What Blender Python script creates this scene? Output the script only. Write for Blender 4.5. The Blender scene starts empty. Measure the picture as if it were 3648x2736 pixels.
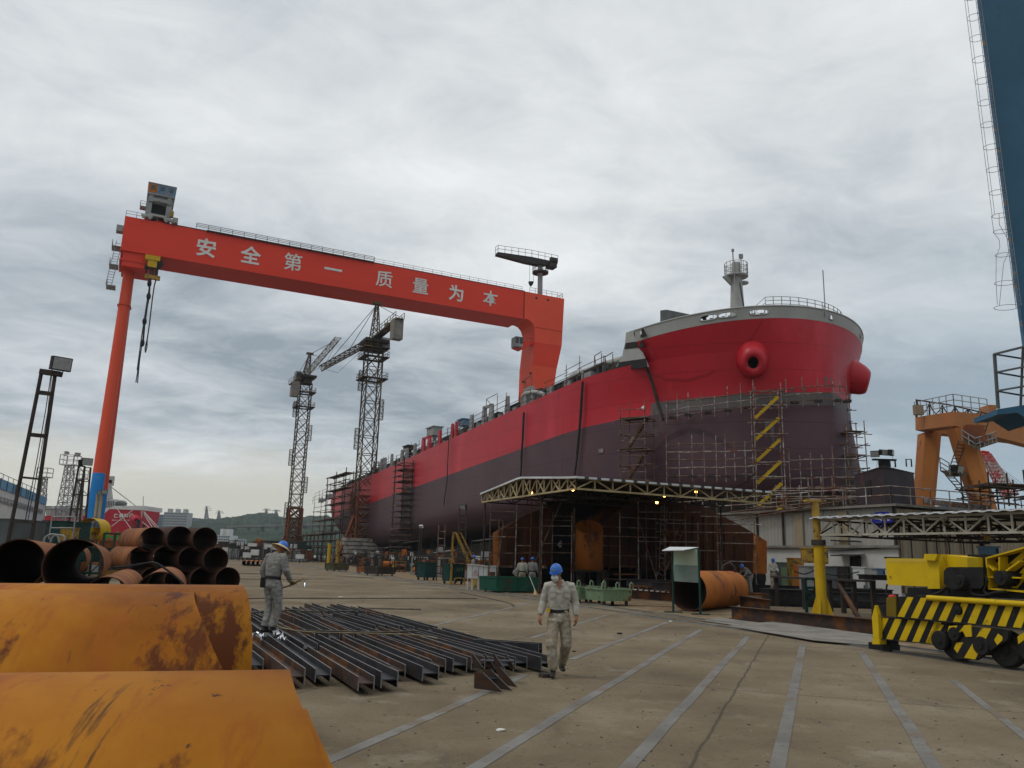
import bpy, bmesh, math, random
from mathutils import Vector as V, Matrix, noise
R = math.radians
sc = bpy.context.scene
col = sc.collection
rnd = random.Random(7)

# ---------------------------------------------------------------- camera
EYE = V((0, 0, 1.78)); PITCH = R(12.3); ROLL = R(1.6); FL = 2846.0
_r = V((1, 0, 0)); _u = V((0, -math.sin(PITCH), math.cos(PITCH))); _f = V((0, math.cos(PITCH), math.sin(PITCH)))
CR = _r * math.cos(ROLL) + _u * math.sin(ROLL)
CU = -_r * math.sin(ROLL) + _u * math.cos(ROLL)
cam = bpy.data.cameras.new("camera"); camo = bpy.data.objects.new("camera", cam); col.objects.link(camo)
cam.sensor_width = 36; cam.lens = 36 * FL / 3648; cam.clip_start = 0.1; cam.clip_end = 9000
camo.matrix_world = Matrix(((CR.x, CU.x, -_f.x, EYE.x), (CR.y, CU.y, -_f.y, EYE.y), (CR.z, CU.z, -_f.z, EYE.z), (0, 0, 0, 1)))
sc.camera = camo

# ---------------------------------------------------------------- sky, sun, exposure
SUN_EL, SUN_AZ = 58.0, -100.0
w = bpy.data.worlds.new("World"); sc.world = w; w.use_nodes = True
nt = w.node_tree; nt.nodes.clear()
def N(t, nt=nt, **k):
    n = nt.nodes.new(t)
    for a, b in k.items(): setattr(n, a, b)
    return n
def world():
    L = nt.links.new
    out = N("ShaderNodeOutputWorld"); mix = N("ShaderNodeMixShader"); mix.inputs[0].default_value = 0.93
    b1 = N("ShaderNodeBackground"); b2 = N("ShaderNodeBackground")
    sky = N("ShaderNodeTexSky", sky_type="NISHITA", sun_disc=False, sun_elevation=R(SUN_EL), sun_rotation=R(SUN_AZ))
    b1.inputs[1].default_value = 0.1; L(sky.outputs[0], b1.inputs[0])
    tc = N("ShaderNodeTexCoord"); sep = N("ShaderNodeSeparateXYZ"); L(tc.outputs["Generated"], sep.inputs[0])
    def M(op, a, b=None, c=None):
        n = N("ShaderNodeMath", operation=op)
        for i, q in enumerate((a, b, c)):
            if q is None: continue
            if isinstance(q, (int, float)): n.inputs[i].default_value = q
            else: L(q, n.inputs[i])
        return n.outputs[0]
    z = M("MAXIMUM", sep.outputs[2], 0.0)
    den = M("ADD", z, 0.13)
    cx = M("DIVIDE", sep.outputs[0], den); cy = M("DIVIDE", sep.outputs[1], den)
    cmb = N("ShaderNodeCombineXYZ"); L(cx, cmb.inputs[0]); L(cy, cmb.inputs[1])
    def noise_(scale, det, rough, dist, loc=(0, 0, 0), st=(1, 1, 1), rz=0):
        mp = N("ShaderNodeMapping"); mp.inputs["Location"].default_value = loc; mp.inputs["Scale"].default_value = st
        mp.inputs["Rotation"].default_value = (0, 0, rz)
        L(cmb.outputs[0], mp.inputs[0]); n = N("ShaderNodeTexNoise"); L(mp.outputs[0], n.inputs["Vector"])
        n.inputs["Scale"].default_value = scale; n.inputs["Detail"].default_value = det
        n.inputs["Roughness"].default_value = rough; n.inputs["Distortion"].default_value = dist
        return n.outputs["Fac"]
    big = noise_(0.5, 5, 0.52, 0.8, (3.1, 1.2, 0), (1.0, 1.15, 1), R(-25))
    fine = noise_(1.3, 9, 0.56, 0.5, (8, 3, 0), (1.0, 1.15, 1), R(-30))
    v = M("ADD", M("MULTIPLY", big, 0.56), M("MULTIPLY", fine, 0.38))
    v = M("ADD", v, M("MULTIPLY", M("SUBTRACT", noise_(4.2, 9, .66, .7, (1, 9, 0), (1, 1.2, 1), R(-35)), 0.5), 0.20))
    bank = M("SUBTRACT", 1.0, M("MULTIPLY", M("ABSOLUTE", M("SUBTRACT", z, 0.25)), 6.0)); v = M("SUBTRACT", v, M("MULTIPLY", M("MAXIMUM", bank, 0.0), 0.055))
    up = M("SMOOTH_MIN", M("MULTIPLY", z, 1.25), 0.75, 0.2)         # brighter overhead
    v = M("ADD", v, M("MULTIPLY", up, 0.29))
    rp = N("ShaderNodeValToRGB"); L(v, rp.inputs[0]); e = rp.color_ramp.elements
    e[0].position = 0.44; e[0].color = (0.31, 0.36, 0.405, 1)
    e[1].position = 0.74; e[1].color = (.90, .93, .95, 1)
    for p, c in ((0.50, (0.44, 0.49, 0.53, 1)), (0.57, (0.60, 0.645, 0.675, 1)), (0.65, (0.76, 0.79, 0.805, 1))):
        q = e.new(p); q.color = c
    # clear strip low over the horizon: cream on the left, pale blue on the right
    hz = N("ShaderNodeMapRange"); hz.clamp = True; L(M("ADD", sep.outputs[2], M("MULTIPLY", M("SUBTRACT", fine, 0.5), 0.09)), hz.inputs[0])
    hz.inputs[1].default_value = 0.135; hz.inputs[2].default_value = 0.075; hz.interpolation_type = "SMOOTHSTEP"
    az = N("ShaderNodeMapRange"); L(sep.outputs[0], az.inputs[0]); az.inputs[1].default_value = -0.28; az.inputs[2].default_value = 0.15
    warm = N("ShaderNodeMixRGB"); warm.inputs[1].default_value = (0.68, 0.66, 0.57, 1); warm.inputs[2].default_value = (0.33, 0.43, 0.50, 1); L(az.outputs[0], warm.inputs[0])
    m1 = N("ShaderNodeMixRGB"); L(M("MULTIPLY", hz.outputs[0], 0.85), m1.inputs[0]); L(rp.outputs[0], m1.inputs[1]); L(warm.outputs[0], m1.inputs[2])
    # right part of the sky is smoother and bluer
    rt = N("ShaderNodeMapRange"); rt.interpolation_type = "SMOOTHSTEP"; L(sep.outputs[0], rt.inputs[0]); rt.inputs[1].default_value = 0.22; rt.inputs[2].default_value = 0.5
    hz2 = N("ShaderNodeMapRange"); L(sep.outputs[2], hz2.inputs[0]); hz2.inputs[1].default_value = 0.42; hz2.inputs[2].default_value = 0.1
    m2 = N("ShaderNodeMixRGB"); L(M("MULTIPLY", M("MULTIPLY", rt.outputs[0], hz2.outputs[0]), 0.8), m2.inputs[0]); L(m1.outputs[0], m2.inputs[1]); m2.inputs[2].default_value = (0.36, 0.46, 0.535, 1)
    L(m2.outputs[0], b2.inputs[0]); b2.inputs[1].default_value = 1.0
    L(b1.outputs[0], mix.inputs[1]); L(b2.outputs[0], mix.inputs[2]); L(mix.outputs[0], out.inputs[0])
world()
sun = bpy.data.lights.new("sun", "SUN"); sun.energy = 0.9; sun.angle = R(14); sun.color = (1, 0.96, 0.9)
suno = bpy.data.objects.new("sun", sun); col.objects.link(suno)
_d = V((math.sin(R(SUN_AZ)) * math.cos(R(SUN_EL)), math.cos(R(SUN_AZ)) * math.cos(R(SUN_EL)), math.sin(R(SUN_EL))))
suno.rotation_euler = (-_d).to_track_quat("-Z", "Y").to_euler()
sc.view_settings.view_transform = "Standard"; sc.view_settings.look = "None"
sc.view_settings.exposure = 0.0; sc.view_settings.gamma = 1.0; sc.view_settings.use_curve_mapping = False
sc.cycles.max_bounces = 5; sc.cycles.diffuse_bounces = 3; sc.cycles.transparent_max_bounces = 6

# ---------------------------------------------------------------- measured directions from the viewpoint
def ray(x, y):
    d = CR * (x - 1824) - CU * (y - 1368) + _f * FL
    return d.normalized()
def G(x, y, z=0.0):                       # where the sight line meets height z
    d = ray(x, y); return EYE + d * ((z - EYE.z) / d.z)
def AY(x, y, yy):                         # ... meets the plane at distance yy
    d = ray(x, y); return EYE + d * (yy / d.y)
def PV(x, y, p, b):                       # ... meets the vertical plane through p with compass bearing b
    n = V((math.cos(R(b)), -math.sin(R(b)), 0)); d = ray(x, y)
    return EYE + d * ((V(p) - EYE).dot(n) / d.dot(n))
SB = -26.0
SS = V((math.sin(R(SB)), math.cos(R(SB)), 0)); SN = V((math.cos(R(SB)), -math.sin(R(SB)), 0))
def W(s, t, z=0.0): return SS * s + SN * t + V((0, 0, z))
def TS(x, y, s):                          # yard frame: (t, z) on the cross plane at s
    d = ray(x, y); q = EYE + d * ((s - EYE.dot(SS)) / d.dot(SS)); return q.dot(SN), q.z
def ST(x, y, t):                          # (s, z) on the long plane at t
    d = ray(x, y); q = EYE + d * ((t - EYE.dot(SN)) / d.dot(SN)); return q.dot(SS), q.z
Z = V((0, 0, 1))

# ---------------------------------------------------------------- mesh helpers
class MB:
    def __init__(s): s.v = []; s.f = []; s.m = []; s.sm = []; s.mi = 0; s.s = False
    def add(s, vs, fs, sm=None):
        o = len(s.v); s.v += [V(q) for q in vs]
        for f in fs: s.f.append(tuple(o + i for i in f)); s.m.append(s.mi); s.sm.append(s.s if sm is None else sm)
        return s
    def obox(s, c, ax, ay, az):           # centre and three half vectors
        c = V(c); P = [c + ax * i + ay * j + az * k for i in (-1, 1) for j in (-1, 1) for k in (-1, 1)]
        return s.add(P, [(0, 1, 3, 2), (4, 6, 7, 5), (0, 4, 5, 1), (2, 3, 7, 6), (0, 2, 6, 4), (1, 5, 7, 3)], False)
    def box(s, c, size, rz=0):
        ca, sa = math.cos(rz), math.sin(rz)
        return s.obox(c, V((ca, sa, 0)) * size[0] / 2, V((-sa, ca, 0)) * size[1] / 2, Z * size[2] / 2)
    def wbox(s, s0, s1, t0, t1, z0, z1):  # box in the yard frame
        return s.obox(W((s0 + s1) / 2, (t0 + t1) / 2, (z0 + z1) / 2), SS * (s1 - s0) / 2, SN * (t1 - t0) / 2, Z * (z1 - z0) / 2)
    def bar(s, a, b, w, h=None, up=Z):
        a, b = V(a), V(b); h = h or w; d = b - a
        if d.length < 1e-6: return s
        n = d.normalized(); x = n.cross(up)
        if x.length < 1e-3: x = n.cross(V((0, 1, 0.01)))
        x.normalize(); y = x.cross(n).normalized()
        return s.obox((a + b) / 2, d / 2, x * w / 2, y * h / 2)
    def tube(s, a, b, r, n=6, r2=None, cap=True):
        a, b = V(a), V(b); d = (b - a)
        if d.length < 1e-6: return s
        d.normalize(); x = d.cross(Z if abs(d.z) < .95 else V((1, 0, 0))).normalized(); y = d.cross(x); r2 = r if r2 is None else r2
        P = []
        for q, rr in ((a, r), (b, r2)):
            for i in range(n): t = 2 * math.pi * i / n; P.append(q + x * math.cos(t) * rr + y * math.sin(t) * rr)
        s.add(P, [(i, (i + 1) % n, n + (i + 1) % n, n + i) for i in range(n)], True)
        if cap: s.add(P[:n], [tuple(range(n))], False); s.add(P[n:], [tuple(range(n))], False)
        return s
    def path(s, pts, r, n=6):
        pts = [V(p) for p in pts]; rings = []; px = None
        for i, p in enumerate(pts):
            d = (pts[min(i + 1, len(pts) - 1)] - pts[max(i - 1, 0)]).normalized()
            x = d.cross(Z) if px is None else (px - d * px.dot(d))
            if x.length < 1e-3: x = d.cross(V((1, 0, 0)))
            x.normalize(); px = x; y = d.cross(x)
            rings.append([p + x * math.cos(2 * math.pi * k / n) * r + y * math.sin(2 * math.pi * k / n) * r for k in range(n)])
        P = [q for g in rings for q in g]; m = len(pts)
        s.add(P, [(j * n + i, j * n + (i + 1) % n, (j + 1) * n + (i + 1) % n, (j + 1) * n + i) for j in range(m - 1) for i in range(n)], True)
        s.add(rings[0], [tuple(range(n))], False); s.add(rings[-1], [tuple(range(n))], False)
        return s
    def prism(s, pts, vec):
        pts = [V(p) for p in pts]; vec = V(vec); n = len(pts)
        return s.add(pts + [p + vec for p in pts], [tuple(range(n)), tuple(range(n, 2 * n))] + [(i, (i + 1) % n, n + (i + 1) % n, n + i) for i in range(n)], False)
    def lathe(s, prof, o, ax=Z, n=16, sx=1.0, ref=None, close=False):   # prof: (radius, height)
        ax = V(ax).normalized(); x = (ref or (V((1, 0, 0)) if abs(ax.x) < .9 else V((0, 1, 0)))); x = (x - ax * x.dot(ax)).normalized(); y = ax.cross(x)
        P = [V(o) + ax * h + x * math.cos(2 * math.pi * i / n) * r * sx + y * math.sin(2 * math.pi * i / n) * r for r, h in prof for i in range(n)]
        m = len(prof)
        s.add(P, [(j * n + i, j * n + (i + 1) % n, (j + 1) * n + (i + 1) % n, (j + 1) * n + i) for j in range(m if close else m - 1) for i in range(n)] if not close else
              [(j * n + i, j * n + (i + 1) % n, ((j + 1) % m) * n + (i + 1) % n, ((j + 1) % m) * n + i) for j in range(m) for i in range(n)], True)
        return s
    def pipe(s, a, b, r, th, n=32):       # open hollow pipe with wall
        a, b = V(a), V(b); L = (b - a).length
        return s.lathe([(r, 0), (r, L), (r - th, L), (r - th, 0)], a, b - a, n, close=True)
    def hbeam(s, a, b, h, w, t, side):    # web across, flanges perpendicular to side
        a, b = V(a), V(b); d = (b - a).normalized(); sd = (side - d * side.dot(d)).normalized(); u = sd.cross(d).normalized()
        for k in (-1, 1): s.obox((a + b) / 2 + sd * k * (h / 2 - t / 2), (b - a) / 2, sd * t / 2, u * w / 2)
        return s.obox((a + b) / 2, (b - a) / 2, sd * (h / 2 - t), u * t / 2)
    def lattice(s, a, b, w, n, r, side=None, r2=None, w2=None, x=False, sq=True):
        a, b = V(a), V(b); d = (b - a).normalized(); sd = side or (V((1, 0, 0)) if abs(d.x) < .8 else V((0, 1, 0)))
        sd = (sd - d * sd.dot(d)).normalized(); u = d.cross(sd); r2 = r2 or r * .6; w2 = w if w2 is None else w2
        cs = [(-1, -1), (1, -1), (1, 1), (-1, 1)] if sq else [(-1, -.6), (1, -.6), (0, 1)]
        def pt(k, i): f = i / n; ww = w + (w2 - w) * f; return a + (b - a) * f + sd * cs[k][0] * ww / 2 + u * cs[k][1] * ww / 2
        m = len(cs)
        for k in range(m): s.tube(pt(k, 0), pt(k, n), r, 5)
        for i in range(n + 1):
            for k in range(m):
                s.tube(pt(k, i), pt((k + 1) % m, i), r2, 4, cap=False)
                if i < n:
                    if (i + k) % 2 == 0 or x: s.tube(pt(k, i), pt((k + 1) % m, i + 1), r2, 4, cap=False)
                    if (i + k) % 2 == 1 or x: s.tube(pt((k + 1) % m, i), pt(k, i + 1), r2, 4, cap=False)
        return s
    def rail(s, pts, h, r=.03, step=1.5, rows=2, n=5, up=Z):   # handrail along a polyline
        pts = [V(p) for p in pts]
        for a, b in zip(pts, pts[1:]):
            for k in range(rows): q = up * h * (k + 1) / rows; s.tube(a + q, b + q, r, n)
            c = max(1, int(round((b - a).length / step)))
            for i in range(c + 1): p = a.lerp(b, i / c); s.tube(p, p + up * h, r, n)
        return s
    def ladder(s, a, b, side, w=.45, r=.025, step=.4):
        a, b = V(a), V(b); sd = V(side).normalized() * w / 2
        s.tube(a - sd, b - sd, r, 5); s.tube(a + sd, b + sd, r, 5); c = int((b - a).length / step)
        for i in range(1, c): p = a.lerp(b, i / c); s.tube(p - sd, p + sd, r * .8, 4)
        return s
    def ball(s, c, r, n=12, m=8, sc3=(1, 1, 1)):
        P = [V((0, 0, 1))] + [V((math.sin(math.pi * j / m) * math.cos(2 * math.pi * i / n), math.sin(math.pi * j / m) * math.sin(2 * math.pi * i / n), math.cos(math.pi * j / m))) for j in range(1, m) for i in range(n)] + [V((0, 0, -1))]
        P = [V(c) + V((p.x * sc3[0], p.y * sc3[1], p.z * sc3[2])) * r for p in P]
        F = [(0, 1 + i, 1 + (i + 1) % n) for i in range(n)]
        F += [(1 + j * n + i, 1 + j * n + (i + 1) % n, 1 + (j + 1) * n + (i + 1) % n, 1 + (j + 1) * n + i) for j in range(m - 2) for i in range(n)]
        F += [(len(P) - 1, 1 + (m - 2) * n + i, 1 + (m - 2) * n + (i + 1) % n) for i in range(n)]
        return s.add(P, F, True)
    def build(s, name, mats, parent=None, origin=None):
        me = bpy.data.meshes.new(name)
        M = MATS.get(parent.as_pointer()) if parent else None
        if M is not None: Mi = M.inverted(); vs = [Mi @ q for q in s.v]
        elif origin is not None: vs = [q - V(origin) for q in s.v]
        else: vs = s.v
        me.from_pydata([tuple(q) for q in vs], [], s.f)
        if not isinstance(mats, (list, tuple)): mats = [mats]
        for m in mats: me.materials.append(m)
        me.polygons.foreach_set("material_index", s.m); me.polygons.foreach_set("use_smooth", s.sm)
        bm = bmesh.new(); bm.from_mesh(me); bmesh.ops.recalc_face_normals(bm, faces=bm.faces); bm.to_mesh(me); bm.free()
        o = bpy.data.objects.new(name, me); col.objects.link(o)
        if parent: o.parent = parent; MATS[o.as_pointer()] = MATS[parent.as_pointer()]
        elif origin is not None: o.location = origin
        return o
MATS = {}
def tag(o, label=None, cat=None, group=None, kind=None):
    for k, q in (("label", label), ("category", cat), ("group", group), ("kind", kind)):
        if q: o[k] = q
    return o
def thing(name, label, cat, loc, rz=0, group=None):
    o = bpy.data.objects.new(name, None); col.objects.link(o); o.location = loc; o.rotation_euler = (0, 0, rz); o.empty_display_size = .3
    MATS[o.as_pointer()] = Matrix.Translation(V(loc)) @ Matrix.Rotation(rz, 4, "Z")
    return tag(o, label, cat, group)
def one(mb, name, label, cat, mat, origin, group=None): return tag(mb.build(name, mat, None, origin), label, cat, group)
def dup(o, loc, rz, label=None, parent=None):
    def cp(q, par):
        c = q.copy(); col.objects.link(c); c.parent = par
        for ch in [k for k in bpy.data.objects if k.parent == q]: cp(ch, c)
        return c
    kids = {}
    c = o.copy(); col.objects.link(c); c.location = loc; c.rotation_euler = (0, 0, rz)
    for ch in o.children: cp(ch, c)
    if label: c["label"] = label
    return c
def glyph(ch, size, origin, right, up, depth=.03, bold=.02):
    """mesh builder holding one written character, standing on the plane right/up"""
    cu = bpy.data.curves.new("glyph", "FONT"); cu.body = ch; cu.offset = bold; cu.extrude = 0.0; cu.resolution_u = 3
    o = bpy.data.objects.new("glyph", cu); col.objects.link(o)
    bpy.context.view_layer.update()
    me = bpy.data.meshes.new_from_object(o.evaluated_get(bpy.context.evaluated_depsgraph_get()))
    mb = MB(); nrm = right.cross(up).normalized(); vs = [V(origin) + right * q.co.x * size + up * q.co.y * size for q in me.vertices]
    mb.add([q + nrm * depth for q in vs], [tuple(p.vertices) for p in me.polygons])
    bpy.data.objects.remove(o); bpy.data.curves.remove(cu); bpy.data.meshes.remove(me)
    return mb

# ---------------------------------------------------------------- materials
def mat(name, cols, scale=1.0, rough=.7, metal=0.0, bump=0.0, bscale=None, streak=None, stain=None, det=6, spots=None, spec=None, contrast=.22):
    """cols: 2-3 colours over noise; streak=(sx,sy,sz) stretches the noise; stain=(colour, scale, threshold, stretch)"""
    m = bpy.data.materials.new(name); m.use_nodes = True; t = m.node_tree; b = t.nodes["Principled BSDF"]; L = t.links.new
    if not isinstance(cols[0], (tuple, list)): cols = [cols, tuple(c * .8 for c in cols)]
    tc = t.nodes.new("ShaderNodeTexCoord")
    def nz(sc_, st, d, loc=(0, 0, 0), ro=.6):
        mp = t.nodes.new("ShaderNodeMapping"); mp.inputs["Scale"].default_value = st; mp.inputs["Location"].default_value = loc; L(tc.outputs["Object"], mp.inputs[0])
        n = t.nodes.new("ShaderNodeTexNoise"); n.inputs["Scale"].default_value = sc_; n.inputs["Detail"].default_value = d; n.inputs["Roughness"].default_value = ro; L(mp.outputs[0], n.inputs["Vector"]); return n.outputs["Fac"]
    f = nz(scale, streak or (1, 1, 1), det)
    rp = t.nodes.new("ShaderNodeValToRGB"); L(f, rp.inputs[0]); e = rp.color_ramp.elements; k = len(cols)
    e[0].position = .5 - contrast / 2 - .03; e[0].color = (*cols[0], 1); e[1].position = .5 + contrast / 2 + .03; e[1].color = (*cols[-1], 1)
    if k == 3: q = e.new(.5); q.color = (*cols[1], 1)
    c = rp.outputs[0]
    for st in (stain if isinstance(stain, list) else [stain] if stain else []):
        sc_, th = st[1], st[2]; g = nz(sc_, st[3] if len(st) > 3 else (1, 1, 1), 8, (3.3, 7.1, 1.9), .68)
        mr = t.nodes.new("ShaderNodeMapRange"); L(g, mr.inputs[0]); mr.inputs[1].default_value = th; mr.inputs[2].default_value = th + (st[4] if len(st) > 4 else .06)
        mx = t.nodes.new("ShaderNodeMixRGB"); L(mr.outputs[0], mx.inputs[0]); L(c, mx.inputs[1]); mx.inputs[2].default_value = (*st[0], 1); c = mx.outputs[0]
    if spots:
        vo = t.nodes.new("ShaderNodeTexVoronoi"); vo.inputs["Scale"].default_value = spots[1]; L(tc.outputs["Object"], vo.inputs["Vector"])
        mr = t.nodes.new("ShaderNodeMapRange"); L(vo.outputs["Distance"], mr.inputs[0]); mr.inputs[1].default_value = spots[2]; mr.inputs[2].default_value = spots[2] * .7
        mx = t.nodes.new("ShaderNodeMixRGB"); L(mr.outputs[0], mx.inputs[0]); L(c, mx.inputs[1]); mx.inputs[2].default_value = (*spots[0], 1); c = mx.outputs[0]
    L(c, b.inputs["Base Color"]); b.inputs["Roughness"].default_value = rough; b.inputs["Metallic"].default_value = metal
    b.inputs["Specular IOR Level"].default_value = .5 if rough < .31 or metal > .5 else (.16 if spec is None else spec)
    if bump:
        bp = t.nodes.new("ShaderNodeBump"); bp.inputs["Strength"].default_value = 1; bp.inputs["Distance"].default_value = bump
        L(nz(bscale or scale * 4, (1, 1, 1), 6), bp.inputs["Height"]); L(bp.outputs[0], b.inputs["Normal"])
    m["c"] = 1
    return m
M = {}
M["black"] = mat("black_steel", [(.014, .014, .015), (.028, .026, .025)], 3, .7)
M["dark"] = mat("dark_iron", [(.03, .026, .024), (.055, .045, .038)], 2, .75, stain=((.09, .035, .012), 3, .6))
M["steel"] = mat("bare_steel", [(.026, .027, .031), (.055, .055, .06)], 1.5, .5, .3, .001, 30, stain=((.13, .055, .025), 1.8, .58, (1, 1, 1), .12))
M["steelr"] = mat("rusty_steel_beam", [(.085, .04, .022), (.045, .036, .034), (.15, .062, .022)], 1.6, .65, .2, .001, 30)
M["cut"] = mat("cut_edge", [(.26, .255, .25), (.16, .155, .15)], 8, .4, .6)
M["rust"] = mat("bright_rust", [(.21, .058, .005), (.36, .122, .007), (.47, .195, .013)], .9, .62, 0, .0012, 30, contrast=.34,
              stain=[((.34, .10, .010), 3.5, .52, (2.2, .6, .6), .12), ((.09, .042, .016), 1.6, .575, (3.2, .35, .35), .05), ((.13, .036, .010), .75, .545, (1.3, .7, .7), .04), ((.26, .17, .085), .5, .62, (.8, 1, 1), .16), ((.10, .045, .018), 1.1, .60, (1.8, .5, .25), .14), ((.08, .04, .02), 9, .66, (1, 1, 1), .03)], spots=((.11, .05, .02), 3.1, .06))
M["rust2"] = mat("brown_rust", [(.15, .050, .020), (.22, .078, .024), (.28, .11, .035)], 2.2, .75, 0, .001, 20, streak=(1, 1, .35), stain=((.10, .045, .025), 1.2, .56, (1, 1, .4), .1))
M["stackd"] = mat("near_black_rust", [(.028, .014, .010), (.055, .022, .012), (.035, .018, .012)], 2.2, .8)  # near-black rust for the outer walls of the stacked pipes
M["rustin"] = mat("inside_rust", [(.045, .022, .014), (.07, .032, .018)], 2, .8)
M["rustd"] = mat("shaded_rust_plate", [(.032, .017, .012), (.075, .028, .013), (.05, .02, .012)], .5, .8, streak=(1, 1, .3), stain=((.20, .065, .014), .35, .6, (1, 1, .5), .1))  # rust darkened to carry the shade under the canopy
M["rusto"] = mat("orange_rust_plate", [(.40, .13, .018), (.28, .085, .018)], .8, .7, streak=(1, 1, .4), stain=((.08, .035, .02), 1, .56, (1, 1, .6), .1))
M["tubeg"] = mat("scaffold_tube", [(.42, .41, .40), (.18, .13, .10), (.32, .3, .28)], 1.2, .5, .4, stain=((.20, .07, .03), 1.5, .52))
M["tuber"] = mat("rusty_scaffold_tube", [(.16, .075, .045), (.09, .05, .035), (.24, .18, .15)], 1.2, .6, .2)
M["gred"] = mat("crane_red_paint", [(.68, .050, .024), (.60, .042, .020)], .12, .5, 0, .01, .6, streak=(.3, .3, 1), stain=((.42, .04, .02), .35, .6, (.2, .2, 1), .2))
M["gred2"] = mat("crane_orange_paint", [(.74, .082, .036), (.66, .07, .03)], .12, .5)
M["gleg"] = mat("pipe_leg_orange", [(.62, .075, .030), (.54, .062, .025)], .15, .5, streak=(1, 1, .1))
M["gblue"] = mat("pipe_leg_blue", [(.012, .20, .52), (.012, .17, .45)], .2, .5, stain=((.05, .22, .45), .5, .6))
M["white"] = mat("white_paint", [(.62, .62, .60), (.5, .5, .48)], .8, .6, stain=((.35, .28, .2), 1.2, .64))
M["letter"] = mat("letter_white", [(.66, .64, .60), (.56, .55, .52)], 1, .6)
M["grey"] = mat("grey_paint", [(.27, .27, .265), (.22, .22, .22)], .5, .55, stain=((.16, .13, .11), .9, .6))
M["lgrey"] = mat("light_grey_paint", [(.36, .36, .34), (.30, .30, .285)], .3, .55, stain=((.22, .17, .13), .8, .63))
M["dgrey"] = mat("grey_green_paint", [(.10, .115, .115), (.07, .075, .075)], .8, .6)
M["yel"] = mat("yellow_paint", [(.52, .33, .01), (.44, .27, .012)], 1.2, .5, stain=((.16, .08, .03), 2.4, .64))
M["yeld"] = mat("worn_yellow_paint", [(.38, .24, .03), (.28, .17, .04)], 2, .65, stain=((.10, .05, .03), 3, .52))
M["tower"] = mat("tower_crane_steel", [(.13, .095, .045), (.07, .05, .035), (.22, .15, .05)], .25, .7, stain=((.06, .04, .03), .6, .5))
M["towerw"] = mat("jib_pale_paint", [(.30, .28, .22), (.18, .15, .11)], .5, .7)
M["towero"] = mat("tower_base_rust", [(.22, .07, .025), (.12, .045, .02)], .6, .7)
M["conc"] = mat("ballast_concrete", [(.24, .22, .19), (.15, .14, .125)], 1.2, .9, 0, .02, 8)
M["orange"] = mat("orange_gantry_paint", [(.43, .165, .04), (.36, .135, .034)], .3, .6, stain=((.2, .075, .025), .8, .6))
M["blue"] = mat("blue_crane_paint", [(.035, .11, .18), (.028, .09, .155)], .3, .5, stain=((.05, .07, .08), .8, .62))
M["blued"] = mat("faded_blue", [(.11, .20, .30), (.07, .15, .24)], 1.5, .6, stain=((.3, .2, .12), 2, .56))
M["green"] = mat("green_bin_paint", [(.02, .095, .062), (.014, .07, .05)], 1.5, .6, stain=((.10, .05, .03), 2.5, .6))
M["dgreen"] = mat("dark_green_paint", [(.015, .05, .045), (.01, .035, .03)], 1.5, .6, stain=((.08, .04, .03), 2.5, .58))
M["pgreen"] = mat("pale_green_paint", [(.17, .24, .14), (.12, .19, .11)], 2, .65, stain=((.14, .075, .04), 2.5, .56))
M["olive"] = mat("olive_skip_paint", [(.09, .09, .05), (.07, .06, .035)], 2, .7)
M["bgreen"] = mat("bright_green_paint", [(.03, .32, .06), (.02, .25, .05)], 2, .5)
M["corr"] = mat("painted_sheet_wall", [(.36, .35, .31), (.29, .28, .25)], .5, .7, streak=(1, 1, .15), stain=[((.25, .16, .08), .8, .57, (1, 1, .12), .1)])
M["corrd"] = mat("rust_stained_sheet_wall", [(.33, .29, .21), (.24, .18, .11)], .6, .75, streak=(1, 1, .15), stain=((.15, .08, .045), .9, .52, (1, 1, .12), .1))
M["wallw"] = mat("white_plaster_wall", [(.50, .50, .47), (.42, .41, .38)], .7, .85, stain=((.24, .17, .1), .8, .6, (1, 1, .3)))
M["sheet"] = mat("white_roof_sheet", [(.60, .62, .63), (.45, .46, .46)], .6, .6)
M["sheetu"] = mat("shaded_roof_sheet", [(.05, .048, .045), (.08, .07, .06)], .6, .8)  # near-black sheet, the shade under the roofs put into its colour
M["trussy"] = mat("cream_truss_paint", [(.40, .33, .18), (.26, .19, .10)], 1.5, .6, stain=((.14, .08, .05), 2, .58))
M["trussw"] = mat("white_truss_paint", [(.42, .40, .34), (.28, .24, .18)], 1.5, .6, stain=((.12, .08, .06), 2, .58))
M["glass"] = mat("dark_glass", [(.02, .025, .03), (.04, .045, .05)], 3, .15)
M["helm"] = mat("blue_helmet_plastic", [(.015, .13, .50), (.013, .11, .44)], 6, .3)
M["cloth"] = mat("beige_work_cloth", [(.40, .385, .33), (.33, .31, .26), (.44, .43, .38)], 5, .9, 0, .003, 35, stain=[((.26, .21, .15), 3, .56, (1, 1, 1), .2)])
M["clothd"] = mat("soiled_trouser_cloth", [(.30, .26, .195), (.22, .185, .13), (.38, .35, .29)], 5, .9, 0, .004, 30, stain=[((.18, .14, .10), 2.5, .54, (1, 1, 1), .2)])
M["clothg"] = mat("grey_work_cloth", [(.23, .225, .21), (.17, .165, .155), (.28, .27, .25)], 5, .9, 0, .004, 30, stain=[((.10, .09, .08), 4, .58, (1, 1, 1), .14)])
M["skin"] = mat("skin", [(.30, .135, .075), (.24, .10, .055)], 12, .55)
M["hair"] = mat("black_hair", [(.012, .01, .009), (.02, .017, .015)], 30, .6)
M["boot"] = mat("black_leather", [(.018, .017, .016), (.035, .03, .027)], 10, .55)
M["glove"] = mat("tan_glove_leather", [(.26, .19, .10), (.18, .13, .07)], 14, .85, 0, .003, 40)
M["mask"] = mat("white_respirator", [(.60, .60, .57), (.52, .52, .49)], 9, .8)
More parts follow.
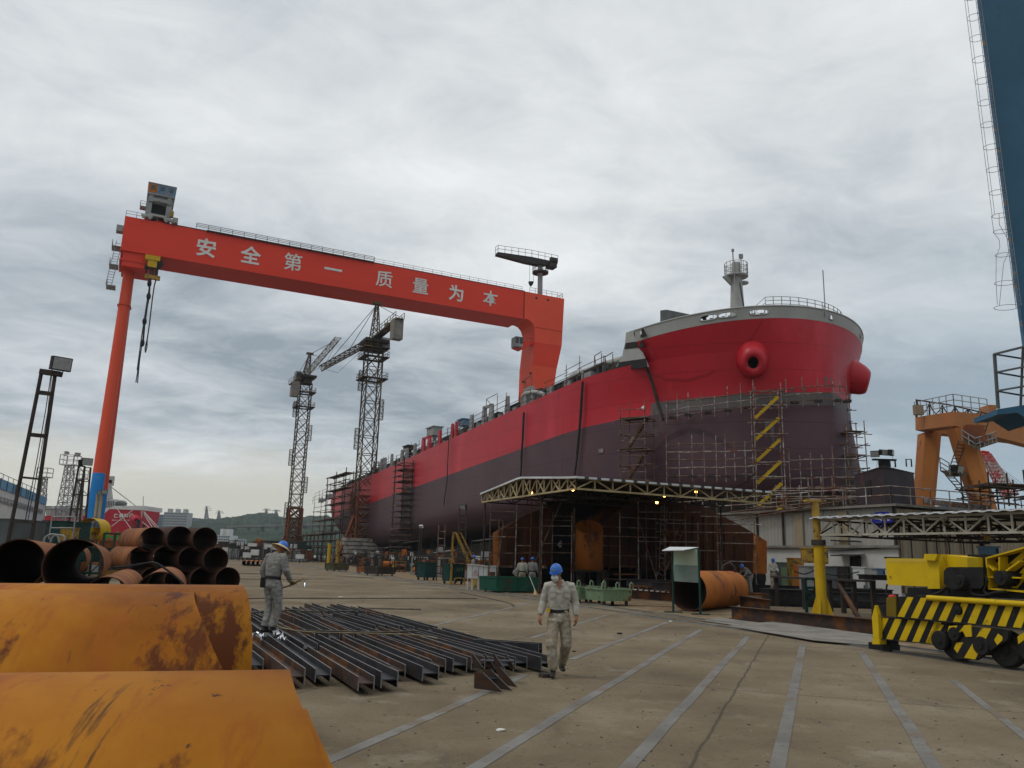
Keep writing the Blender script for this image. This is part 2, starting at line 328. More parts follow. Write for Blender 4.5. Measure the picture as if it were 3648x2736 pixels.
M["straw"] = mat("straw_brim", [(.60, .46, .24), (.5, .37, .18)], 14, .85, 0, .002, 60)
M["foil"] = mat("silver_foil", [(.75, .75, .78), (.6, .6, .62)], 20, .25, .9, .01, 30)
M["hose"] = mat("rubber_hose", [(.05, .048, .045), (.11, .09, .06)], 5, .6)
M["hosey"] = mat("pale_dirty_hose", [(.25, .2, .12), (.17, .14, .09)], 5, .7)
M["strip"] = mat("ground_steel_strip", [(.20, .193, .178), (.13, .122, .108)], 1.2, .6, .1, .002, 14, stain=((.15, .115, .08), 1.6, .54))
M["wood"] = mat("weathered_timber", [(.16, .11, .07), (.09, .065, .045)], 3, .85, streak=(1, .2, 1))
def emis(name, c, s):
    m = bpy.data.materials.new(name); m.use_nodes = True; b = m.node_tree.nodes["Principled BSDF"]
    b.inputs["Base Color"].default_value = (*c, 1); b.inputs["Emission Color"].default_value = (*c, 1); b.inputs["Emission Strength"].default_value = s; return m
M["lamp"] = emis("sodium_lamp_glow", (1, .42, .08), 14)
M["flame"] = emis("torch_flame", (.6, .75, 1), 3)
# ================================================================ setting
def ground():
    m = bpy.data.materials.new("yard_concrete"); m.use_nodes = True; t = m.node_tree; b = t.nodes["Principled BSDF"]; L = t.links.new
    tc = t.nodes.new("ShaderNodeTexCoord")
    def nz(s, d, st=(1, 1, 1), loc=(0, 0, 0), ro=.6, dist=0, rz=0):
        mp = t.nodes.new("ShaderNodeMapping"); mp.inputs["Scale"].default_value = st; mp.inputs["Location"].default_value = loc; mp.inputs["Rotation"].default_value = (0, 0, rz); L(tc.outputs["Object"], mp.inputs[0])
        n = t.nodes.new("ShaderNodeTexNoise"); n.inputs["Scale"].default_value = s; n.inputs["Detail"].default_value = d; n.inputs["Roughness"].default_value = ro; n.inputs["Distortion"].default_value = dist; L(mp.outputs[0], n.inputs["Vector"]); return n.outputs["Fac"]
    rp = t.nodes.new("ShaderNodeValToRGB"); L(nz(.28, 9, ro=.62), rp.inputs[0]); e = rp.color_ramp.elements
    e[0].position = .33; e[0].color = (.110, .084, .052, 1); e[1].position = .68; e[1].color = (.235, .192, .132, 1); q = e.new(.5); q.color = (.168, .131, .083, 1)
    c = rp.outputs[0]
    def lay(fac, lo, hi, colr, amt=1.0):
        nonlocal c
        mr = t.nodes.new("ShaderNodeMapRange"); L(fac, mr.inputs[0]); mr.inputs[1].default_value = lo; mr.inputs[2].default_value = hi; mr.inputs[4].default_value = amt
        mx = t.nodes.new("ShaderNodeMixRGB"); L(mr.outputs[0], mx.inputs[0]); L(c, mx.inputs[1]); mx.inputs[2].default_value = (*colr, 1); c = mx.outputs[0]
    lay(nz(1.3, 8, (1, .35, 1), (5, 2, 0), .7, 0, R(22)), .56, .66, (.08, .063, .044), .45)
    lay(nz(4.5, 7, (1, 1, 1), (1, 7, 0), .7), .60, .68, (.05, .04, .03), .5)
    lay(nz(.9, 8, (1, 1, 1), (9, 3, 0), .65), .58, .7, (.29, .25, .185), .55)
    lay(nz(22, 4, (1, 1, 1), (2, 2, 0), .6), .62, .7, (.07, .056, .04), .55)
    lay(nz(60, 3, (1, 1, 1), (2, 6, 0), .7), .56, .68, (.30, .27, .22), .45); lay(nz(90, 3, (1, 1, 1), (4, 1, 0), .7), .56, .66, (.05, .042, .032), .5); lay(nz(11, 6, (1, 1, 1), (6, 1, 0), .75), .56, .64, (.075, .062, .045), .5)
    # slab joints along and across the strips
    for k, (sz, off) in enumerate(((5.2, .2), (7.5, 1.3))):
        mp = t.nodes.new("ShaderNodeMapping"); mp.inputs["Rotation"].default_value = (0, 0, R(20.3)); L(tc.outputs["Object"], mp.inputs[0]); sp = t.nodes.new("ShaderNodeSeparateXYZ"); L(mp.outputs[0], sp.inputs[0])
        a = t.nodes.new("ShaderNodeMath"); a.operation = "MULTIPLY_ADD"; L(sp.outputs[k], a.inputs[0]); a.inputs[1].default_value = 1 / sz; a.inputs[2].default_value = off
        jit = t.nodes.new("ShaderNodeMath"); jit.operation = "MULTIPLY_ADD"; L(nz(1.2, 4), jit.inputs[0]); jit.inputs[1].default_value = .02; L(a.outputs[0], jit.inputs[2])
        f = t.nodes.new("ShaderNodeMath"); f.operation = "PINGPONG"; L(jit.outputs[0], f.inputs[0]); f.inputs[1].default_value = .5
        lay(f.outputs[0], .004 if k else .005, .0015, (.055, .045, .035), .75)
    L(c, b.inputs["Base Color"]); b.inputs["Roughness"].default_value = .88; b.inputs["Specular IOR Level"].default_value = .12
    bp = t.nodes.new("ShaderNodeBump"); bp.inputs["Distance"].default_value = .035; bp.inputs["Strength"].default_value = .7; L(nz(7, 10, ro=.7), bp.inputs["Height"]); L(bp.outputs[0], b.inputs["Normal"])
    mb = MB(); mb.add([(-2500, -120, 0), (2500, -120, 0), (2500, 4000, 0), (-2500, 4000, 0)], [(0, 1, 2, 3)])
    tag(mb.build("ground", m), kind="structure")
    mw = mat("river_water", [(.10, .14, .15), (.13, .17, .18)], .02, .25)
    mb = MB(); mb.add([(-1500, 330, .02), (500, 330, .02), (500, 1000, .02), (-1500, 1000, .02)], [(0, 1, 2, 3)])
    tag(mb.build("water", mw), kind="structure")
    # paler dusty verge along the rails
    mv = mat("sandy_verge", [(.22, .16, .09), (.15, .105, .06), (.26, .2, .125)], 1.2, .95, 0, .02, 9)
    A, B = G(1100, 2012), G(3648, 2360); d = (B - A).normalized(); n = V((-d.y, d.x, 0))
    if n.dot(V((1, 1, 0))) < 0: n = -n
    P = []; m_ = 60
    for i in range(m_ + 1):
        q = A.lerp(B, i / m_); P += [q - n * (.2 + .25 * noise.noise(q * .6)), q + n * (4.2 + 1.2 * noise.noise(q * .3))]
    mb = MB(); mb.add([p + Z * .004 for p in P], [(2 * i, 2 * i + 2, 2 * i + 3, 2 * i + 1) for i in range(m_)]); tag(mb.build("dirt_verge", mv), kind="structure")
ground()
RA, RB = G(2550, 2231), G(3648, 2390); RD = (RB - RA).normalized(); RNn = V((-RD.y, RD.x, 0)); RNn = RNn if RNn.x > 0 else -RNn  # towards the hall
RBEAR = math.degrees(math.atan2(RD.x, RD.y))
for k, off in enumerate((0, 1.15)):
    mb = MB(); a, b = RA - RD * 150 + RNn * off, RA + RD * 30 + RNn * off
    mb.bar(a + Z * .02, b + Z * .02, .075, .05); mb.bar(a - RNn * .09 + Z * .004, b - RNn * .09 + Z * .004, .10, .008); mb.bar(a + RNn * .09 + Z * .004, b + RNn * .09 + Z * .004, .10, .008)
    one(mb, "rail", ("crane rail nearer the camera, sunk flush in the concrete yard", "crane rail farther from the camera, along the dirt verge")[k], "rail", M["strip"], RA + RNn * off)
S_ = 1.649
strips = [((1040, 1500), (720, 1640), "steel ground strip running under the cut bracket pieces"), ((1515, 1360), (1025, 1659), "steel ground strip just right of the walking worker"),
          ((1617, 1375), (1355, 1659), "second steel ground strip right of the walking worker"), ((1735, 1393), (1680, 1659), "nearly upright steel ground strip right of the bottom centre"),
          ((1862, 1410), (2020, 1659), "steel ground strip starting left of the striped bogie"), ((2060, 1470), (2212, 1590), "steel ground strip nearest the lower right corner")]
for i, (a, b, lab) in enumerate(strips):
    A, B = G(a[0] * S_, a[1] * S_), G(b[0] * S_, b[1] * S_); d = (B - A).normalized(); B = B + d * 5; n = V((-d.y, d.x, 0))
    if i == 0: A = A - d * 2
    mb = MB(); k = int((B - A).length / 1.6) + 1
    for j in range(k):
        p, q = A + d * j * 1.6, A + d * min(j * 1.6 + 1.6, (B - A).length); s = n * rnd.uniform(-.008, .008)
        mb.bar(p + s + Z * .003, q + s + Z * .003, .14 if i != 5 else .11, .006)
        for e in (.3, 1.3): mb.lathe([(.022, 0), (.022, .008), (0, .009)], p + s + d * e, Z, 6)
    one(mb, "steel_strip", lab, "ground strip", M["strip"], A, "steel strips set in the yard floor")
# faint worn strips farther off
for (x0, y0, x1, y1) in ((1150, 1378, 1310, 1330), (1235, 1425, 1440, 1345), (900, 1360, 1160, 1300)):
    mb = MB(); a, b = G(x0 * S_, y0 * S_), G(x1 * S_, y1 * S_); mb.bar(a + Z * .003, b + Z * .003, .14, .006)
    one(mb, "steel_strip", "worn steel ground strip behind the walking worker, almost covered by dirt", "ground strip", M["strip"], a, "steel strips set in the yard floor")

# loose chips, grit and clods nobody could count
def debris():
    mb = MB(); r2 = random.Random(3)
    for i in range(1100):
        y = 6.5 + 34 * r2.random() ** 1.6; x = y * r2.uniform(-.38, .62); s = r2.uniform(.005, .016) * (1 + y * .03); a = r2.uniform(0, 3); c = V((x, y, s * .25)); u = V((math.cos(a), math.sin(a), 0)) * s * r2.uniform(.6, 2.2); v = V((-math.sin(a), math.cos(a), 0)) * s * .6
        mb.mi = r2.choice((0, 0, 0, 1, 2)); mb.add([c - u - v - Z * s * .25, c + u - v - Z * s * .25, c + u * .8 + v - Z * s * .25, c - u * .7 + v * .8 - Z * s * .25, c + Z * s * .35 + u * .1], [(0, 1, 4), (1, 2, 4), (2, 3, 4), (3, 0, 4), (0, 1, 2, 3)])
    tag(mb.build("debris", [M["dark"], M["strip"], M["conc"]]), kind="stuff")
debris()
# ================================================================ ship on the berth
SLOPE = .056; T0 = 61.6; BM = 16.6; ZB, ZL, ZC, ZD, ZF = 6.8, 15.3, 16.6, 20.8, 24.5
def WS(s, t, z):
    if z > ZD + .01 and s < 66.9:
        f = min(1, (z - ZD) / 3.7); z -= f * (.55 + 1.0 * max(0, min(1, (s - 55) / 11.4)))
    return W(s, t, z + SLOPE * (88 - s))
def lerp(a, b, f): return a + (b - a) * max(0, min(1, f))
def hull(s, z):
    f = (z - ZC) / (24.4 - ZC)
    if z >= ZC: Lx, e, s0 = lerp(23.6, 20, f), lerp(.75, .5, f), lerp(55, 55.3, f)
    else: f2 = (ZC - z) / (ZC - ZB); Lx, e, s0 = lerp(23.6, 22, f2), lerp(.75, .62, f2), lerp(55, 54.6, f2)
    x = (s - s0) / Lx
    h = 0 if x <= 0 else BM * (1 if x >= 1 else max(0, 1 - (1 - x) ** 2) ** e)
    r = 2.0 if s < 80 else 2.8
    if z < ZB + r: q = r - (z - ZB); h = max(h - (r - math.sqrt(max(0, r * r - q * q))), 0)
    if s > 172:
        g = (s - 172) / 43; zb = ZB + 12 * g ** 1.5
        u = max(0, min(1, (z - zb) / (5 + 4 * g))); h *= (1 - .45 * g * g) * math.sqrt(max(0, 1 - (1 - u) ** 2)) if g > 0 else 1
    return h, s0
RED = mat("ship_side_red", [(.47, .012, .023), (.38, .010, .019)], .12, .42, 0, .012, 1.1, spec=.3, streak=(1, 1, .4), stain=[((.56, .035, .055), .16, .56, (1, 1, .3), .2), ((.26, .01, .015), .7, .64, (1, 1, .25), .08)])
DRK = mat("ship_bottom_maroon", [(.088, .045, .052), (.066, .035, .042)], .15, .45, 0, .012, 1.1, spec=.2, stain=[((.105, .085, .09), .3, .60, (1, 1, .6), .15), ((.16, .14, .14), .9, .69, (1, 1, .5), .06)])
BND = mat("ship_primer_band", [(.13, .115, .11), (.10, .09, .088)], .5, .6)
def weld(m):   # fine plate seams on the hull: horizontal and vertical
    t = m.node_tree; L = t.links.new; b = t.nodes["Principled BSDF"]; src = b.inputs["Base Color"].links[0].from_socket
    tc = t.nodes.new("ShaderNodeTexCoord"); mp = t.nodes.new("ShaderNodeMapping"); mp.inputs["Rotation"].default_value = (0, 0, R(90 + SB) * -1); L(tc.outputs["Object"], mp.inputs[0])
    sp = t.nodes.new("ShaderNodeSeparateXYZ"); L(mp.outputs[0], sp.inputs[0]); cb = t.nodes.new("ShaderNodeCombineXYZ")
    L(sp.outputs[0], cb.inputs[0]); L(sp.outputs[2], cb.inputs[1])
    br = t.nodes.new("ShaderNodeTexBrick"); br.inputs["Scale"].default_value = .1; br.inputs["Mortar Size"].default_value = .004; br.inputs["Brick Width"].default_value = 1.1; br.inputs["Row Height"].default_value = .26
    br.inputs["Color1"].default_value = (1, 1, 1, 1); br.inputs["Color2"].default_value = (.93, .93, .93, 1); br.inputs["Mortar"].default_value = (.58, .58, .58, 1); L(cb.outputs[0], br.inputs["Vector"])
    mx = t.nodes.new("ShaderNodeMixRGB"); mx.blend_type = "MULTIPLY"; mx.inputs[0].default_value = .8; L(src, mx.inputs[1]); L(br.outputs[0], mx.inputs[2]); L(mx.outputs[0], b.inputs["Base Color"])
weld(RED); weld(DRK)
ship = thing("tanker_ship", "huge red and maroon ship under construction with a grey bulwark at the bow", "ship", WS(120, T0, ZB))
def hull_mesh():
    xs = [0, .12, .35, .7, 1.2, 1.8, 2.6, 3.6, 4.8, 6.2, 7.8, 9.5, 11.2]; aft = [70, 74, 79, 88, 100, 115, 130, 145, 160, 172, 178, 184, 190, 196, 202, 208, 213, 216]
    zs = [ZB, ZB + .15, ZB + .5, ZB + 1, ZB + 1.7, ZB + 2.8, 11, 13, ZL, ZC, 18, 19.4, ZD]; zf = [ZD, 21.8, 22.9, 23.8, ZF]
    def part_(zs, ss_aft, name, matf, mats, close=True):
        mb = MB()
        for sg in (-1, 1):
            P = []; cols_ = len(xs) + len(ss_aft)
            for z in zs:
                s0 = hull(60, z)[1]
                for x in xs: s = s0 + x * (66.4 - s0) / 11.2 * 1.0; P.append(WS(s, T0 + sg * hull(s, z)[0], z))
                for s in ss_aft: P.append(WS(s, T0 + sg * hull(s, z)[0], z))
            for j in range(len(zs) - 1):
                for i in range(cols_ - 1):
                    mb.mi = matf(zs[j], i); mb.add([P[j * cols_ + i], P[j * cols_ + i + 1], P[(j + 1) * cols_ + i + 1], P[(j + 1) * cols_ + i]], [(0, 1, 2, 3)], True)
        # weld shared vertices so that the shell shades smoothly
        return mb
    mb = part_(zs, aft, "hull", lambda z, i: (2 if i < len(xs) - 1 else 0) if ZL - .01 <= z < ZC - .01 else (0 if z >= ZC - .01 else 1), None)
    # transom, keel plate and deck
    zt = [z for z in zs if z > 16]; ss = [55.6 + x for x in (0, .6, 2, 4, 7, 10.8)] + aft
    for z, mi in ((ZB, 1), (ZD - .05, 3)):
        mb.mi = mi; P = [WS(s, T0 - hull(s, z)[0], z) for s in ss] + [WS(s, T0 + hull(s, z)[0], z) for s in ss]; n = len(ss)
        mb.add(P, [(i, i + 1, n + i + 1, n + i) for i in range(n - 1)], False)
    mb.mi = 0; s = 216
    for a, b in zip(zt, zt[1:]): mb.add([WS(s, T0 - hull(s, a)[0], a), WS(s, T0 + hull(s, a)[0], a), WS(s, T0 + hull(s, b)[0], b), WS(s, T0 - hull(s, b)[0], b)], [(0, 1, 2, 3)], False)
    o = mb.build("hull", [RED, DRK, BND, M["grey"]], ship)
    bm = bmesh.new(); bm.from_mesh(o.data); bmesh.ops.remove_doubles(bm, verts=bm.verts, dist=.004); bmesh.ops.recalc_face_normals(bm, faces=bm.faces); bm.to_mesh(o.data); bm.free()
    # forecastle block standing on the bow
    mb = part_([ZD] + zf[1:], [], "forecastle", lambda z, i: 0, None)
    mb.mi = 1; z = ZF - .25; xs2 = [55.4 + x for x in (0, .2, .6, 1.4, 2.5, 4, 6, 8.5, 11)]; n = len(xs2)
    P = [WS(s, T0 - hull(s, z)[0], z) for s in xs2] + [WS(s, T0 + hull(s, z)[0], z) for s in xs2]; mb.add(P, [(i, i + 1, n + i + 1, n + i) for i in range(n - 1)], False)
    s = 66.4
    for a, b in zip(zf, zf[1:]): mb.add([WS(s, T0 - hull(s, a)[0], a), WS(s, T0 + hull(s, a)[0], a), WS(s, T0 + hull(s, b)[0], b), WS(s, T0 - hull(s, b)[0], b)], [(0, 1, 2, 3)], False)
    o = mb.build("forecastle", [RED, M["lgrey"]], ship)
    bm = bmesh.new(); bm.from_mesh(o.data); bmesh.ops.remove_doubles(bm, verts=bm.verts, dist=.004); bmesh.ops.recalc_face_normals(bm, faces=bm.faces); bm.to_mesh(o.data); bm.free()
hull_mesh()
def hull_hit(x, y, zmin=0):
    """first point where a sight line meets the near side of the shell, and outward normal"""
    d = ray(x, y); q = 30.0
    while q < 260:
        p = EYE + d * q; s, t = p.dot(SS), p.dot(SN); z = p.z - SLOPE * (88 - s)
        if ZB - .2 < z < 26.5 and 55 < s < 216:
            h, s0 = hull(s, min(z, 24.4))
            if h > 0 and abs(t - T0) < h: break
        q += .03
    e = .15
    def F(pp):
        s, t = pp.dot(SS), pp.dot(SN); z = pp.z - SLOPE * (88 - s); return abs(t - T0) - hull(s, min(z, 24.4))[0]
    g = V([F(p + V(u) * e) - F(p - V(u) * e) for u in ((1, 0, 0), (0, 1, 0), (0, 0, 1))]).normalized()
    return p, g
# bulwark with open mooring holes
def bulwark():
    H = 1.2; pts = []; s = 55.3; prev = None
    fine = []
    for i in range(401):
        th = math.pi / 2 * (i / 400) ** 1.0; s = 55.3 + 11.3 * (1 - math.cos(th)); fine.append((s, hull(s, 24.4)[0]))
    # reparametrise by arc length
    arc = [0]
    for a, b in zip(fine, fine[1:]): arc.append(arc[-1] + math.dist(a, b))
    tot = arc[-1]; N_ = int(tot / .09); line = []
    j = 0
    for i in range(N_ + 1):
        q = tot * i / N_
        while j < len(arc) - 2 and arc[j + 1] < q: j += 1
        f = (q - arc[j]) / max(1e-6, arc[j + 1] - arc[j]); line.append((fine[j][0] + (fine[j + 1][0] - fine[j][0]) * f, fine[j][1] + (fine[j + 1][1] - fine[j][1]) * f))
    full = [(s, -h) for s, h in reversed(line)] + [(s, h) for s, h in line[1:]]
    holes = []
    for (px, py, hw) in ((2525, 1140, .85), (2592, 1131, .85), (2704, 1118, .92), (2959, 1129, .28), (3076, 1187, .28)):
        best = None
        for k, (s, h) in enumerate(full):
            p = WS(s, T0 + h, ZF + .62); d = (p - EYE).normalized(); e = (d - ray(px, py)).length + (0 if (px > 3000) == (h > 4) else 1)
            if best is None or e < best[0]: best = (e, k)
        holes.append((best[1], hw, .27 if hw > .3 else .27))
    rows = 14; mb = MB(); n = len(full); nrm = []
    for k in range(n):
        a, b = full[max(k - 1, 0)], full[min(k + 1, n - 1)]; d = (b[0] - a[0], b[1] - a[1]); l = math.hypot(*d) or 1; nrm.append((-d[1] / l, d[0] / l))
        if nrm[-1][1] * full[k][1] < 0 or (abs(full[k][1]) < .5 and nrm[-1][0] > 0): nrm[-1] = (-nrm[-1][0], -nrm[-1][1])
    for off in (0, -.04):
        P = []
        for r in range(rows + 1):
            z = ZF + H * r / rows; fl = .16 * r / rows
            for k in range(n): P.append(WS(full[k][0] + nrm[k][0] * (off + fl), T0 + full[k][1] + nrm[k][1] * (off + fl), z))
        F = []
        for r in range(rows):
            zc = H * (r + .5) / rows
            for k in range(n - 1):
                if any((abs((k + .5 - hk) * tot / N_) / hw) ** 3 + (abs(zc - .64) / hh) ** 3 < 1 for hk, hw, hh in holes): continue
                F.append((r * n + k, r * n + k + 1, (r + 1) * n + k + 1, (r + 1) * n + k))
        mb.add(P, F, True)
    bw = mb.build("bulwark", M["lgrey"], ship)
    top = MB(); top.path([WS(full[k][0] + nrm[k][0] * .14, T0 + full[k][1] + nrm[k][1] * .14, ZF + H) for k in range(0, n, 6)] , .09, 6); top.build("bulwark_cap", M["lgrey"], bw)
    st = MB()
    for k in range(8, n - 8, 14): s, h = full[k]; st.bar(WS(s - nrm[k][0] * .35, T0 + h - nrm[k][1] * .35, ZF - .2), WS(s - nrm[k][0] * .1, T0 + h - nrm[k][1] * .1, ZF + H), .05, .25)
    st.build("bulwark_stay", M["lgrey"], bw)
    for hk, hw, hh in holes:
        mb = MB(); ring = []
        for a in range(28):
            c, s_ = math.cos(2 * math.pi * a / 28), math.sin(2 * math.pi * a / 28); u = hw * (abs(c) ** .66) * (1 if c > 0 else -1) * 1.02; v = hh * (abs(s_) ** .66) * (1 if s_ > 0 else -1) * 1.05
            kk = hk + u / (tot / N_); k0 = max(0, min(n - 2, int(kk))); f = kk - k0; s = full[k0][0] * (1 - f) + full[k0 + 1][0] * f; h = full[k0][1] * (1 - f) + full[k0 + 1][1] * f
            ring.append(WS(s + nrm[k0][0] * .09, T0 + h + nrm[k0][1] * .09, ZF + .64 + v))
        ring.append(ring[0]); mb.path(ring, .075, 6); fo = mb.build("fairlead", M["lgrey"], bw)
        if hw > .5:
            for q in (-.4, .4):
                kk = int(hk + q * hw / (tot / N_)); s, h = full[kk]; mb = MB(); mb.tube(WS(s - nrm[kk][0] * .25, T0 + h - nrm[kk][1] * .25, ZF + .42), WS(s - nrm[kk][0] * .25, T0 + h - nrm[kk][1] * .25, ZF + .62), .19, 10); mb.build("roller", M["black"], fo)
bulwark()
# grey wing plate behind the cut of the forecastle and the open bow break
mb = MB(); ts = lambda s, z: T0 - hull(s, min(z, 24.4))[0] - .02
q = [ST(x, y, T0 - 14.6) for x, y in ((2286, 1166), (2230, 1185), (2227, 1220), (2216, 1270), (2195, 1307), (2306, 1306), (2275, 1235))]
mb.prism([W(a, T0 - 14.6, b) for a, b in q], SN * .25); mb.build("wing_plate", M["lgrey"], ship)
q = [ST(x, y, T0 - 14.66) for x, y in ((2229, 1222), (2287, 1213), (2296, 1236), (2224, 1243))]
mb = MB(); mb.prism([W(a, T0 - 14.66, b) for a, b in q], SN * .04); q = [ST(x, y, T0 - 14.66) for x, y in ((2205, 1290), (2300, 1277), (2306, 1308), (2192, 1322))]; mb.prism([W(a, T0 - 14.66, b) for a, b in q], SN * .04); mb.build("wing_opening", M["black"], ship)
mb = MB(); E_ = [(2262, 1185), (2275, 1222), (2300, 1290), (2325, 1365), (2345, 1440), (2362, 1495)]; P = []
for x, y in E_: p, g = hull_hit(x, y); P.append(p + g * .05)
mb.path(P, .16, 6); mb.build("erection_joint", M["dark"], ship)
mb = MB(); p, g = hull_hit(2283, 1187)
mb.box(p, (.1, .1, .1)); 
q = [ST(x, y, T0 - 14.75) for x, y in ((2258, 1179), (2290, 1170), (2304, 1196), (2268, 1206))]; mb = MB(); mb.prism([W(a, T0 - 14.75, b) for a, b in q], SN * .05); mb.build("mooring_port", M["black"], ship)
q = [ST(x, y, T0 - 14.8) for x, y in ((2277, 1181), (2284, 1179), (2286, 1190), (2279, 1192))]; mb = MB(); mb.prism([W(a, T0 - 14.8, b) for a, b in q], SN * .04); mb.build("port_opening", M["letter"], ship)
# grey house block on the forecastle edge
q = [ST(x, y, T0 - 11) for x, y in ((2352, 1106), (2375, 1103), (2455, 1120), (2455, 1150), (2352, 1150))]; mb = MB(); mb.prism([W(a, T0 - 11, b) for a, b in q], SN * 1.5); mb.build("deck_screen", M["dgrey"], ship)
# anchor bolsters
def bolster(p, ax, down, r, name):
    ax = ax.normalized(); mb = MB()
    prof = [(r * 1.35, -1.0), (r * 1.12, .0), (r * 1.02, .7), (r * .92, 1.35), (r * .80, 1.75), (r * .68, 1.98), (r * .54, 2.05), (r * .40, 1.98), (r * .34, 1.8), (r * .34, .3)]
    prof = [(a, h * r / 1.75) for a, h in prof]; mb.mi = 0; n = 28
    side = ax.cross(Z).normalized(); up = side.cross(ax)
    P = []
    for j, (a, h) in enumerate(prof):
        for i in range(n):
            th = 2 * math.pi * i / n; sq = 1.12 if math.sin(th) > 0 else 1.0
            P.append(p + ax * h - up * (.16 * h) + side * math.cos(th) * a * .93 + up * math.sin(th) * a * 1.08)
    F = [(j * n + i, j * n + (i + 1) % n, (j + 1) * n + (i + 1) % n, (j + 1) * n + i) for j in range(len(prof) - 1) for i in range(n)]
    k = 8 * n; mb.add(P, F[:k], True); mb.mi = 1; mb.add(P, F[k:], True); mb.add(P[-n:], [tuple(range(n))], True)
    mb.build("anchor_bolster", [RED, M["black"]], ship)
p, g = hull_hit(2680, 1280); to = (EYE - p).normalized()
AX = (g * .75 + to * .75 - Z * .10).normalized(); bolster(p - g * .15, AX, Z, 1.55, "near")
ps, pt, pz = p.dot(SS), p.dot(SN), p.z; p2 = W(ps, 2 * T0 - pt, pz); AX2 = AX - SN * 2 * AX.dot(SN); bolster(p2 - (g - SN * 2 * g.dot(SN)) * .15, AX2, Z, 1.55, "far")
# foremast on the forecastle
a, b = ST(2640, 1097, T0); a += .6; ms = a
zt = [ST(x, y, T0)[1] for x, y in ((2620, 985), (2612, 950), (2625, 918))]
mb = MB(); base = W(ms, T0, 27.2); mh = zt[0]
mb.tube(base, W(ms, T0, mh), .95, 14, .62); mb.tube(W(ms, T0, mh), W(ms, T0, mh + 1.6), .6, 12, .5)
mb.prism([W(ms, T0 - .9, mh - .1), W(ms, T0 - 1.9, mh - .35), W(ms, T0 - .7, mh - 1.2)], SS * .3); fm = mb.build("foremast", M["lgrey"], ship)
mb = MB(); mb.tube(W(ms, T0, mh - .12), W(ms, T0, mh + .02), 1.35, 16); mb.tube(W(ms, T0 + .9, mh - .75), W(ms, T0 + .9, mh - .62), .7, 12); mb.build("mast_platform", M["lgrey"], fm)
mb = MB(); c = W(ms, T0, mh); ring = [c + V((math.cos(i * math.pi / 8), math.sin(i * math.pi / 8), 0)) * 1.3 for i in range(17)]; mb.rail(ring, 1.5, .035, 1, 3); mb.build("mast_railing", M["lgrey"], fm)
mb = MB(); mb.ladder(W(ms - .9, T0 - .9, 27.2), W(ms - .8, T0 - .75, mh), SN, .5, .03, .5); mb.build("mast_ladder", M["lgrey"], fm)
mb = MB(); mb.tube(W(ms, T0 - .4, mh + 1.5), W(ms, T0 - .4, mh + 3.1), .07, 6); mb.box(W(ms, T0 - .4, mh + 3.1), (.25, .25, .3)); mb.tube(W(ms, T0 + .8, mh + 1.2), W(ms, T0 + .8, mh + 2.3), .06, 6); mb.box(W(ms, T0 + .8, mh + 2.6), (.45, .3, .5)); mb.build("mast_light", M["grey"], fm)
mb = MB(); mb.path([W(ms - .75, T0 - .2, mh - 1), W(ms - .8, T0 + .1, mh - 3), W(ms - .95, T0 + .5, 28)], .05, 6); mb.build("cable", M["black"], fm)
# bow railing and jackstaff
mb = MB(); pts = []
for i in range(-6, 9): th = i * .16; pts.append(WS(55.9 + 3.2 * (1 - math.cos(th)), T0 - .5 + 6.5 * math.sin(th), ZF + 1.3))
mb.rail(pts, 1.15, .035, 1.2, 3); back = [WS(59.5, T0 - 5.2, ZF + 1.3), WS(58.8, T0 + 4.8, ZF + 1.3)]; mb.rail([pts[0], back[0], back[1], pts[-1]], 1.15, .03, 1.6, 2); mb.build("bow_railing", M["lgrey"], ship)
a, b = ST(2940, 1110, T0); c, d = ST(2931, 963, T0)
mb = MB(); mb.tube(W(a, T0, ZF + 1.8), W(a, T0, d), .06, 8); mb.bar(W(a, T0, b + .9), W(a + 1.4, T0 + .8, ZF + 1.6), .06); mb.build("jackstaff", M["lgrey"], ship)
mb = MB()
for t in (-3.2, -1.2): mb.wbox(57.4, 58, T0 + t, T0 + t + .8, WS(57, 0, ZF).z + .6, WS(57, 0, ZF).z + 1.45)
mb.build("mooring_bitt", M["black"], ship)
for (x, y) in ((2335, 1150), (2497, 1112)):
    p, g = hull_hit(x, y + 30); mb = MB(); q = WS(p.dot(SS) + .4, p.dot(SN) + .8, ZF + 1.3); mb.tube(q - SS * .4, q + SS * .4, .2, 10); mb.box(q - Z * .3, (.3, .3, .6)); mb.build("winch", M["black"], ship)
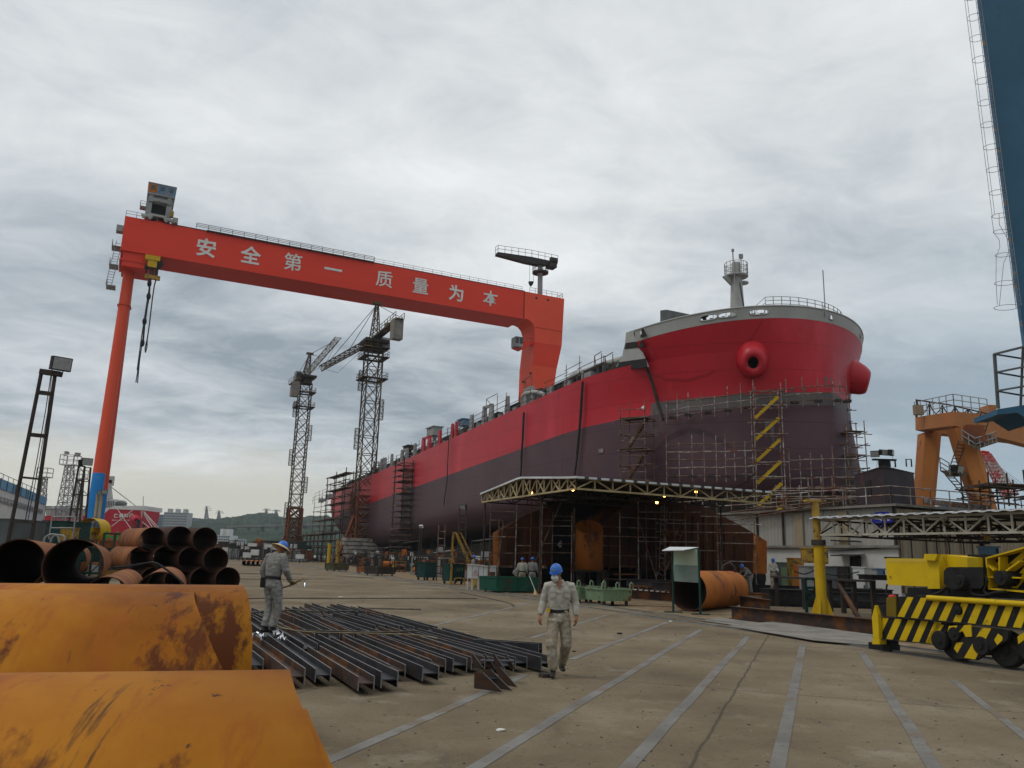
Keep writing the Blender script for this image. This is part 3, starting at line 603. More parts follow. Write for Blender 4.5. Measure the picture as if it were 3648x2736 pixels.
# hatch coaming and deck outfit along the near edge
mb = MB(); tN = T0 - BM + 2.2
for s0, s1 in ((73, 98), (100, 127), (129, 160), (162, 186)):
    mb.obox(WS((s0 + s1) / 2, tN + .2, ZD + .8), SS * (s1 - s0) / 2 - Z * SLOPE * (s1 - s0) / 2, SN * .2, Z * .8)
    s = s0
    while s < s1: mb.obox(WS(s, tN - .25, ZD + .75), SS * .05, SN * .25, Z * .7); s += 1.1
    mb.obox(WS((s0 + s1) / 2, tN - .1, ZD + 1.65), SS * (s1 - s0) / 2 - Z * SLOPE * (s1 - s0) / 2, SN * .4, Z * .06)
mb.build("hatch_coaming", M["dgrey"], ship)
def deck_post(px, ytop, ybot, w, m, two=False, boxc=None):
    s, z = ST(px, ybot, T0 - BM + .9); zt = ST(px, ytop, T0 - BM + .9)[1]; zb = WS(s, 0, ZD).z; t = T0 - BM + .9
    mb = MB()
    for k in ((-1, 1) if two else (0,)):
        c = s + k * w * .9; q = [W(c - w * .6, t, zb), W(c + w * .6, t, zb), W(c + w * .28, t, zt), W(c - w * .28, t, zt)]; mb.prism(q, SN * .35)
    if two: mb.prism([W(s - w * 1.2, t, zt - .35), W(s + w * 1.2, t, zt - .35), W(s + w * 1.2, t, zt), W(s - w * 1.2, t, zt)], SN * .35)
    return mb.build("deck_post", m, ship)
for a in ((1803, 1412, 1468, 1.0, "grey", False), (1733, 1444, 1509, 1.3, "grey", True), (1675, 1479, 1533, 1.1, "grey", False), (1621, 1502, 1557, .9, "gred", False), (1607, 1510, 1563, .9, "gred", False),
          (1562, 1534, 1577, 1.2, "gred", False), (1515, 1556, 1596, 1.6, "gred", True), (1475, 1580, 1607, 1.2, "grey", False), (1437, 1600, 1630, 1.4, "grey", True), (1392, 1618, 1650, 1.2, "grey", False), (1362, 1633, 1664, 1.3, "grey", True), (1330, 1645, 1680, 1.2, "grey", False), (1880, 1380, 1436, 1.0, "grey", True)):
    deck_post(a[0], a[1], a[2], a[3], RED if a[4] == "gred" else M[a[4]], a[5])
for px, y0, y1, hw, m in ((1533, 1524, 1552, 12, "grey"), (1641, 1496, 1516, 9, "blued"), (1446, 1590, 1600, 9, "dark")):
    s, z1 = ST(px, y0, T0 - 14); _, z0 = ST(px, y1, T0 - 14); d_ = abs(ST(px + hw, y0, T0 - 14)[0] - s); mb = MB(); mb.wbox(s - d_, s + d_, T0 - 14, T0 - 12.4, z0, z1); mb.wbox(s - d_ * 1.15, s + d_ * 1.15, T0 - 14.2, T0 - 12.2, z1, z1 + .15)
    mb.wbox(s - .3, s + .3, T0 - 13.4, T0 - 12.9, WS(s, 0, ZD).z, z0); mb.build("ventilator_box", M[m], ship)
mb = MB(); s = 71; tt = T0 - BM + .55
while s < 208:
    e = min(s + rnd.choice((3, 4, 5)), 208); h = rnd.uniform(1.2, 2.3)
    for k in range(2 if h < 1.7 else 3): zz = ZD + h * (k + 1) / (2 if h < 1.7 else 3); mb.tube(WS(s - .4, tt, zz), WS(e + .4, tt, zz + rnd.uniform(-.1, .1)), .04, 5)
    mb.tube(WS(s, tt, ZD), WS(s, tt, ZD + h + rnd.uniform(.1, 1.1)), .04, 5); mb.tube(WS(e, tt, ZD), WS(e, tt, ZD + h + .2), .04, 5); s = e
mb.build("deck_railing", M["tuber"], ship)
mb = MB(); s = 75
while s < 205:   # small gear behind the rail
    h = rnd.uniform(.5, 1.7); l = rnd.uniform(.4, 1.6); mb.wbox(s, s + l, T0 - 15.2, T0 - 14.3, WS(s, 0, ZD).z - .1, WS(s, 0, ZD).z + h)
    mb.build("deck_fitting", M["grey"], ship); mb = MB()
    if rnd.random() < .4: p = WS(s + l + .6, T0 - 15, ZD); mb.tube(p, p + Z * rnd.uniform(1, 2), .18, 8); mb.build("vent_pipe", M["grey"], ship); mb = MB()
    s += l + rnd.uniform(.8, 3.5)
def pipe_px(pts, t, r, m, name="deck_pipe"):
    mb = MB(); P = [W(*(lambda q: (q[0], t, q[1]))(ST(x, y, t))) for x, y in pts]
    Q = []
    for i in range(len(P) - 1):
        for k in range(4):
            f = k / 4; p0, p1, p2, p3 = P[max(i - 1, 0)], P[i], P[i + 1], P[min(i + 2, len(P) - 1)]
            Q.append(.5 * ((2 * p1) + (p2 - p0) * f + (2 * p0 - 5 * p1 + 4 * p2 - p3) * f * f + (3 * p1 - p0 - 3 * p2 + p3) * f ** 3))
    Q.append(P[-1]); mb.path(Q, r, 10); return mb.build(name, m, ship)
pipe_px([(1862, 1450), (1861, 1425), (1868, 1405), (1895, 1397), (1925, 1400), (1942, 1410)], T0 - 15.6, .26, M["lgrey"])
pipe_px([(2010, 1385), (2020, 1362), (2045, 1338), (2090, 1322), (2150, 1300), (2220, 1280)], T0 - 13.5, .38, M["lgrey"])
pipe_px([(2170, 1300), (2195, 1288), (2225, 1282)], T0 - 11, .5, M["lgrey"])
mb = MB()
for (x0, x1, y0, y1) in ((1868, 1890, 1384, 1440), (1900, 1925, 1380, 1425), (1935, 1955, 1385, 1415), (2055, 2080, 1330, 1372), (2085, 2105, 1325, 1360), (2125, 2150, 1295, 1350), (2160, 2200, 1300, 1335)):
    s, z1 = ST(x0, y0, T0 - 14.4); s1, _ = ST(x1, y0, T0 - 14.4); mb.wbox(min(s, s1), max(s, s1), T0 - 14.4, T0 - 13.4, WS(s, 0, ZD).z, z1 - .4)
mb.build("deck_machinery", M["dark"], ship)
mb = MB()
for x0, x1, y0 in ((2118, 2143, 1268), (2155, 2183, 1272), (1870, 1895, 1352), (1733, 1772, 1422)):
    s, z1 = ST(x0, y0, T0 - 13.9); s1, _ = ST(x1, y0, T0 - 13.9)
    for q in (s, s1): mb.tube(W(q, T0 - 13.9, WS(q, 0, ZD).z), W(q, T0 - 13.9, z1), .05, 5)
    mb.tube(W(s, T0 - 13.9, z1), W(s1, T0 - 13.9, z1 + .2), .05, 5); mb.tube(W(s, T0 - 13.9, z1), W(s1 + 1, T0 - 13.9, z1 - 1.8), .05, 5)
mb.build("deck_scaffold", M["tuber"], ship)
# marks on the shell: white diamond mark, sea chest patches, primer tabs above the band
def patch(pts, m, name, off=.03):
    P = []; 
    for x, y in pts: p, g = hull_hit(x, y); P.append(p + g * off)
    mb = MB(); mb.prism(P, g * .01); return mb.build(name, m, ship)
patch([(2292, 1444), (2299, 1452), (2293, 1461), (2284, 1453)], M["letter"], "diamond_mark")
patch([(2133, 1600), (2149, 1598), (2150, 1612), (2134, 1614)], M["conc"], "anode_patch")
for x, y in ((2400, 1430), (2452, 1422), (2503, 1416), (2527, 1413), (2583, 1408), (2642, 1402), (2676, 1399), (2720, 1396), (2755, 1392), (2788, 1389), (2822, 1386), (2865, 1384)):
    patch([(x - 4, y + 10), (x - 4, y), (x + 4, y - 1), (x + 5, y + 9)], BND, "primer_tab")
patch([(2940, 1385), (2937, 1344), (2960, 1342), (2962, 1384)], BND, "primer_tab")
patch([(2352, 1430), (2343, 1424), (2351, 1500), (2361, 1498)], BND, "primer_tab")
g1 = patch([(2724, 1500), (2755, 1497), (2768, 1700), (2735, 1702)], mat("repaired_plate", [(.12, .12, .125), (.095, .095, .10)], 1, .5), "primer_patch", .02)
# hanging cables over the side
for i, (pts, lab) in enumerate((([(1876, 1470), (1872, 1560), (1867, 1640), (1864, 1700)], "black cable bundle hanging down the hull over the canopy gable"), ([(2086, 1360), (2080, 1450), (2074, 1540), (2066, 1620), (2055, 1705)], "black cable bundle hanging down the hull over the canopy corner"),
                 ([(1607, 1560), (1603, 1640), (1600, 1720), (1588, 1800)], "thin cable hanging down the hull amidships between the scaffold towers"))):
    P = []
    for x, y in pts: p, g = hull_hit(x, y); P.append(p + g * .35)
    mb = MB(); mb.path(P, .11 if i < 2 else .07, 6)
    if i < 2: mb.path([q + SS * .25 + Z * .01 for q in P[:-1]], .05, 5)
    one(mb, "cable", lab, "cable", M["black"], P[0], "cables hanging over the ship side")
# keel blocks and shores below
mb = MB()
def berth_block(s, t, i):
    top = WS(s, t, ZB).z; mb = MB()
    if top < .6: return
    mb.wbox(s - .5, s + .5, t - .8, t + .8, 0, top * .65); mb.wbox(s - .35, s + .35, t - .6, t + .6, top * .65, top)
    one(mb, "keel_block", "dark support block standing under the ship bottom in the shade", "support block", M["dark"], W(s, t, 0), "support blocks under the ship")
for i, s in enumerate(range(68, 190, 13)):
    for t in (50.6,): berth_block(s, t + (4 if s < 70 else 0), i)

# ================================================================ big red gantry crane
S0, S1, ZT, ZBm = 160.0, 168.2, 63.27, 56.56
gan = thing("gantry_crane", "giant red gantry crane spanning over the ship with white characters on its girder", "gantry crane", W(160, -3, 0))
def tz(pts, s=S0): return [W(s, *TS(x, y, s)) for x, y in pts]
mb = MB(); mb.wbox(S0, S1, -4.6, 80.6, ZBm, ZT)
mb.wbox(S0 - .06, S0, 6.55, 7.0, ZBm, ZT); mb.wbox(S0 - .06, S0, 8.2, 8.6, ZBm, ZT)
mb.wbox(S0 - .12, S1 + .1, -4.6, 80.6, ZBm - .12, ZBm + .12); gd = mb.build("girder", M["gred"], gan)
out = [(-0, 0)]
mb = MB(); out = [(80.62, ZT), (91.44, ZT), (90.9, 51.45), (89.62, 45.7), (88.6, 38), (87.5, 0), (83.2, 0), (83.05, 38), (83.17, 45.62), (83.69, 51.3), (83.64, 54.3), (83.2, 55.5), (82.4, 56.3), (81.4, 56.62), (80.62, ZBm)]
mb.prism([W(S0, t, z) for t, z in out], SS * 6.6); mb.build("box_leg", M["gred2"], gan)
mb = MB(); q = [(83.62, 51.35), (90.86, 51.35), (89.66, 45.8), (83.25, 45.8)]; mb.prism([W(S0 - .03, t, z) for t, z in q], SS * .02); mb.build("paint_band", M["gred"], gan)
mb = MB(); mb.wbox(S0 - .04, S0 - .01, 80.45, 80.75, ZBm, ZT); mb.wbox(S0 - .04, S0 - .01, 83.6, 90.9, 54.9, 55.0); mb.build("seam", mat("seam_dark_red", [(.25, .025, .012), (.2, .02, .01)], 1, .6), gan)  # thin dark red strips along the girder and leg joints
mb = MB()
for (x, y) in ((1911, 1062), (1952, 1069), (1890, 1330), (1864, 1360)): t, z = TS(x, y, S0); mb.tube(W(S0 - .05, t, z), W(S0 - .02, t, z), .32, 10)
mb.build("manhole", M["dark"], gan)
# left pipe legs, orange above and blue below
for k, (fs, ft) in enumerate(((158, -3.15), (168, -2.35))):
    top = W(164, -2.7, 54.0); ft_ = W(fs, ft, 0); mb = MB(); d = top - ft_; zsw = (14.4, 12.2)[k]; f = zsw / 54.0
    mb.mi = 1; mb.tube(ft_, ft_ + d * f, 1.07, 20); mb.tube(ft_ + d * .1, ft_ + d * .104, 1.25, 20); mb.mi = 0; mb.tube(ft_ + d * f, top, 1.07, 20, .98); mb.tube(ft_ + d * .86, ft_ + d * .863, 1.22, 20)
    mb.build("pipe_leg", [M["gleg"], M["gblue"]], gan)
mb = MB(); mb.wbox(160.4, 167.8, -4.1, 1.4, 53.6, ZBm - .12); mb.wbox(160.2, 168.0, -4.6, 2.2, 54.6, 54.9); mb.build("leg_head", M["gred"], gan)
mb = MB(); mb.wbox(155, 172, -4.6, -.6, .3, 2.6); mb.build("sill_beam", M["gblue"], gan)
mb = MB()
for zz in (49.5, 53.6, 57.3): mb.wbox(161, 164, -6.2, -4.6, zz, zz + .15); mb.rail([W(161, -6.15, zz), W(164, -6.15, zz)], 1.3, .05, 1.5)
mb.ladder(W(161.2, -5.8, 49.6), W(161.2, -5.0, 58.5), SN, 1.0, .06, .5); mb.wbox(160.3, 162, -5.8, -4.6, 60.2, 61.4); mb.build("access_ladder", M["grey"], gan)
# top rail and railing
mb = MB(); mb.wbox(S0 - .1, S0 + .5, 2, 80.6, ZT, ZT + .12); mb.wbox(S0 - .5, S0 - .1, 10, 44, ZT - .1, ZT + .12); mb.build("trolley_rail", M["dark"], gan)
mb = MB(); mb.rail([W(S0 - .5, 8, ZT + .12), W(S0 - .5, 44, ZT + .12)], 1.0, .07, 2.2, 3); mb.rail([W(S0, 44, ZT), W(S0, 80, ZT)], 1.0, .045, 2.2, 2); mb.rail([W(S0, -4.5, ZT), W(S0, 1, ZT)], 1.1, .05, 2, 2); mb.rail([W(S0, 82, ZT), W(S0, 91, ZT), W(S1 - 2, 91, ZT)], 1.2, .05, 1.5, 2); mb.build("girder_railing", M["grey"], gan)
mb = MB(); mb.tube(W(162, 1.4, ZT), W(162, 1.8, ZT + 4.6), .09, 6); mb.box(W(162, 1.85, ZT + 4.6), (.5, .3, .4)); mb.wbox(161, 163, .6, 2.0, ZT, ZT + .9); mb.build("signal_post", M["gred"], gan)
# characters
for i, (ch, x, y) in enumerate((("安", 735, 883), ("全", 893, 910), ("第", 1044, 934), ("一", 1187, 961), ("质", 1369, 994), ("量", 1498, 1019), ("为", 1626, 1045), ("本", 1747, 1063))):
    t, z = TS(x, y, S0); sz = 3.9
    glyph(ch, sz, W(S0, t - sz * .5, z - sz * .38), SN, Z, .1, .010 if ch in "第量质本" else .022).build("character", M["letter"], gan)
# trolley with machine house
tr_ = thing("crane_trolley", "grey trolley with a blue and rusty machine house riding on top of the red girder", "crane trolley", W(164, 3, ZT))
def TZ(x, y, s=S0): return TS(400 + x / 5.53, 650 + y / 5.53, s)
sF = 159.0
a, b = TZ(715, 0, sF), TZ(1240, 290, sF); hz0, hz1 = TZ(1240, 290, sF)[1], TZ(1265, 110, sF)[1]
hz1 = (TZ(715, 0, sF)[1] + hz1) / 2; hz0 = (TZ(705, 190, sF)[1] + hz0) / 2; t0, t1 = TZ(712, 100, sF)[0], TZ(1255, 190, sF)[0]
mb = MB(); mb.wbox(sF, sF + 9, t0, t1, hz0, hz1); mb.wbox(sF - .1, sF + 9.1, t0 - .1, t1 + .1, hz1, hz1 + .15); mb.wbox(sF - .1, sF + .2, t0, t1, hz0 - .3, hz0); mh_ = mb.build("machine_house", M["grey"], tr_)
for k, m_ in enumerate(("rusto", "blued", "blued")):
    w_ = (t1 - t0) / 3; mb = MB(); mb.wbox(sF - .06, sF - .01, t0 + k * w_ + .08, t0 + (k + 1) * w_ - .08, hz0 + .1, hz1 - .1); pn = mb.build("side_panel", M[m_], mh_); mb = MB(); mb.wbox(sF - .12, sF - .07, t0 + (k + .32) * w_, t0 + (k + .72) * w_, hz0 + .75, hz1 - .35); mb.build("window", M["glass"], pn)
mb = MB(); mb.wbox(sF + .5, sF + 8.5, t0 + .1, t1 - .2, hz0 - 1.7, hz0); mb.wbox(sF + .1, sF + .5, t0 + .4, t0 + 1.1, hz0 - 1.7, hz0); mb.wbox(sF + .1, sF + .5, t1 - 1.3, t1 - .6, hz0 - 1.7, hz0); mb.wbox(sF + .1, sF + .6, t0 + 1.1, t1 - 1.3, hz0 - 1.5, hz0 - .9); mb.build("trolley_frame", M["grey"], tr_)
zz = ZT + .25; tm0, tm1 = t0 + .0, t1 - .35
for tt in (tm0, tm1 - 1.0): mb = MB(); mb.wbox(sF + .4, sF + 8.4, tt, tt + 1.0, zz + .5, hz0 - 1.7); mb.build("trolley_leg", M["grey"], tr_)
mb = MB(); mb.wbox(sF + 1.6, sF + 8, tm0 + 1, tm1 - 1, zz + .6, hz0 - 1.7); mb.build("hoist", M["black"], tr_)
mb = MB()
for tt in (tm0 - .6, tm1 - 1.2):
    mb.wbox(sF + .2, sF + .8, tt, tt + 2.0, zz + .15, zz + .6)
    for q in (.45, 1.55): mb.tube(W(sF + .3, tt + q, zz + .12), W(sF + .7, tt + q, zz + .12), .33, 12)
mb.wbox(sF + .2, sF + .8, tm0 + .6, tm1 - .8, zz + .55, zz + .95); mb.build("bogie", M["lgrey"], tr_)
mb = MB(); mb.wbox(sF, sF + .9, t1 - .6, t1 + .1, zz + 1.0, zz + 2.1); mb.build("control_box", M["yeld"], tr_); mb = MB(); mb.wbox(sF, sF + 1.0, t1 + .1, t1 + 1.0, zz - .1, zz + .9); mb.build("drive_cover", M["grey"], tr_)
mb = MB(); mb.wbox(sF, sF + 2, tm0 - 1.0, tm0, zz + 1.9, zz + 2.05); mb.rail([W(sF, tm0, zz + 2), W(sF, tm0 - 1, zz + 2), W(sF + 2, tm0 - 1, zz + 2)], 1, .05, 1, 2); mb.build("side_platform", M["grey"], tr_)
# hook block and slings hanging under the girder
hk = thing("hook_block", "yellow hook block hanging below the left end of the red girder with long wire slings", "crane hook", W(160, 6, 50))
def TP(x, y, s=159.5): return W(s, *TS(350 + x / 2.073, 600 + y / 2.073, s))
mb = MB(); p = TP(402, 668); mb.obox(p, SN * 1.3, SS * .8, Z * .45); mb.obox(TP(400, 700), SN * .8, SS * .6, Z * .9); hb = mb.build("sheave_block", M["yel"], hk)
mb = MB(); mb.tube(TP(436, 706) - SS * .3, TP(436, 706) + SS * .3, 1.0, 16); mb.tube(TP(358, 730) - SS * .2, TP(358, 730) + SS * .2, .45, 12); mb.path([TP(436, 730), TP(433, 760), TP(428, 800)], .28, 6); mb.path([TP(358, 730), TP(355, 755), TP(350, 772)], .2, 6); mb.build("sheave", M["black"], hk)
mb = MB(); mb.obox(TP(400, 805), SN * 1.35, SS * .3, Z * .4); mb.build("lifting_beam", M["yeld"], hk)
mb = MB()
for x in (384, 392, 400, 408): mb.tube(TP(x, 730), TP(x - 2, 800), .09, 5)
mb.path([TP(383, 800), TP(380, 850), TP(376, 940), TP(345, 1100), TP(330, 1290)], .2, 6); mb.path([TP(376, 880), TP(345, 1080), TP(322, 1230), TP(287, 1490)], .1, 5); mb.path([TP(380, 900), TP(350, 1120), TP(326, 1280), TP(278, 1580)], .1, 5); mb.path([TP(330, 1250), TP(305, 1420), TP(290, 1585)], .1, 5)
mb.path([TP(430, 810), TP(415, 860), TP(400, 960), TP(378, 1150), TP(362, 1260), TP(346, 1330), TP(349, 1360)], .12, 5); mb.path([TP(362, 1260), TP(360, 1320), TP(349, 1360)], .1, 5); mb.build("wire_sling", M["steel"], hk)
mb = MB()
for x, y in ((378, 850), (372, 945), (342, 1130), (326, 1290)): mb.ball(TP(x, y), .42, 8, 6, (1, 1, 1.7))
mb.build("shackle", M["black"], hk)
# service jib crane on top at the right end
jc = thing("jib_crane", "dark grey slewing jib crane with railing standing on the right end of the red girder", "jib crane", W(164, 82, ZT))
def T3(x, y, s=163.0): return W(s, *TS(1200 + x / 2.073, 800 + y / 2.073, s))
mb = MB(); mb.tube(T3(1500, 520), T3(1503, 300), .62, 14); mb.build("post", M["grey"], jc)
mb = MB(); mb.tube(T3(1503, 362), T3(1503, 350), 2.0, 14); mb.rail([T3(1503, 352) + V((math.cos(a * .785), math.sin(a * .785), 0)) * 1.9 for a in range(9)], 1.6, .06, 1.5, 2); mb.tube(T3(1503, 305), T3(1503, 285), 1.1, 12); mb.build("post_platform", M["dark"], jc)
mb = MB(); mb.prism([T3(1185, 222), T3(1190, 202), T3(1440, 238), T3(1632, 278), T3(1630, 292), T3(1500, 300), T3(1400, 280)], SS * 1.4); mb.wbox(162.6, 164.8, T3(1572, 0).dot(SN), T3(1625, 0).dot(SN), T3(1600, 318).z, T3(1600, 285).z); mb.build("jib", M["dark"], jc)
mb = MB(); mb.rail([T3(1190, 202), T3(1440, 238), T3(1632, 278)], 1.7, .06, 2, 2); mb.rail([T3(1190, 202), T3(1190, 202) + SS * 1.5], 1.7, .06, 2, 2); mb.build("jib_railing", M["grey"], jc)
mb = MB(); mb.obox(T3(1600, 262), SN * .9, SS * .5, Z * .5); mb.build("winch", M["dark"], jc)
mb = MB(); mb.tube(T3(1424, 275), T3(1424, 415), .04, 4); mb.tube(T3(1454, 280), T3(1452, 415), .04, 4); mb.build("hoist_rope", M["black"], jc); mb = MB(); mb.prism([T3(1420, 418), T3(1456, 418), T3(1450, 438), T3(1438, 455), T3(1426, 440)], SS * .5); mb.build("hook", M["black"], jc)
# driver's cab under the right corner
cab = thing("crane_cab", "small driver cab with walkway fixed to the red box leg under the girder corner", "crane cab", W(160, 79, 50))
sC = 161.0
mb = MB(); a = T3(1305, 905, sC); b = T3(1355, 840, sC); mb.obox((a + b) / 2, SN * abs((b - a).dot(SN)) / 2 * 1.05, SS * 1.2, Z * abs(b.z - a.z) / 2); c_ = mb.build("cab_body", M["grey"], cab)
mb = MB()
for k in (-1, 1): mb.obox((a + b) / 2 + SN * k * .55 - SS * 1.22 + Z * .3, SN * .42, SS * .02, Z * .75)
mb.build("window", M["glass"], c_)
mb = MB(); mb.prism([T3(1310, 908, sC), T3(1360, 928, sC), T3(1440, 885, sC), T3(1455, 880, sC), T3(1455, 865, sC), T3(1380, 860, sC), T3(1360, 842, sC), T3(1356, 905, sC)], SS * 1.5); mb.build("bracket", M["gred"], cab)
mb = MB(); mb.rail([T3(1380, 862, sC), T3(1455, 868, sC)], 1.9, .07, 1.0, 2); mb.build("walkway_railing", M["gred"], cab)

# ================================================================ tower cranes
def PZ(x, y, z): return G(x, y, z)
def tower(name_label, base, axpx, mpx, w, dpts, jib, cj, apex, wt, kind):
    d0 = base
    t = thing("tower_crane", name_label, "tower crane", base)
    top = mpx
    mb = MB(); n = int((top.z - base.z) / (w * 1.15)); mb.lattice(base + Z * 3.5, top, w, n, .15, SN, .08, x=True); mb.build("mast", M["tower"], t)
    mb = MB(); mb.lattice(base + Z * 3, base + Z * 13, w * 1.12, 4, .24, SN, .14, x=True); mb.build("mast_base", M["towero"], t)
    mb = MB()
    for f in (.22, .37, .52, .67, .8):
        p = base.lerp(top, f) + SN * (w * .75 if int(f * 100) % 2 else -w * .75); mb.lattice(p, p + Z * 4.2, .8, 6, .05, SN, .04)
    mb.build("climbing_cage", M["tower"], t)
    for i, dz in enumerate(dpts):
        c = V((top.x, top.y, dz)); mb = MB(); r = w * .82
        for sg in (-1, 1): mb.obox(c + SN * sg * r * .8, SN * r * .25, SS * r, Z * .08); mb.obox(c + SS * sg * r * .8, SN * r, SS * r * .25, Z * .08)
        q = [c + SN * r - SS * r, c + SN * r + SS * r, c - SN * r + SS * r, c - SN * r - SS * r]; mb.rail(q + [q[0]], 1.2, .05, 1.4, 2); mb.build("mast_platform", M["tower"], t)
    mb = MB(); mb.tube(top, top + Z * 1.6, w * .62, 12, w * .5); mb.obox(top + Z * 1.9, SN * w * .8, SS * w * .8, Z * .3); mb.build("slewing_ring", M["dark"], t)
    jd = (jib - top); jd.z = 0; jd.normalize(); sd = jd.cross(Z)
    j0 = top + Z * 2.6
    # top tower
    mb = MB(); mb.lattice(j0, apex, 1.7, 7, .12, sd, .07, w2=.5); mb.obox(apex + Z * .2, sd * .9, jd * .5, Z * .25); mb.build("tower_head", M["tower"], t)
    mb = MB(); n = int((jib - j0).length / 1.6); mb.lattice(j0 + jd * 1.5, jib, 1.5, n, .11, sd, .06, sq=False); mb.build("jib", M["towerw"] if kind else M["tower"], t)
    mb = MB(); e = cj; mb.bar(j0 - jd * 0 + sd * .7, e + sd * .7, .2, .35); mb.bar(j0 - sd * .7, e - sd * .7, .2, .35); mb.bar(j0 + Z * .1, e + Z * .1, 1.2, .06); q = (e - j0); mb.rail([j0 + q * .35 + sd * .9, e + sd * .9], 1.3, .06, 1.6, 2); mb.rail([j0 + q * .35 - sd * .9, e - sd * .9], 1.3, .06, 1.6, 2); mb.obox(j0 + q * .55 + Z * .6, jd * .8, sd * .4, Z * .4); mb.build("counter_jib", M["tower"], t)
    mb = MB(); u = q.normalized(); mb.obox(e - u * 1.4 - Z * 1.8, jd * .85, sd * 1.0, Z * 2.0); mb.build("counterweight", M["conc"], t)
    mb = MB(); c = top + Z * 1.0 + sd * 2.2; mb.obox(c + Z * .9, jd * 1.0, sd * .8, Z * 1.2); cb = mb.build("cab", M["grey"], t); mb = MB(); mb.obox(c + Z * 1.2 + jd * 1.02, jd * .02, sd * .65, Z * .6); mb.obox(c + Z * 1.2 + sd * .82 * (-1 if sd.dot(EYE - c) < 0 else 1), jd * .7, sd * .02, Z * .6); mb.build("window", M["glass"], cb)
    mb = MB()
    for f in (.45, .85): mb.tube(apex, j0.lerp(jib, f) + Z * .8, .07, 5)
    mb.tube(apex, e + Z * .3, .06, 5); mb.build("tie_rod", M["dark"], t)
    p = j0.lerp(jib, .3); mb = MB(); mb.path([jib, jib.lerp(j0, .35) - Z * 3.2, j0.lerp(jib, .25) - Z * 1.2, j0], .04, 4); mb.build("hoist_rope", M["dark"], t)
    return t
B2 = V((AY(1283, 1990, 160).x, 160, 0)); d2 = AY(1334, 1252, 160)
T2 = V((B2.x, 160, d2.z)); hz = T2.z + 2.6
t2 = tower("taller yellow brown tower crane standing beside the hull with its jib pointing down left", B2, None, T2, 3.1, [T2.z - 1.5, T2.z - 6.0, T2.z + .4], PZ(1147, 1312, hz), PZ(1425, 1135, hz + 1), None or V((T2.x, 160, AY(1335, 1085, 160).z)), None, 0)
for dx, dy in ((-5.5, -3), (5.5, -3)):
    mb = MB(); p = B2 + SN * dx + SS * dy; mb.bar(p + Z * .3, B2 + SN * (1.6 if dx > 0 else -1.6) + Z * 9.5, .5, .5); mb.build("base_strut", M["towero"], t2)
mb = MB()
for k in range(6): mb.obox(B2 - SS * 2 + Z * (.7 + k * .75) + SN * rnd.uniform(-.35, .35), SN * rnd.uniform(3.5, 4.1), SS * 1.6, Z * .30)
mb.build("ballast_block", mat("pale_ballast", [(.40, .37, .32), (.26, .24, .21)], .8, .9, stain=[((.14, .12, .1), 1.2, .57)]), t2)
B1 = V((AY(1036, 1990, 212).x, 212, 0)); d1 = AY(1072, 1368, 212); T1 = V((B1.x, 212, d1.z)); hz = T1.z + 2.6
t1 = tower("shorter tower crane farther left with its jib raised to the upper right", B1, None, T1, 3.0, [T1.z - 2.5, T1.z - 6.5], AY(1205, 1208, 190), AY(1040, 1372, 208), V((T1.x + .5, 212, AY(1083, 1262, 212).z)), None, 1)
mb = MB(); mb.obox(B1 + Z * 1.5, SN * 2.6, SS * 2.6, Z * 1.5); mb.build("ballast_block", M["conc"], t1)
for dx in (-4, 4): mb = MB(); mb.bar(B1 + SN * dx + Z * .3, B1 + SN * dx * .3 + Z * 8, .45); mb.build("base_strut", M["towero"], t1)
# ================================================================ scaffolds
def scaff(lab, p0, u, v, wu, wv, h, mats="tubeg", step=1.9, nu=1, r=.045, decks=True, stair=None, group="scaffold towers at the hull", over=.5, jit=.12, name="scaffold"):
    """tube scaffold: p0 base corner, u along, v into depth"""
    o = thing(name, lab, "scaffold", p0, 0, group); m = M[mats]; u = V(u).normalized(); v = V(v).normalized()
    for j in (0, 1) if wv else (0,):
        for i in range(nu + 1):
            a = p0 + u * (wu * i / nu) + v * wv * j; mb = MB(); hh = h + rnd.uniform(-.2, 1.0); mb.tube(a, a + Z * hh + u * rnd.uniform(-.06, .06), r, 6); mb.build("pole", m, o)
    n = int(h / step)
    for k in range(1, n + 1):
        z = Z * (k * step)
        for j in (0, 1) if wv else (0,):
            a = p0 + v * wv * j + z - v * r * 1.6; mb = MB(); mb.tube(a - u * rnd.uniform(.2, over), a + u * (wu + rnd.uniform(.2, over)) + Z * rnd.uniform(-jit, jit), r, 6)
            if step > 1.5 and j == 0: mb.tube(a + Z * 1.0 - u * .1, a + u * (wu + .2) + Z * (1.0 + rnd.uniform(-jit, jit)), r * .9, 5)
            mb.build("ledger", m if rnd.random() < .6 else M["tuber"], o)
        if wv:
            mb = MB()
            for i in range(nu + 1): a = p0 + u * (wu * i / nu) + z + Z * .1 + u * r * 1.5; mb.tube(a - v * .3, a + v * (wv + .3), r, 5)
            mb.build("transom", M["tuber"], o)
            if decks and k % 2 == 0: mb = MB(); a = p0 + z + Z * .18; mb.prism([a, a + u * wu, a + u * wu + v * wv, a + v * wv], Z * .05); mb.build("deck_plank", M["wood"], o)
    if stair:
        k = 0
        while (k + 1) * stair[0] <= h:
            a = p0 + v * wv * .3 + u * wu * .08 + Z * (k * stair[0] + .1); b = p0 + v * wv * .3 + u * wu * .92 + Z * ((k + 1) * stair[0] + .1); mb = MB()
            for q in (0, .5):
                mb.bar(a + v * q, b + v * q, .06, .28)
            c = int((b - a).length / .3)
            for i in range(1, c): p = a.lerp(b, i / c); mb.bar(p, p + v * .5, .25, .05)
            for i in range(0, c, 2): p = a.lerp(b, i / c); mb.bar(p, p + Z * .3, .05)
            mb.build("stair_flight", M[stair[1]], o); k += 1
    return o
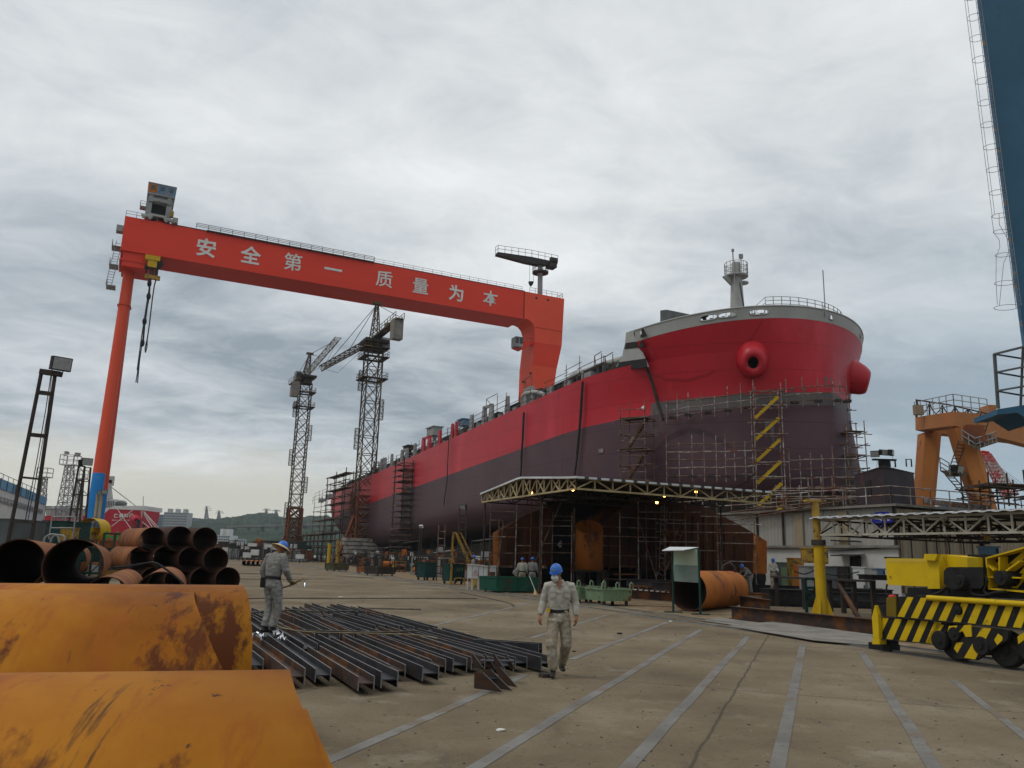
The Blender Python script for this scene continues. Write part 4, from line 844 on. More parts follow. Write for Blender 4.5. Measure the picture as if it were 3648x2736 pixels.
def at_hull(x, y, off):
    p, g = hull_hit(x, y); g.z = 0; g.normalize(); return p + g * off, g
# stair tower left of the block joint
p, g = at_hull(2335, 1640, 3.0); u = Z.cross(g).normalized(); u = u if u.dot(V((1, 0, 0))) > 0 else -u
a = p - u * 2.4; hgt = lambda q, y: PV(2330, y, q, 90).z
zt = (EYE + ray(2300, 1455) * ((a - EYE).to_2d().length / ray(2300, 1455).to_2d().length)).z
scaff("rusty scaffold stair tower at the joint between ship blocks", V((a.x, a.y, 3.2)), u, g * -1, 2.7, 2.0, zt - 3.2, "tuber", 1.55, 1, .05, True, (3.1, "tuber"), over=.7)
p, g = at_hull(2730, 1600, 2.2); u = Z.cross(g).normalized(); u = u if u.dot(V((1, 0, 0))) > 0 else -u
zt = (EYE + ray(2690, 1380) * ((p - EYE).to_2d().length / ray(2690, 1380).to_2d().length)).z
scaff("scaffold stair tower with bright yellow stair flights in front of the maroon bow", V((p.x, p.y, 3.0)) - u * 1.35, u, g * -1, 2.6, 1.6, zt - 3.0, "tubeg", 1.35, 1, .05, False, (2.05, "yel"))
# tower seen against the sky right of the stem
q = AY(3050, 1700, 76); zt = AY(3050, 1500, 76).z
scaff("scaffold tower with grey decks standing against the sky right of the bow", V((AY(3025, 1700, 76).x, 76, 3)), V((1, .1, 0)), V((0, 1, 0)), 1.9, 2.0, zt - 3, "tubeg", 1.15, 1, .05, True, None, over=.9)
q = AY(3003, 1700, 80); scaff("dark scaffold tower half hidden behind the bow", V((q.x, 80, 3)), V((1, 0, 0)), V((0, 1, 0)), 1.1, 1.2, AY(3003, 1400, 80).z - 3, "tuber", 1.2, 1, .045, True, None, over=.7)
# hanging walkway along the primer band
def hung(lab, pts, drop, off, n=4):
    o = thing("scaffold_walkway", lab, "scaffold", at_hull(*pts[0], off)[0], 0, "scaffold walkways hung along the bow")
    P = [at_hull(x, y, off)[0] for x, y in pts]
    Q = [a.lerp(b, k / 4) for a, b in zip(P, P[1:]) for k in range(4)] + [P[-1]]
    for k in range(n): mb = MB(); mb.path([q + Z * (drop * k / (n - 1) + rnd.uniform(-.05, .05)) for q in Q], .055, 5); mb.build("rail_tube", M["tubeg" if k % 2 else "tuber"], o)
    for q in Q[::2]: mb = MB(); mb.tube(q - Z * .6, q + Z * (drop + rnd.uniform(.1, 1.2)), .045, 5); mb.build("post_tube", M["tubeg"], o)
    for q in Q[1::3]: mb = MB(); mb.obox(q - Z * .1, V((.35, 0, 0)), V((0, .2, 0)), Z * .12); mb.build("bracket", M["dark"], o)
hung("tube walkway hung along the grey primer band of the bow", [(2385, 1492), (2460, 1480), (2550, 1470), (2640, 1458), (2740, 1445), (2850, 1434), (2950, 1428), (2985, 1430)], 1.35, .9, 3)
hung("low tube scaffold around the maroon bow left of the yellow stairs", [(2395, 1700), (2480, 1700), (2560, 1700), (2620, 1698), (2690, 1695)], 3.0, 1.6, 5)
hung("low tube scaffold around the maroon bow right of the yellow stairs", [(2800, 1745), (2870, 1742), (2940, 1738), (3000, 1735)], 2.6, 1.6, 4)
# towers along the side towards the stern
def side_tower(x0, x1, yt, lab, t, mats="tuber", z0=0.0, nu=1, wv=1.6, st=2.0, rr=.07):
    s0, zt = ST(x0, yt, t); s1, _ = ST(x1, yt, t); scaff(lab, W(max(s0, s1), t, z0), -SS, SN, abs(s1 - s0), wv, zt - z0, mats, st, nu, rr, True, None)
side_tower(1410, 1440, 1652, "dark scaffold tower against the hull right of the taller tower crane", 43.2, "dark", z0=2, st=1.0, rr=.10)
side_tower(1168, 1232, 1702, "tall scaffold tower rising above the deck near the stern", 42, "dark", nu=2, st=1.5, rr=.10)
side_tower(1120, 1165, 1800, "rusty scaffold left of the tall stern scaffold tower", 42, "tuber", nu=1, st=2.2, rr=.06)
s, _ = ST(1118, 1850, 41)
scaff("dense scaffold wrapped round the stern of the red ship", W(222, 44, 0), -SS, SN, 34, 3, 6, "dark", 1.5, 8, .08, True, None)

# ================================================================ canopy in the middle, steel block under it, dark materials carrying the shade
PC = AY(2053, 1741, 38.0); zb = PC.z; PL_ = G(1717, 1789, zb); PR_ = G(2746, 1794, zb)
zt = AY(2053, 1704, 38).z; 
can = thing("canopy", "open shed roof on yellowish trusses with glowing lamps, sheltering the rusty steel block", "canopy", V((PC.x, PC.y, 0)))
dl = (PL_ - PC); dr = (PR_ - PC); back = dl
def truss(name, A, B, za, ztops, n, m, par, r=.05, dbl=False):
    """bottom chord A-B, top heights sampled from list"""
    mb = MB(); 
    def top(f):
        k = f * (len(ztops) - 1); i = min(int(k), len(ztops) - 2); return ztops[i] + (ztops[i + 1] - ztops[i]) * (k - i)
    P = [A.lerp(B, i / n) for i in range(n + 1)]; T = [V((p.x, p.y, top(i / n))) for i, p in enumerate(P)]
    for a, b in zip(T, T[1:]): mb.bar(a, b, r * 1.6)
    mb.bar(A, B, r * 1.6)
    for i in range(n + 1): mb.tube(P[i], T[i], r * .8, 5)
    for i in range(n):
        if i % 2: mb.tube(T[i], P[i + 1], r * .75, 5)
        else: mb.tube(P[i], T[i + 1], r * .75, 5)
        if dbl and i % 2 == 0: mb.tube(T[i], P[i + 1], r * .75, 5)
    return mb.build(name, m, par)
tl = zt; ZLt = (zt, zt, zt, G(1717, 1789, zb).z + (zt - zb) * .55)
zl1 = PV(1859, 1704, PC, math.degrees(math.atan2(dl.x, dl.y))).z; fl = ((PV(1859, 1704, PC, math.degrees(math.atan2(dl.x, dl.y))) - PC).to_2d().length) / dl.to_2d().length
zl2 = PV(1717, 1762, PC, math.degrees(math.atan2(dl.x, dl.y))).z
zr2 = PV(2746, 1757, PC, math.degrees(math.atan2(dr.x, dr.y))).z
lt = [zt + (zl1 - zt) * min(1, f / fl) if f <= fl else zl1 + (zl2 - zl1) * (f - fl) / (1 - fl) for f in [i / 20 for i in range(21)]]
truss("gable_truss", PC, PL_, zb, lt, 14, M["trussy"], can, .055, True)
truss("side_truss", PC, PR_, zb, [zt, zr2], 12, M["trussy"], can, .055)
for k in (1, 2, 3): off = dl * (k * .33); truss("roof_truss", PC + off, PR_ + off, zb, [lt[int(20 * min(1, k * .33))], zr2], 12, M["dark"], can, .05)
mb = MB(); g_ = []
for f in [i / 20 for i in range(21)]: p = PC.lerp(PL_, f); z = lt[int(round(f * 20))] + .08; g_.append((V((p.x, p.y, z)), V((p.x, p.y, z)) + dr * 1.02 + Z * (zr2 - zt)))
P = [q for a in g_ for q in a]; F = [(2 * i, 2 * i + 1, 2 * i + 3, 2 * i + 2) for i in range(20)]
e = -dl.normalized() * .25; mb.mi = 0
for k in range(len(P)): P[k] = P[k] - dr.normalized() * .15
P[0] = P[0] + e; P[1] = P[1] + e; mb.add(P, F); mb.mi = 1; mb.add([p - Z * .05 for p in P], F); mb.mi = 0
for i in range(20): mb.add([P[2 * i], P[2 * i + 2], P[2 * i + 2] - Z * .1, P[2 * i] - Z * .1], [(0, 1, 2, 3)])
a, b = P[0], P[1]; n = 54
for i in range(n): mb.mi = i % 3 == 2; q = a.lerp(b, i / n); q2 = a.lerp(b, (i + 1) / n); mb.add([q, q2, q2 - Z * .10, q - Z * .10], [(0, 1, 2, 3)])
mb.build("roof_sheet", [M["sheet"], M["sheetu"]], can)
for f, par in ((.97, .3), (.03, .4), (1, .6), (0, 1), (.5, 1), (1, 1)):
    p = PC + dr * f * .98 + dl * par * .98 + V((.1, .3, 0)); 
    mb = MB(); mb.tube(V((p.x, p.y, 0)), V((p.x, p.y, zb)), .05, 8); mb.build("post", M["dark"], can)
for x, y, f in ((1893, 1755, 0), (2041, 1744, 0), (2367, 1766, .1), (2340, 1790, .4), (2480, 1752, .3)):
    p = AY(x, y, 38 + (0 if f == 0 else 2.2) + f * 9) ; p = AY(x, y, 46 if x < 1950 else 39 if x < 2100 else 42 if f < .2 else 44); mb = MB(); mb.ball(p, .075, 10, 6); l = mb.build("lamp", M["lamp"], can); mb = MB(); mb.tube(p + Z * .1, p + Z * .4, .05, 6); mb.lathe([(.07, .22), (.2, .05), (.21, .03)], p, Z, 10); mb.build("lamp_shade", M["dark"], l)
# steel block
BR = math.degrees(math.atan2(dr.x, dr.y)); BR = 75.0; BP = PC + dl.normalized() * 10; BD = dl.normalized()
def BL(x, y, k=0.0): return PV(x, y, BP + BD * k, BR)
def zpt(x, y): return (1650 + x / 2.011, 1650 + y / 2.011)
blk = thing("steel_block", "rusty unfinished ship block with sloping shoulders standing under the canopy", "ship block", V((BP.x, BP.y, 0)))
def plate(name, pts, k, m, th=.25, par=None): mb = MB(); mb.prism([BL(*zpt(x, y), k) for x, y in pts], BD * th); return mb.build(name, m, par or blk)
plate("side_plate", [(225, 730), (225, 500), (450, 372), (560, 330), (640, 300), (640, 735)], 0, M["rustd"], .3)
plate("edge_plate", [(222, 732), (222, 505), (262, 482), (262, 732)], -.06, M["rusto"], .05)
plate("side_plate", [(1000, 745), (1000, 432), (1185, 275), (1320, 250), (1700, 300), (1960, 430), (2080, 500), (2080, 790)], .1, M["rustd"], 4)
plate("side_plate", [(2080, 790), (2080, 500), (2176, 560), (2176, 792)], .05, M["rusto"], 4)
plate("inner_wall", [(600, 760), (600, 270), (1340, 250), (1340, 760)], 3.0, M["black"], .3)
plate("shade_sheet", [(235, 748), (2165, 770), (2165, 1000), (235, 960)], 2.7, M["black"], .1)  # black sheet added as shade under the block, hiding the pale wall
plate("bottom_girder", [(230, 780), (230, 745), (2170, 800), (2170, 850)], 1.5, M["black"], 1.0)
mb = MB()
for x in range(1040, 2070, 75): mb.prism([BL(*zpt(x, 770), .04), BL(*zpt(x, 380 if x < 1900 else 520), .04), BL(*zpt(x + 8, 380 if x < 1900 else 520), .04), BL(*zpt(x + 8, 770), .04)], BD * -.12)
for x in range(300, 640, 70): mb.prism([BL(*zpt(x, 735), 0), BL(*zpt(x, 500), 0), BL(*zpt(x + 7, 500), 0), BL(*zpt(x + 7, 735), 0)], BD * -.12)
mb.build("stiffener", M["rustd"], blk)
for x in (850, 1020, 240, 420, 1250, 1500, 1750, 2000): a = BL(*zpt(x, 760), .8); mb = MB(); mb.obox(V((a.x, a.y, a.z * .5)), V((.18, 0, 0)), V((0, .3, 0)), Z * a.z * .5); mb.build("support_post", M["dark"], blk)
a, b = BL(*zpt(900, 765), -1.2), BL(*zpt(900, 455), -1.2); rr = abs((BL(*zpt(995, 600), -1.2) - BL(*zpt(805, 600), -1.2)).length) / 2 * .97
mb = MB(); mb.mi = 0; mb.pipe(V((a.x, a.y, a.z)), V((a.x, a.y, b.z)), rr, .03, 36); mb.v = [V((p.x, p.y, p.z + ((p.y - a.y) * .55 if p.z > b.z - .01 else 0))) for p in mb.v]; one(mb, "steel_pipe", "upright orange rusty pipe open at the top, in the middle of the scaffold", "pipe", M["rusto"], a)
a0 = V((a.x, a.y, 0)); mb = MB()
for k in (-.6, .6): mb.box(V((a.x + k, a.y, a.z / 2)), (.22, .22, a.z))
mb.box(V((a.x, a.y, a.z - .05)), (1.9, 1.4, .1)); one(mb, "trestle", "dark trestle carrying the upright rusty pipe", "trestle", M["dark"], a0)
# scaffold in front of the block: irregular tubes, each pole its own part
sf = thing("scaffold", "irregular tube scaffold standing in front of the rusty block under the canopy", "scaffold", V((BP.x, BP.y, 0)))
def stick(x0, y0, x1, y1, k, m="tubeg", r=.032, name="pole"):
    mb = MB(); mb.tube(BL(*zpt(x0, y0), k), BL(*zpt(x1, y1), k), r, 6); mb.build(name, M[m], sf)
def gz(x, k): p = BL(*zpt(x, 800), k); return p
for x, yt, k, m in ((200, 290, -1.3, "tuber"), (258, 400, -1.3, "tuber"), (385, 290, -1.3, "tubeg"), (490, 250, -1.5, "tuber"), (568, 280, -1.5, "tubeg"), (643, 350, -1.5, "tuber"), (780, 350, -1.9, "tubeg"), (797, 320, -1.2, "tuber"), (1002, 480, -1.5, "tuber"), (1122, 355, -2.4, "tubeg"), (1253, 240, -1.8, "tubeg"), (1310, 300, -1.0, "tuber"), (1378, 290, -1.2, "tuber"), (1440, 300, -.6, "tubeg"), (1590, 300, -1.2, "tubeg"), (1680, 425, -2.0, "tubeg"), (1815, 300, -1.4, "tubeg"), (1842, 470, -1.4, "tubeg"), (2085, 420, -1.2, "tubeg"), (910, 380, -1.0, "tuber"), (1505, 320, .05, "tuber"), (1740, 330, -.2, "tuber")):
    t_ = BL(*zpt(x, yt), k); mb = MB(); mb.tube(V((t_.x, t_.y, 0)), t_, .034, 6); mb.build("pole", M[m], sf)
for a in ((195, 408, 290, 412), (195, 525, 385, 530), (385, 590, 490, 592), (260, 462, 570, 462), (190, 645, 480, 645), (440, 638, 580, 640), (640, 378, 790, 382), (560, 450, 790, 450), (560, 405, 780, 412), (640, 518, 790, 520), (560, 575, 780, 578), (640, 640, 790, 645), (190, 345, 500, 352),
          (1000, 455, 1400, 470), (1000, 522, 1400, 532), (1122, 388, 1600, 410), (1000, 660, 1400, 668), (1122, 738, 1260, 742), (1380, 430, 1700, 436), (1380, 490, 1820, 497), (1250, 560, 1690, 565), (1380, 610, 1500, 614), (1815, 572, 2085, 578), (1680, 625, 1820, 628), (1815, 700, 2090, 708), (1680, 495, 2090, 500), (1000, 830, 1260, 835), (1690, 435, 2140, 440), (1700, 380, 1990, 390), (1250, 350, 1700, 352), (1000, 590, 1130, 592)):
    stick(*a, rnd.choice((-1.3, -1.6, -1.9)), rnd.choice(("tubeg", "tuber", "tubeg")), .03, "ledger")
for a in ((700, 285, 480, 790), (1260, 420, 1385, 830), (1490, 350, 1400, 620), (290, 420, 240, 800)): stick(*a, -2.0, "tuber", .032, "brace")
def ladderpx(x0, y0, x1, y1, k, m, nm="ladder"):
    A, B = BL(*zpt(x0, y0), k), BL(*zpt(x1, y1), k); mb = MB(); mb.ladder(A, B, (B - A).cross(BD), .4, .03, .28); mb.build(nm, M[m], sf)
ladderpx(1400, 830, 1570, 450, -.8, "tuber"); ladderpx(1425, 750, 1440, 310, -.3, "tubeg")
mb = MB(); mb.prism([BL(*zpt(1080, 800), -1.6), BL(*zpt(1250, 800), -1.6), BL(*zpt(1250, 800), -1.1), BL(*zpt(1080, 800), -1.1)], Z * .06); mb.build("deck_plank", M["rust2"], sf)
mb = MB(); mb.prism([BL(*zpt(560, 640), -1.6), BL(*zpt(790, 645), -1.6), BL(*zpt(790, 645), -.8), BL(*zpt(560, 640), -.8)], Z * .05); mb.build("deck_plank", M["wood"], sf)

# ================================================================ right side hall, white wall, roof deck
WC = AY(3190, 1805, 46.0); WB = -26.0; zW = WC.z; wd = V((math.sin(R(WB)), math.cos(R(WB)), 0)); we = V((math.cos(R(WB)), -math.sin(R(WB)), 0))
hall = thing("workshop_building", "long workshop of pale corrugated sheet over a white plaster base, rust stained at the corner", "building", V((WC.x, WC.y, 0)))
zmid = AY(3190, 1944, 46).z
def corr(A, d, L, z0, z1, m, nm, par, dep=.06, nrm=None):
    mb = MB(); n = int(L / .16); P = []
    for i in range(n * 2 + 1): q = A + d * (i * .08) + nrm * (dep if (i // 2) % 2 else 0); P += [V((q.x, q.y, z0)), V((q.x, q.y, z1))]
    mb.add(P, [(2 * i, 2 * i + 2, 2 * i + 3, 2 * i + 1) for i in range(n * 2)], False)
    mb.prism([V((A.x, A.y, z0)) - nrm * .02, V((A.x, A.y, z0)) - nrm * .02 + d * L, V((A.x, A.y, z1)) - nrm * .02 + d * L, V((A.x, A.y, z1)) - nrm * .02], nrm * -.2); return mb.build(nm, m, par)
corr(WC + wd * .1, wd, 36, zmid, zW, M["corr"], "upper_wall", hall, .05, -we)
corr(WC + we * .0 - wd * .05, we, 16, zmid - 2.6, zW - .1, M["corrd"], "end_wall", hall, .05, -wd)
mb = MB(); a = WC - we * .03; mb.prism([V((a.x, a.y, 0)), V((a.x, a.y, 0)) + wd * 36, V((a.x, a.y, zmid - .02)) + wd * 36, V((a.x, a.y, zmid - .02))], we * .3); lw = mb.build("plaster_wall", M["wallw"], hall)
mb = MB()
for k in (.05, 8.6, 11.0): q = WC + wd * k - we * .12; mb.box(V((q.x, q.y, zmid + (zW - zmid) / 2)), (.12, .12, zW - zmid))
mb.build("post", M["dark"], hall)
for x0, x1 in ((2832, 2862), (2990, 3022)): a = PV(x0, 1900, WC - we * .1, WB); b = PV(x1, 1900, WC - we * .1, WB); mb = MB(); mb.prism([V((a.x, a.y, zmid)), V((b.x, b.y, zmid)), V((b.x, b.y, zW - .1)), V((a.x, a.y, zW - .1))], -we * .05); mb.build("rusty_panel", M["corrd"], hall)
mb = MB(); q = WC - we * .25; mb.prism([V((q.x, q.y, zmid - .12)) - wd * .2, V((q.x, q.y, zmid - .12)) + wd * 36, V((q.x, q.y, zmid + .02)) + wd * 36, V((q.x, q.y, zmid + .02)) - wd * .2], we * .2); mb.build("ledge", M["conc"], hall)
def WP(x, y, off=.1): return PV(x, y, WC - we * off, WB)
a, b = WP(3028, 1980), WP(3068, 2020); mb = MB(); mb.prism([a, WP(3068, 1980), b, WP(3028, 2020)], -we * .02); wn = mb.build("window", M["glass"], hall)
mb = MB()
for x in range(3032, 3068, 6): mb.bar(WP(x, 1980, .14), WP(x, 2020, .14), .03)
mb.build("window_bars", M["dark"], wn)
a, b = WP(2995, 1978), WP(3083, 1978); mb = MB(); mb.prism([a, b, b - we * .9 - Z * .18 + Z * .1, a - we * .9 - Z * .18 + Z * .1], Z * .06); mb.build("awning", M["dark"], hall)
mb = MB(); mb.path([WP(2960, 1925, .2), WP(3040, 1928, .3), WP(3068, 1930, .2)], .05, 5); mb.path([WP(2955, 1962, .15), WP(3180, 1950, .15)], .03, 5); mb.build("wall_pipe", M["dark"], hall)
mb = MB()
for k in range(7): x = 3200 + k * 45 + rnd.uniform(-10, 10); q = PV(x, 1930, WC - wd * .18, WB + 90); mb.path([V((q.x, q.y, .5)), V((q.x, q.y, zW - rnd.uniform(.2, 1.6))), V((q.x, q.y, zW - 1.4)) + we * rnd.uniform(.3, 1)], .04, 5)
mb.build("drain_pipe", M["dark"], hall)
# roof deck
mb = MB(); A = WC + V((0, 0, .02)) - we * .35 - wd * .3; mb.prism([A, A + wd * 37, A + wd * 37 + we * 18, A + we * 18], Z * .14); mb.build("roof_deck", M["conc"], hall)
mb = MB(); B_ = A + Z * .14; mb.rail([B_ + wd * 34, B_ + wd * 12, B_ + wd * .3, B_ + we * 15], 1.0, .035, 1.6, 2); mb.build("roof_railing", M["tubeg"], hall)
mb = MB()
for i, (x, y, x2, y2) in enumerate(((2610, 1855, 2930, 1800), (2640, 1838, 3000, 1785), (2600, 1825, 2900, 1790))): mb.tube(PV(x, y, WC - we * .5, WB), PV(x2, y2, WC - we * .5, WB), .045, 6)
mb.build("roof_pipe", M["tuber"], hall)
# blue oval sign
sg = thing("oval_sign", "dark blue eight-sided sign with white characters on the corrugated wall", "sign", WP(3145, 1845))
c = WP(3145, 1846, .2); rx, rz_ = .62, .46
rx = (WP(3183, 1846, .2) - WP(3108, 1846, .2)).length / 2; rz_ = (WP(3145, 1823, .2).z - WP(3145, 1872, .2).z) / 2
cc = (WP(3183, 1848, .2) + WP(3108, 1848, .2)) / 2; oc = [(1, .4), (.55, 1), (-.55, 1), (-1, .4), (-1, -.4), (-.55, -1), (.55, -1), (1, -.4)]
mb = MB(); mb.prism([cc + wd * a * rx + Z * b * rz_ for a, b in oc], -we * .06); mb.build("sign_board", mat("sign_blue", [(.016, .02, .20), (.02, .028, .26)], 4, .4), sg)
for ch, dx, dz, sz in (("一", .62, -.28, .6), ("号", .28, -.28, .55), ("船", -.08, -.28, .55), ("台", -.45, -.28, .55), ("船厂", .25, .48, .3), ("Factory", .55, -.72, .26)):
    glyph(ch, sz * rz_ * 1.05, cc + wd * dx * rx + Z * dz * rz_ - we * .07, -wd, Z, .01, .02).build("character", M["letter"], sg)
# dark tank house on the roof deck
def box8(name, lab, cat, m, corners, z0, z1, group=None):
    mb = MB(); mb.prism([V((p.x, p.y, z0)) for p in corners], Z * (z1 - z0)); return one(mb, name, lab, cat, m, V((corners[0].x, corners[0].y, z0)), group)
hc = AY(3146, 1665, 50); h1 = AY(3045, 1690, 55); h2 = AY(3253, 1662, 53)
th = thing("tank_house", "black steel plate cabin with two faces standing on the workshop roof", "cabin", V((hc.x, hc.y, zW)))
mb = MB(); q = [hc, h1, h1 + (h2 - hc), h2]; mb.prism([V((p.x, p.y, zW + .16)) for p in q], Z * (hc.z - zW - .16)); mb.prism([V((p.x, p.y, hc.z)) for p in [hc + (hc - h1) * .03 + (hc - h2) * .02, h1 + (h1 - hc) * .03, h1 + (h2 - hc), h2 + (h2 - hc) * .03]], Z * .08); mb.build("plate_shell", mat("sooty_plate", [(.03, .02, .024), (.045, .03, .034)], .8, .6, stain=((.09, .035, .03), 1, .6)), th)
mb = MB(); a = hc.lerp(h1, .42); b = hc.lerp(h1, .62); nn = (hc - h2).normalized(); nn = V((-(h1 - hc).y, (h1 - hc).x, 0)).normalized(); nn = nn if nn.dot(EYE - hc) > 0 else -nn
mb.prism([V((p.x, p.y, z)) + nn * .02 for p, z in ((a, hc.z - 1.6), (b, hc.z - 1.6), (b, hc.z - .6), (a, hc.z - .6))], nn * .05); mb.build("hatch", M["black"], th)
mb = MB()
for f in (.35, .9): q = hc.lerp(h2, f); mb.path([q + Z * .05 + V((0, .5, 0)), q + Z * .55 + V((0, .5, 0)), q + Z * .55 + V((.35, .5, 0)), q + Z * .05 + V((.35, .5, 0))], .05, 5)
mb.build("lifting_loop", M["black"], th)
def floodlight(p, d, s, par, m="black"):
    d = d.normalized(); sd = d.cross(Z).normalized(); u = sd.cross(d); mb = MB(); mb.obox(p, d * s * .28, sd * s * .5, u * s * .38); mb.obox(p - d * s * .38, d * s * .16, sd * s * .33, u * s * .26); o = mb.build("floodlight", M[m], par)
    mb = MB(); mb.obox(p + d * s * .29, d * s * .012, sd * s * .45, u * s * .33); mb.build("lens", mat_lens, o); return o
mat_lens = mat("floodlight_lens", [(.30, .31, .30), (.22, .23, .22)], 9, .2)
fp = thing("floodlight_stand", "three floodlights on a small bracket on top of the black cabin", "floodlights", AY(3150, 1662, 52))
mb = MB(); q = AY(3150, 1662, 52); qt = AY(3150, 1638, 52); mb.tube(q, qt, .06, 6); mb.obox(qt, V((.75, 0, 0)), V((0, .15, 0)), Z * .05); mb.obox(q.lerp(qt, .5), V((.35, 0, 0)), V((0, .1, 0)), Z * .25); mb.build("bracket", M["black"], fp)
floodlight(AY(3117, 1617, 52), V((-.6, -1, -.3)), .52, fp); floodlight(AY(3147, 1612, 52), V((.3, -1, -.2)), .5, fp); floodlight(AY(3174, 1613, 52), V((1, -.8, -.1)), .5, fp)
mb = MB(); mb.path([AY(3120, 1630, 52), AY(3126, 1650, 52), AY(3122, 1665, 52)], .012, 4); mb.path([AY(3178, 1625, 52), AY(3188, 1655, 52), AY(3184, 1668, 52)], .012, 4); mb.build("cable", M["black"], fp)
# pipes and stuff on the roof, far right
sc_ = thing("pipe_rack", "long grey pipes lying on a rack along the roof railing", "pipe rack", AY(3300, 1790, 52))
for k in range(4): mb = MB(); mb.tube(AY(3290, 1778 + k * 5, 53), AY(3530, 1805 + k * 4, 53), .07, 6); mb.build("pipe", M["tubeg"], sc_)
scaff("tangle of dark scaffold on the roof at the right edge, below the lattice jib", AY(3530, 1800, 50), V((1, .2, 0)), V((0, 1, 0)), 4, 3, 1.7, "dark", .6, 3, .05, True, None, None, .7, .2)
scaff("scaffold rails on the roof between ship and black cabin", AY(2800, 1800, 58), V((1, -.3, 0)), V((0, 1, 0)), 8, 2, 1.4, "tubeg", .6, 5, .04, False, None, None, .7, .1)

# ---------------- right canopy on the yellow post
PP = G(2930, 2197); pz = AY(2915, 1785, PP.y).z
yp = thing("yellow_post", "thick yellow post with gusset feet carrying the end of the white truss", "post", PP)
mb = MB(); mb.tube(PP, V((PP.x, PP.y, AY(2915, 1942, PP.y).z)), .19, 20); mb.build("lower_tube", M["yel"], yp)
mb = MB(); mb.tube(V((PP.x - .02, PP.y, AY(2915, 1925, PP.y).z)), V((PP.x - .06, PP.y, pz)), .14, 16); mb.box(V((PP.x - .06, PP.y, pz)), (.75, .3, .08)); mb.build("upper_tube", M["yeld"], yp)
mb = MB(); zc = AY(2915, 1935, PP.y).z; mb.tube(V((PP.x, PP.y, zc - .08)), V((PP.x, PP.y, zc + .12)), .26, 14); mb.build("collar", M["dark"], yp)
for a in (-.5, 1.2, 2.6, 4.2): d = V((math.cos(a), math.sin(a), 0)); mb = MB(); mb.prism([PP + d * .18, PP + d * .42, PP + d * .18 + Z * .75], d.cross(Z) * .02); mb.build("gusset", M["yel"], yp)
TA = PV(2912, 1908, PP, -26); TA = V((PP.x, PP.y, AY(2912, 1906, PP.y).z)); zt2 = AY(2912, 1853, PP.y).z
TB = TA - wd * 7.6; TB = G(3648, 1896, TA.z) ; TB = TA + (TB - TA) * 1.15
rc = thing("canopy", "white sheet roof on pale trusses above the striped bogie at the right edge", "canopy", PP)
truss("edge_truss", TA, TB, 0, [zt2, zt2 + .02], 12, M["trussw"], rc, .045)
hd = we * 1.0
for k in (3.3, 8): truss("roof_truss", TA + hd * k, TB + hd * k, 0, [zt2, zt2], 10, M["dark"], rc, .045)
for k in range(0, 13, 4): q = TA.lerp(TB, k / 12); truss("cross_truss", q, q + hd * 10, 0, [zt2, zt2], 8, M["dark"], rc, .04)
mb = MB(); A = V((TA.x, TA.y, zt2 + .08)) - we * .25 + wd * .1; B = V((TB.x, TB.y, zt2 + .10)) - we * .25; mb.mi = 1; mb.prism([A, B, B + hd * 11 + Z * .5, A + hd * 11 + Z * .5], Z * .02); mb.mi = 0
n = 40; P = []
for i in range(n * 2 + 1): q = A.lerp(B, i / (n * 2)) + Z * ((.03 if (i // 2) % 2 else 0)); P += [q - we * .05, q + hd * 11 + Z * .5]
mb.add(P, [(2 * i, 2 * i + 2, 2 * i + 3, 2 * i + 1) for i in range(n * 2)])
for i in range(n * 2): a, b = P[2 * i], P[2 * i + 2]; mb.add([a, b, b - Z * .045, a - Z * .045], [(0, 1, 2, 3)])
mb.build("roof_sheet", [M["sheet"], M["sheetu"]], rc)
mb = MB(); q = G(3515, 1905, TA.z); mb.tube(V((q.x, q.y, TA.z - .18)), V((q.x, q.y, TA.z + .1)), .1, 12); mb.build("hanger", M["yeld"], rc)
for q in (TA + hd * 9.5, TB + hd * 9.5, TA.lerp(TB, .5) + hd * 9.5): mb = MB(); mb.tube(V((q.x, q.y, 0)), q, .1, 8); mb.build("post", M["dark"], rc)

# ================================================================ orange gantry crane at the right
og = thing("orange_gantry", "orange yard gantry crane with two inclined legs and stairs behind the workshop", "gantry crane", G(3290, 2100) * 1)
og.location = V((AY(3290, 1805, 92).x, 92, 0)); MATS[og.as_pointer()] = Matrix.Translation(og.location)
def OP(x, y, d): return AY(3000 + x / 1.843, 1100 + y / 1.843, d)
def leg(a, b, w0, w1, dp, m="orange", nm="leg"):
    a2 = a; g0 = b + (b - a) * ((0 - b.z) / (b.z - a.z)) ; d = V((1, 0, 0)); mb = MB()
    wg = w1 * 1.0
    P = []
    for c, w_ in ((a, w0), (g0, wg)):
        P += [c + V((-w_ / 2, -dp / 2, 0)), c + V((w_ * .18, -dp / 2 - .35, 0)), c + V((w_ / 2, -dp / 2, 0)), c + V((w_ / 2, dp / 2, 0)), c + V((-w_ / 2, dp / 2, 0))]
    mb.add(P, [(0, 1, 2, 3, 4), (5, 6, 7, 8, 9)] + [(i, (i + 1) % 5, 5 + (i + 1) % 5, 5 + i) for i in range(5)], False); return mb.build(nm, M[m], og)
leg(OP(573, 820, 96), OP(535, 1300, 95), 2.0, 1.5, 1.8); leg(OP(775, 790, 86), OP(930, 1310, 86), 2.1, 1.6, 1.7)
mb = MB(); a, b = OP(480, 755, 97), OP(737, 728, 85); mb.prism([OP(482, 798, 97), OP(739, 768, 85), OP(738, 673, 85), OP(480, 712, 97)], V((1.6, 1.2, 0))); mb.build("end_beam", M["orange"], og)
mb = MB(); e0, e1 = OP(737, 0, 85), OP(1194, 0, 96)
mb.prism([OP(738, 674, 85), OP(739, 768, 85), OP(1260, 905, 98), OP(1260, 722, 98)], V((.4, 1.8, 0))); mb.build("main_girder", M["orange"], og)
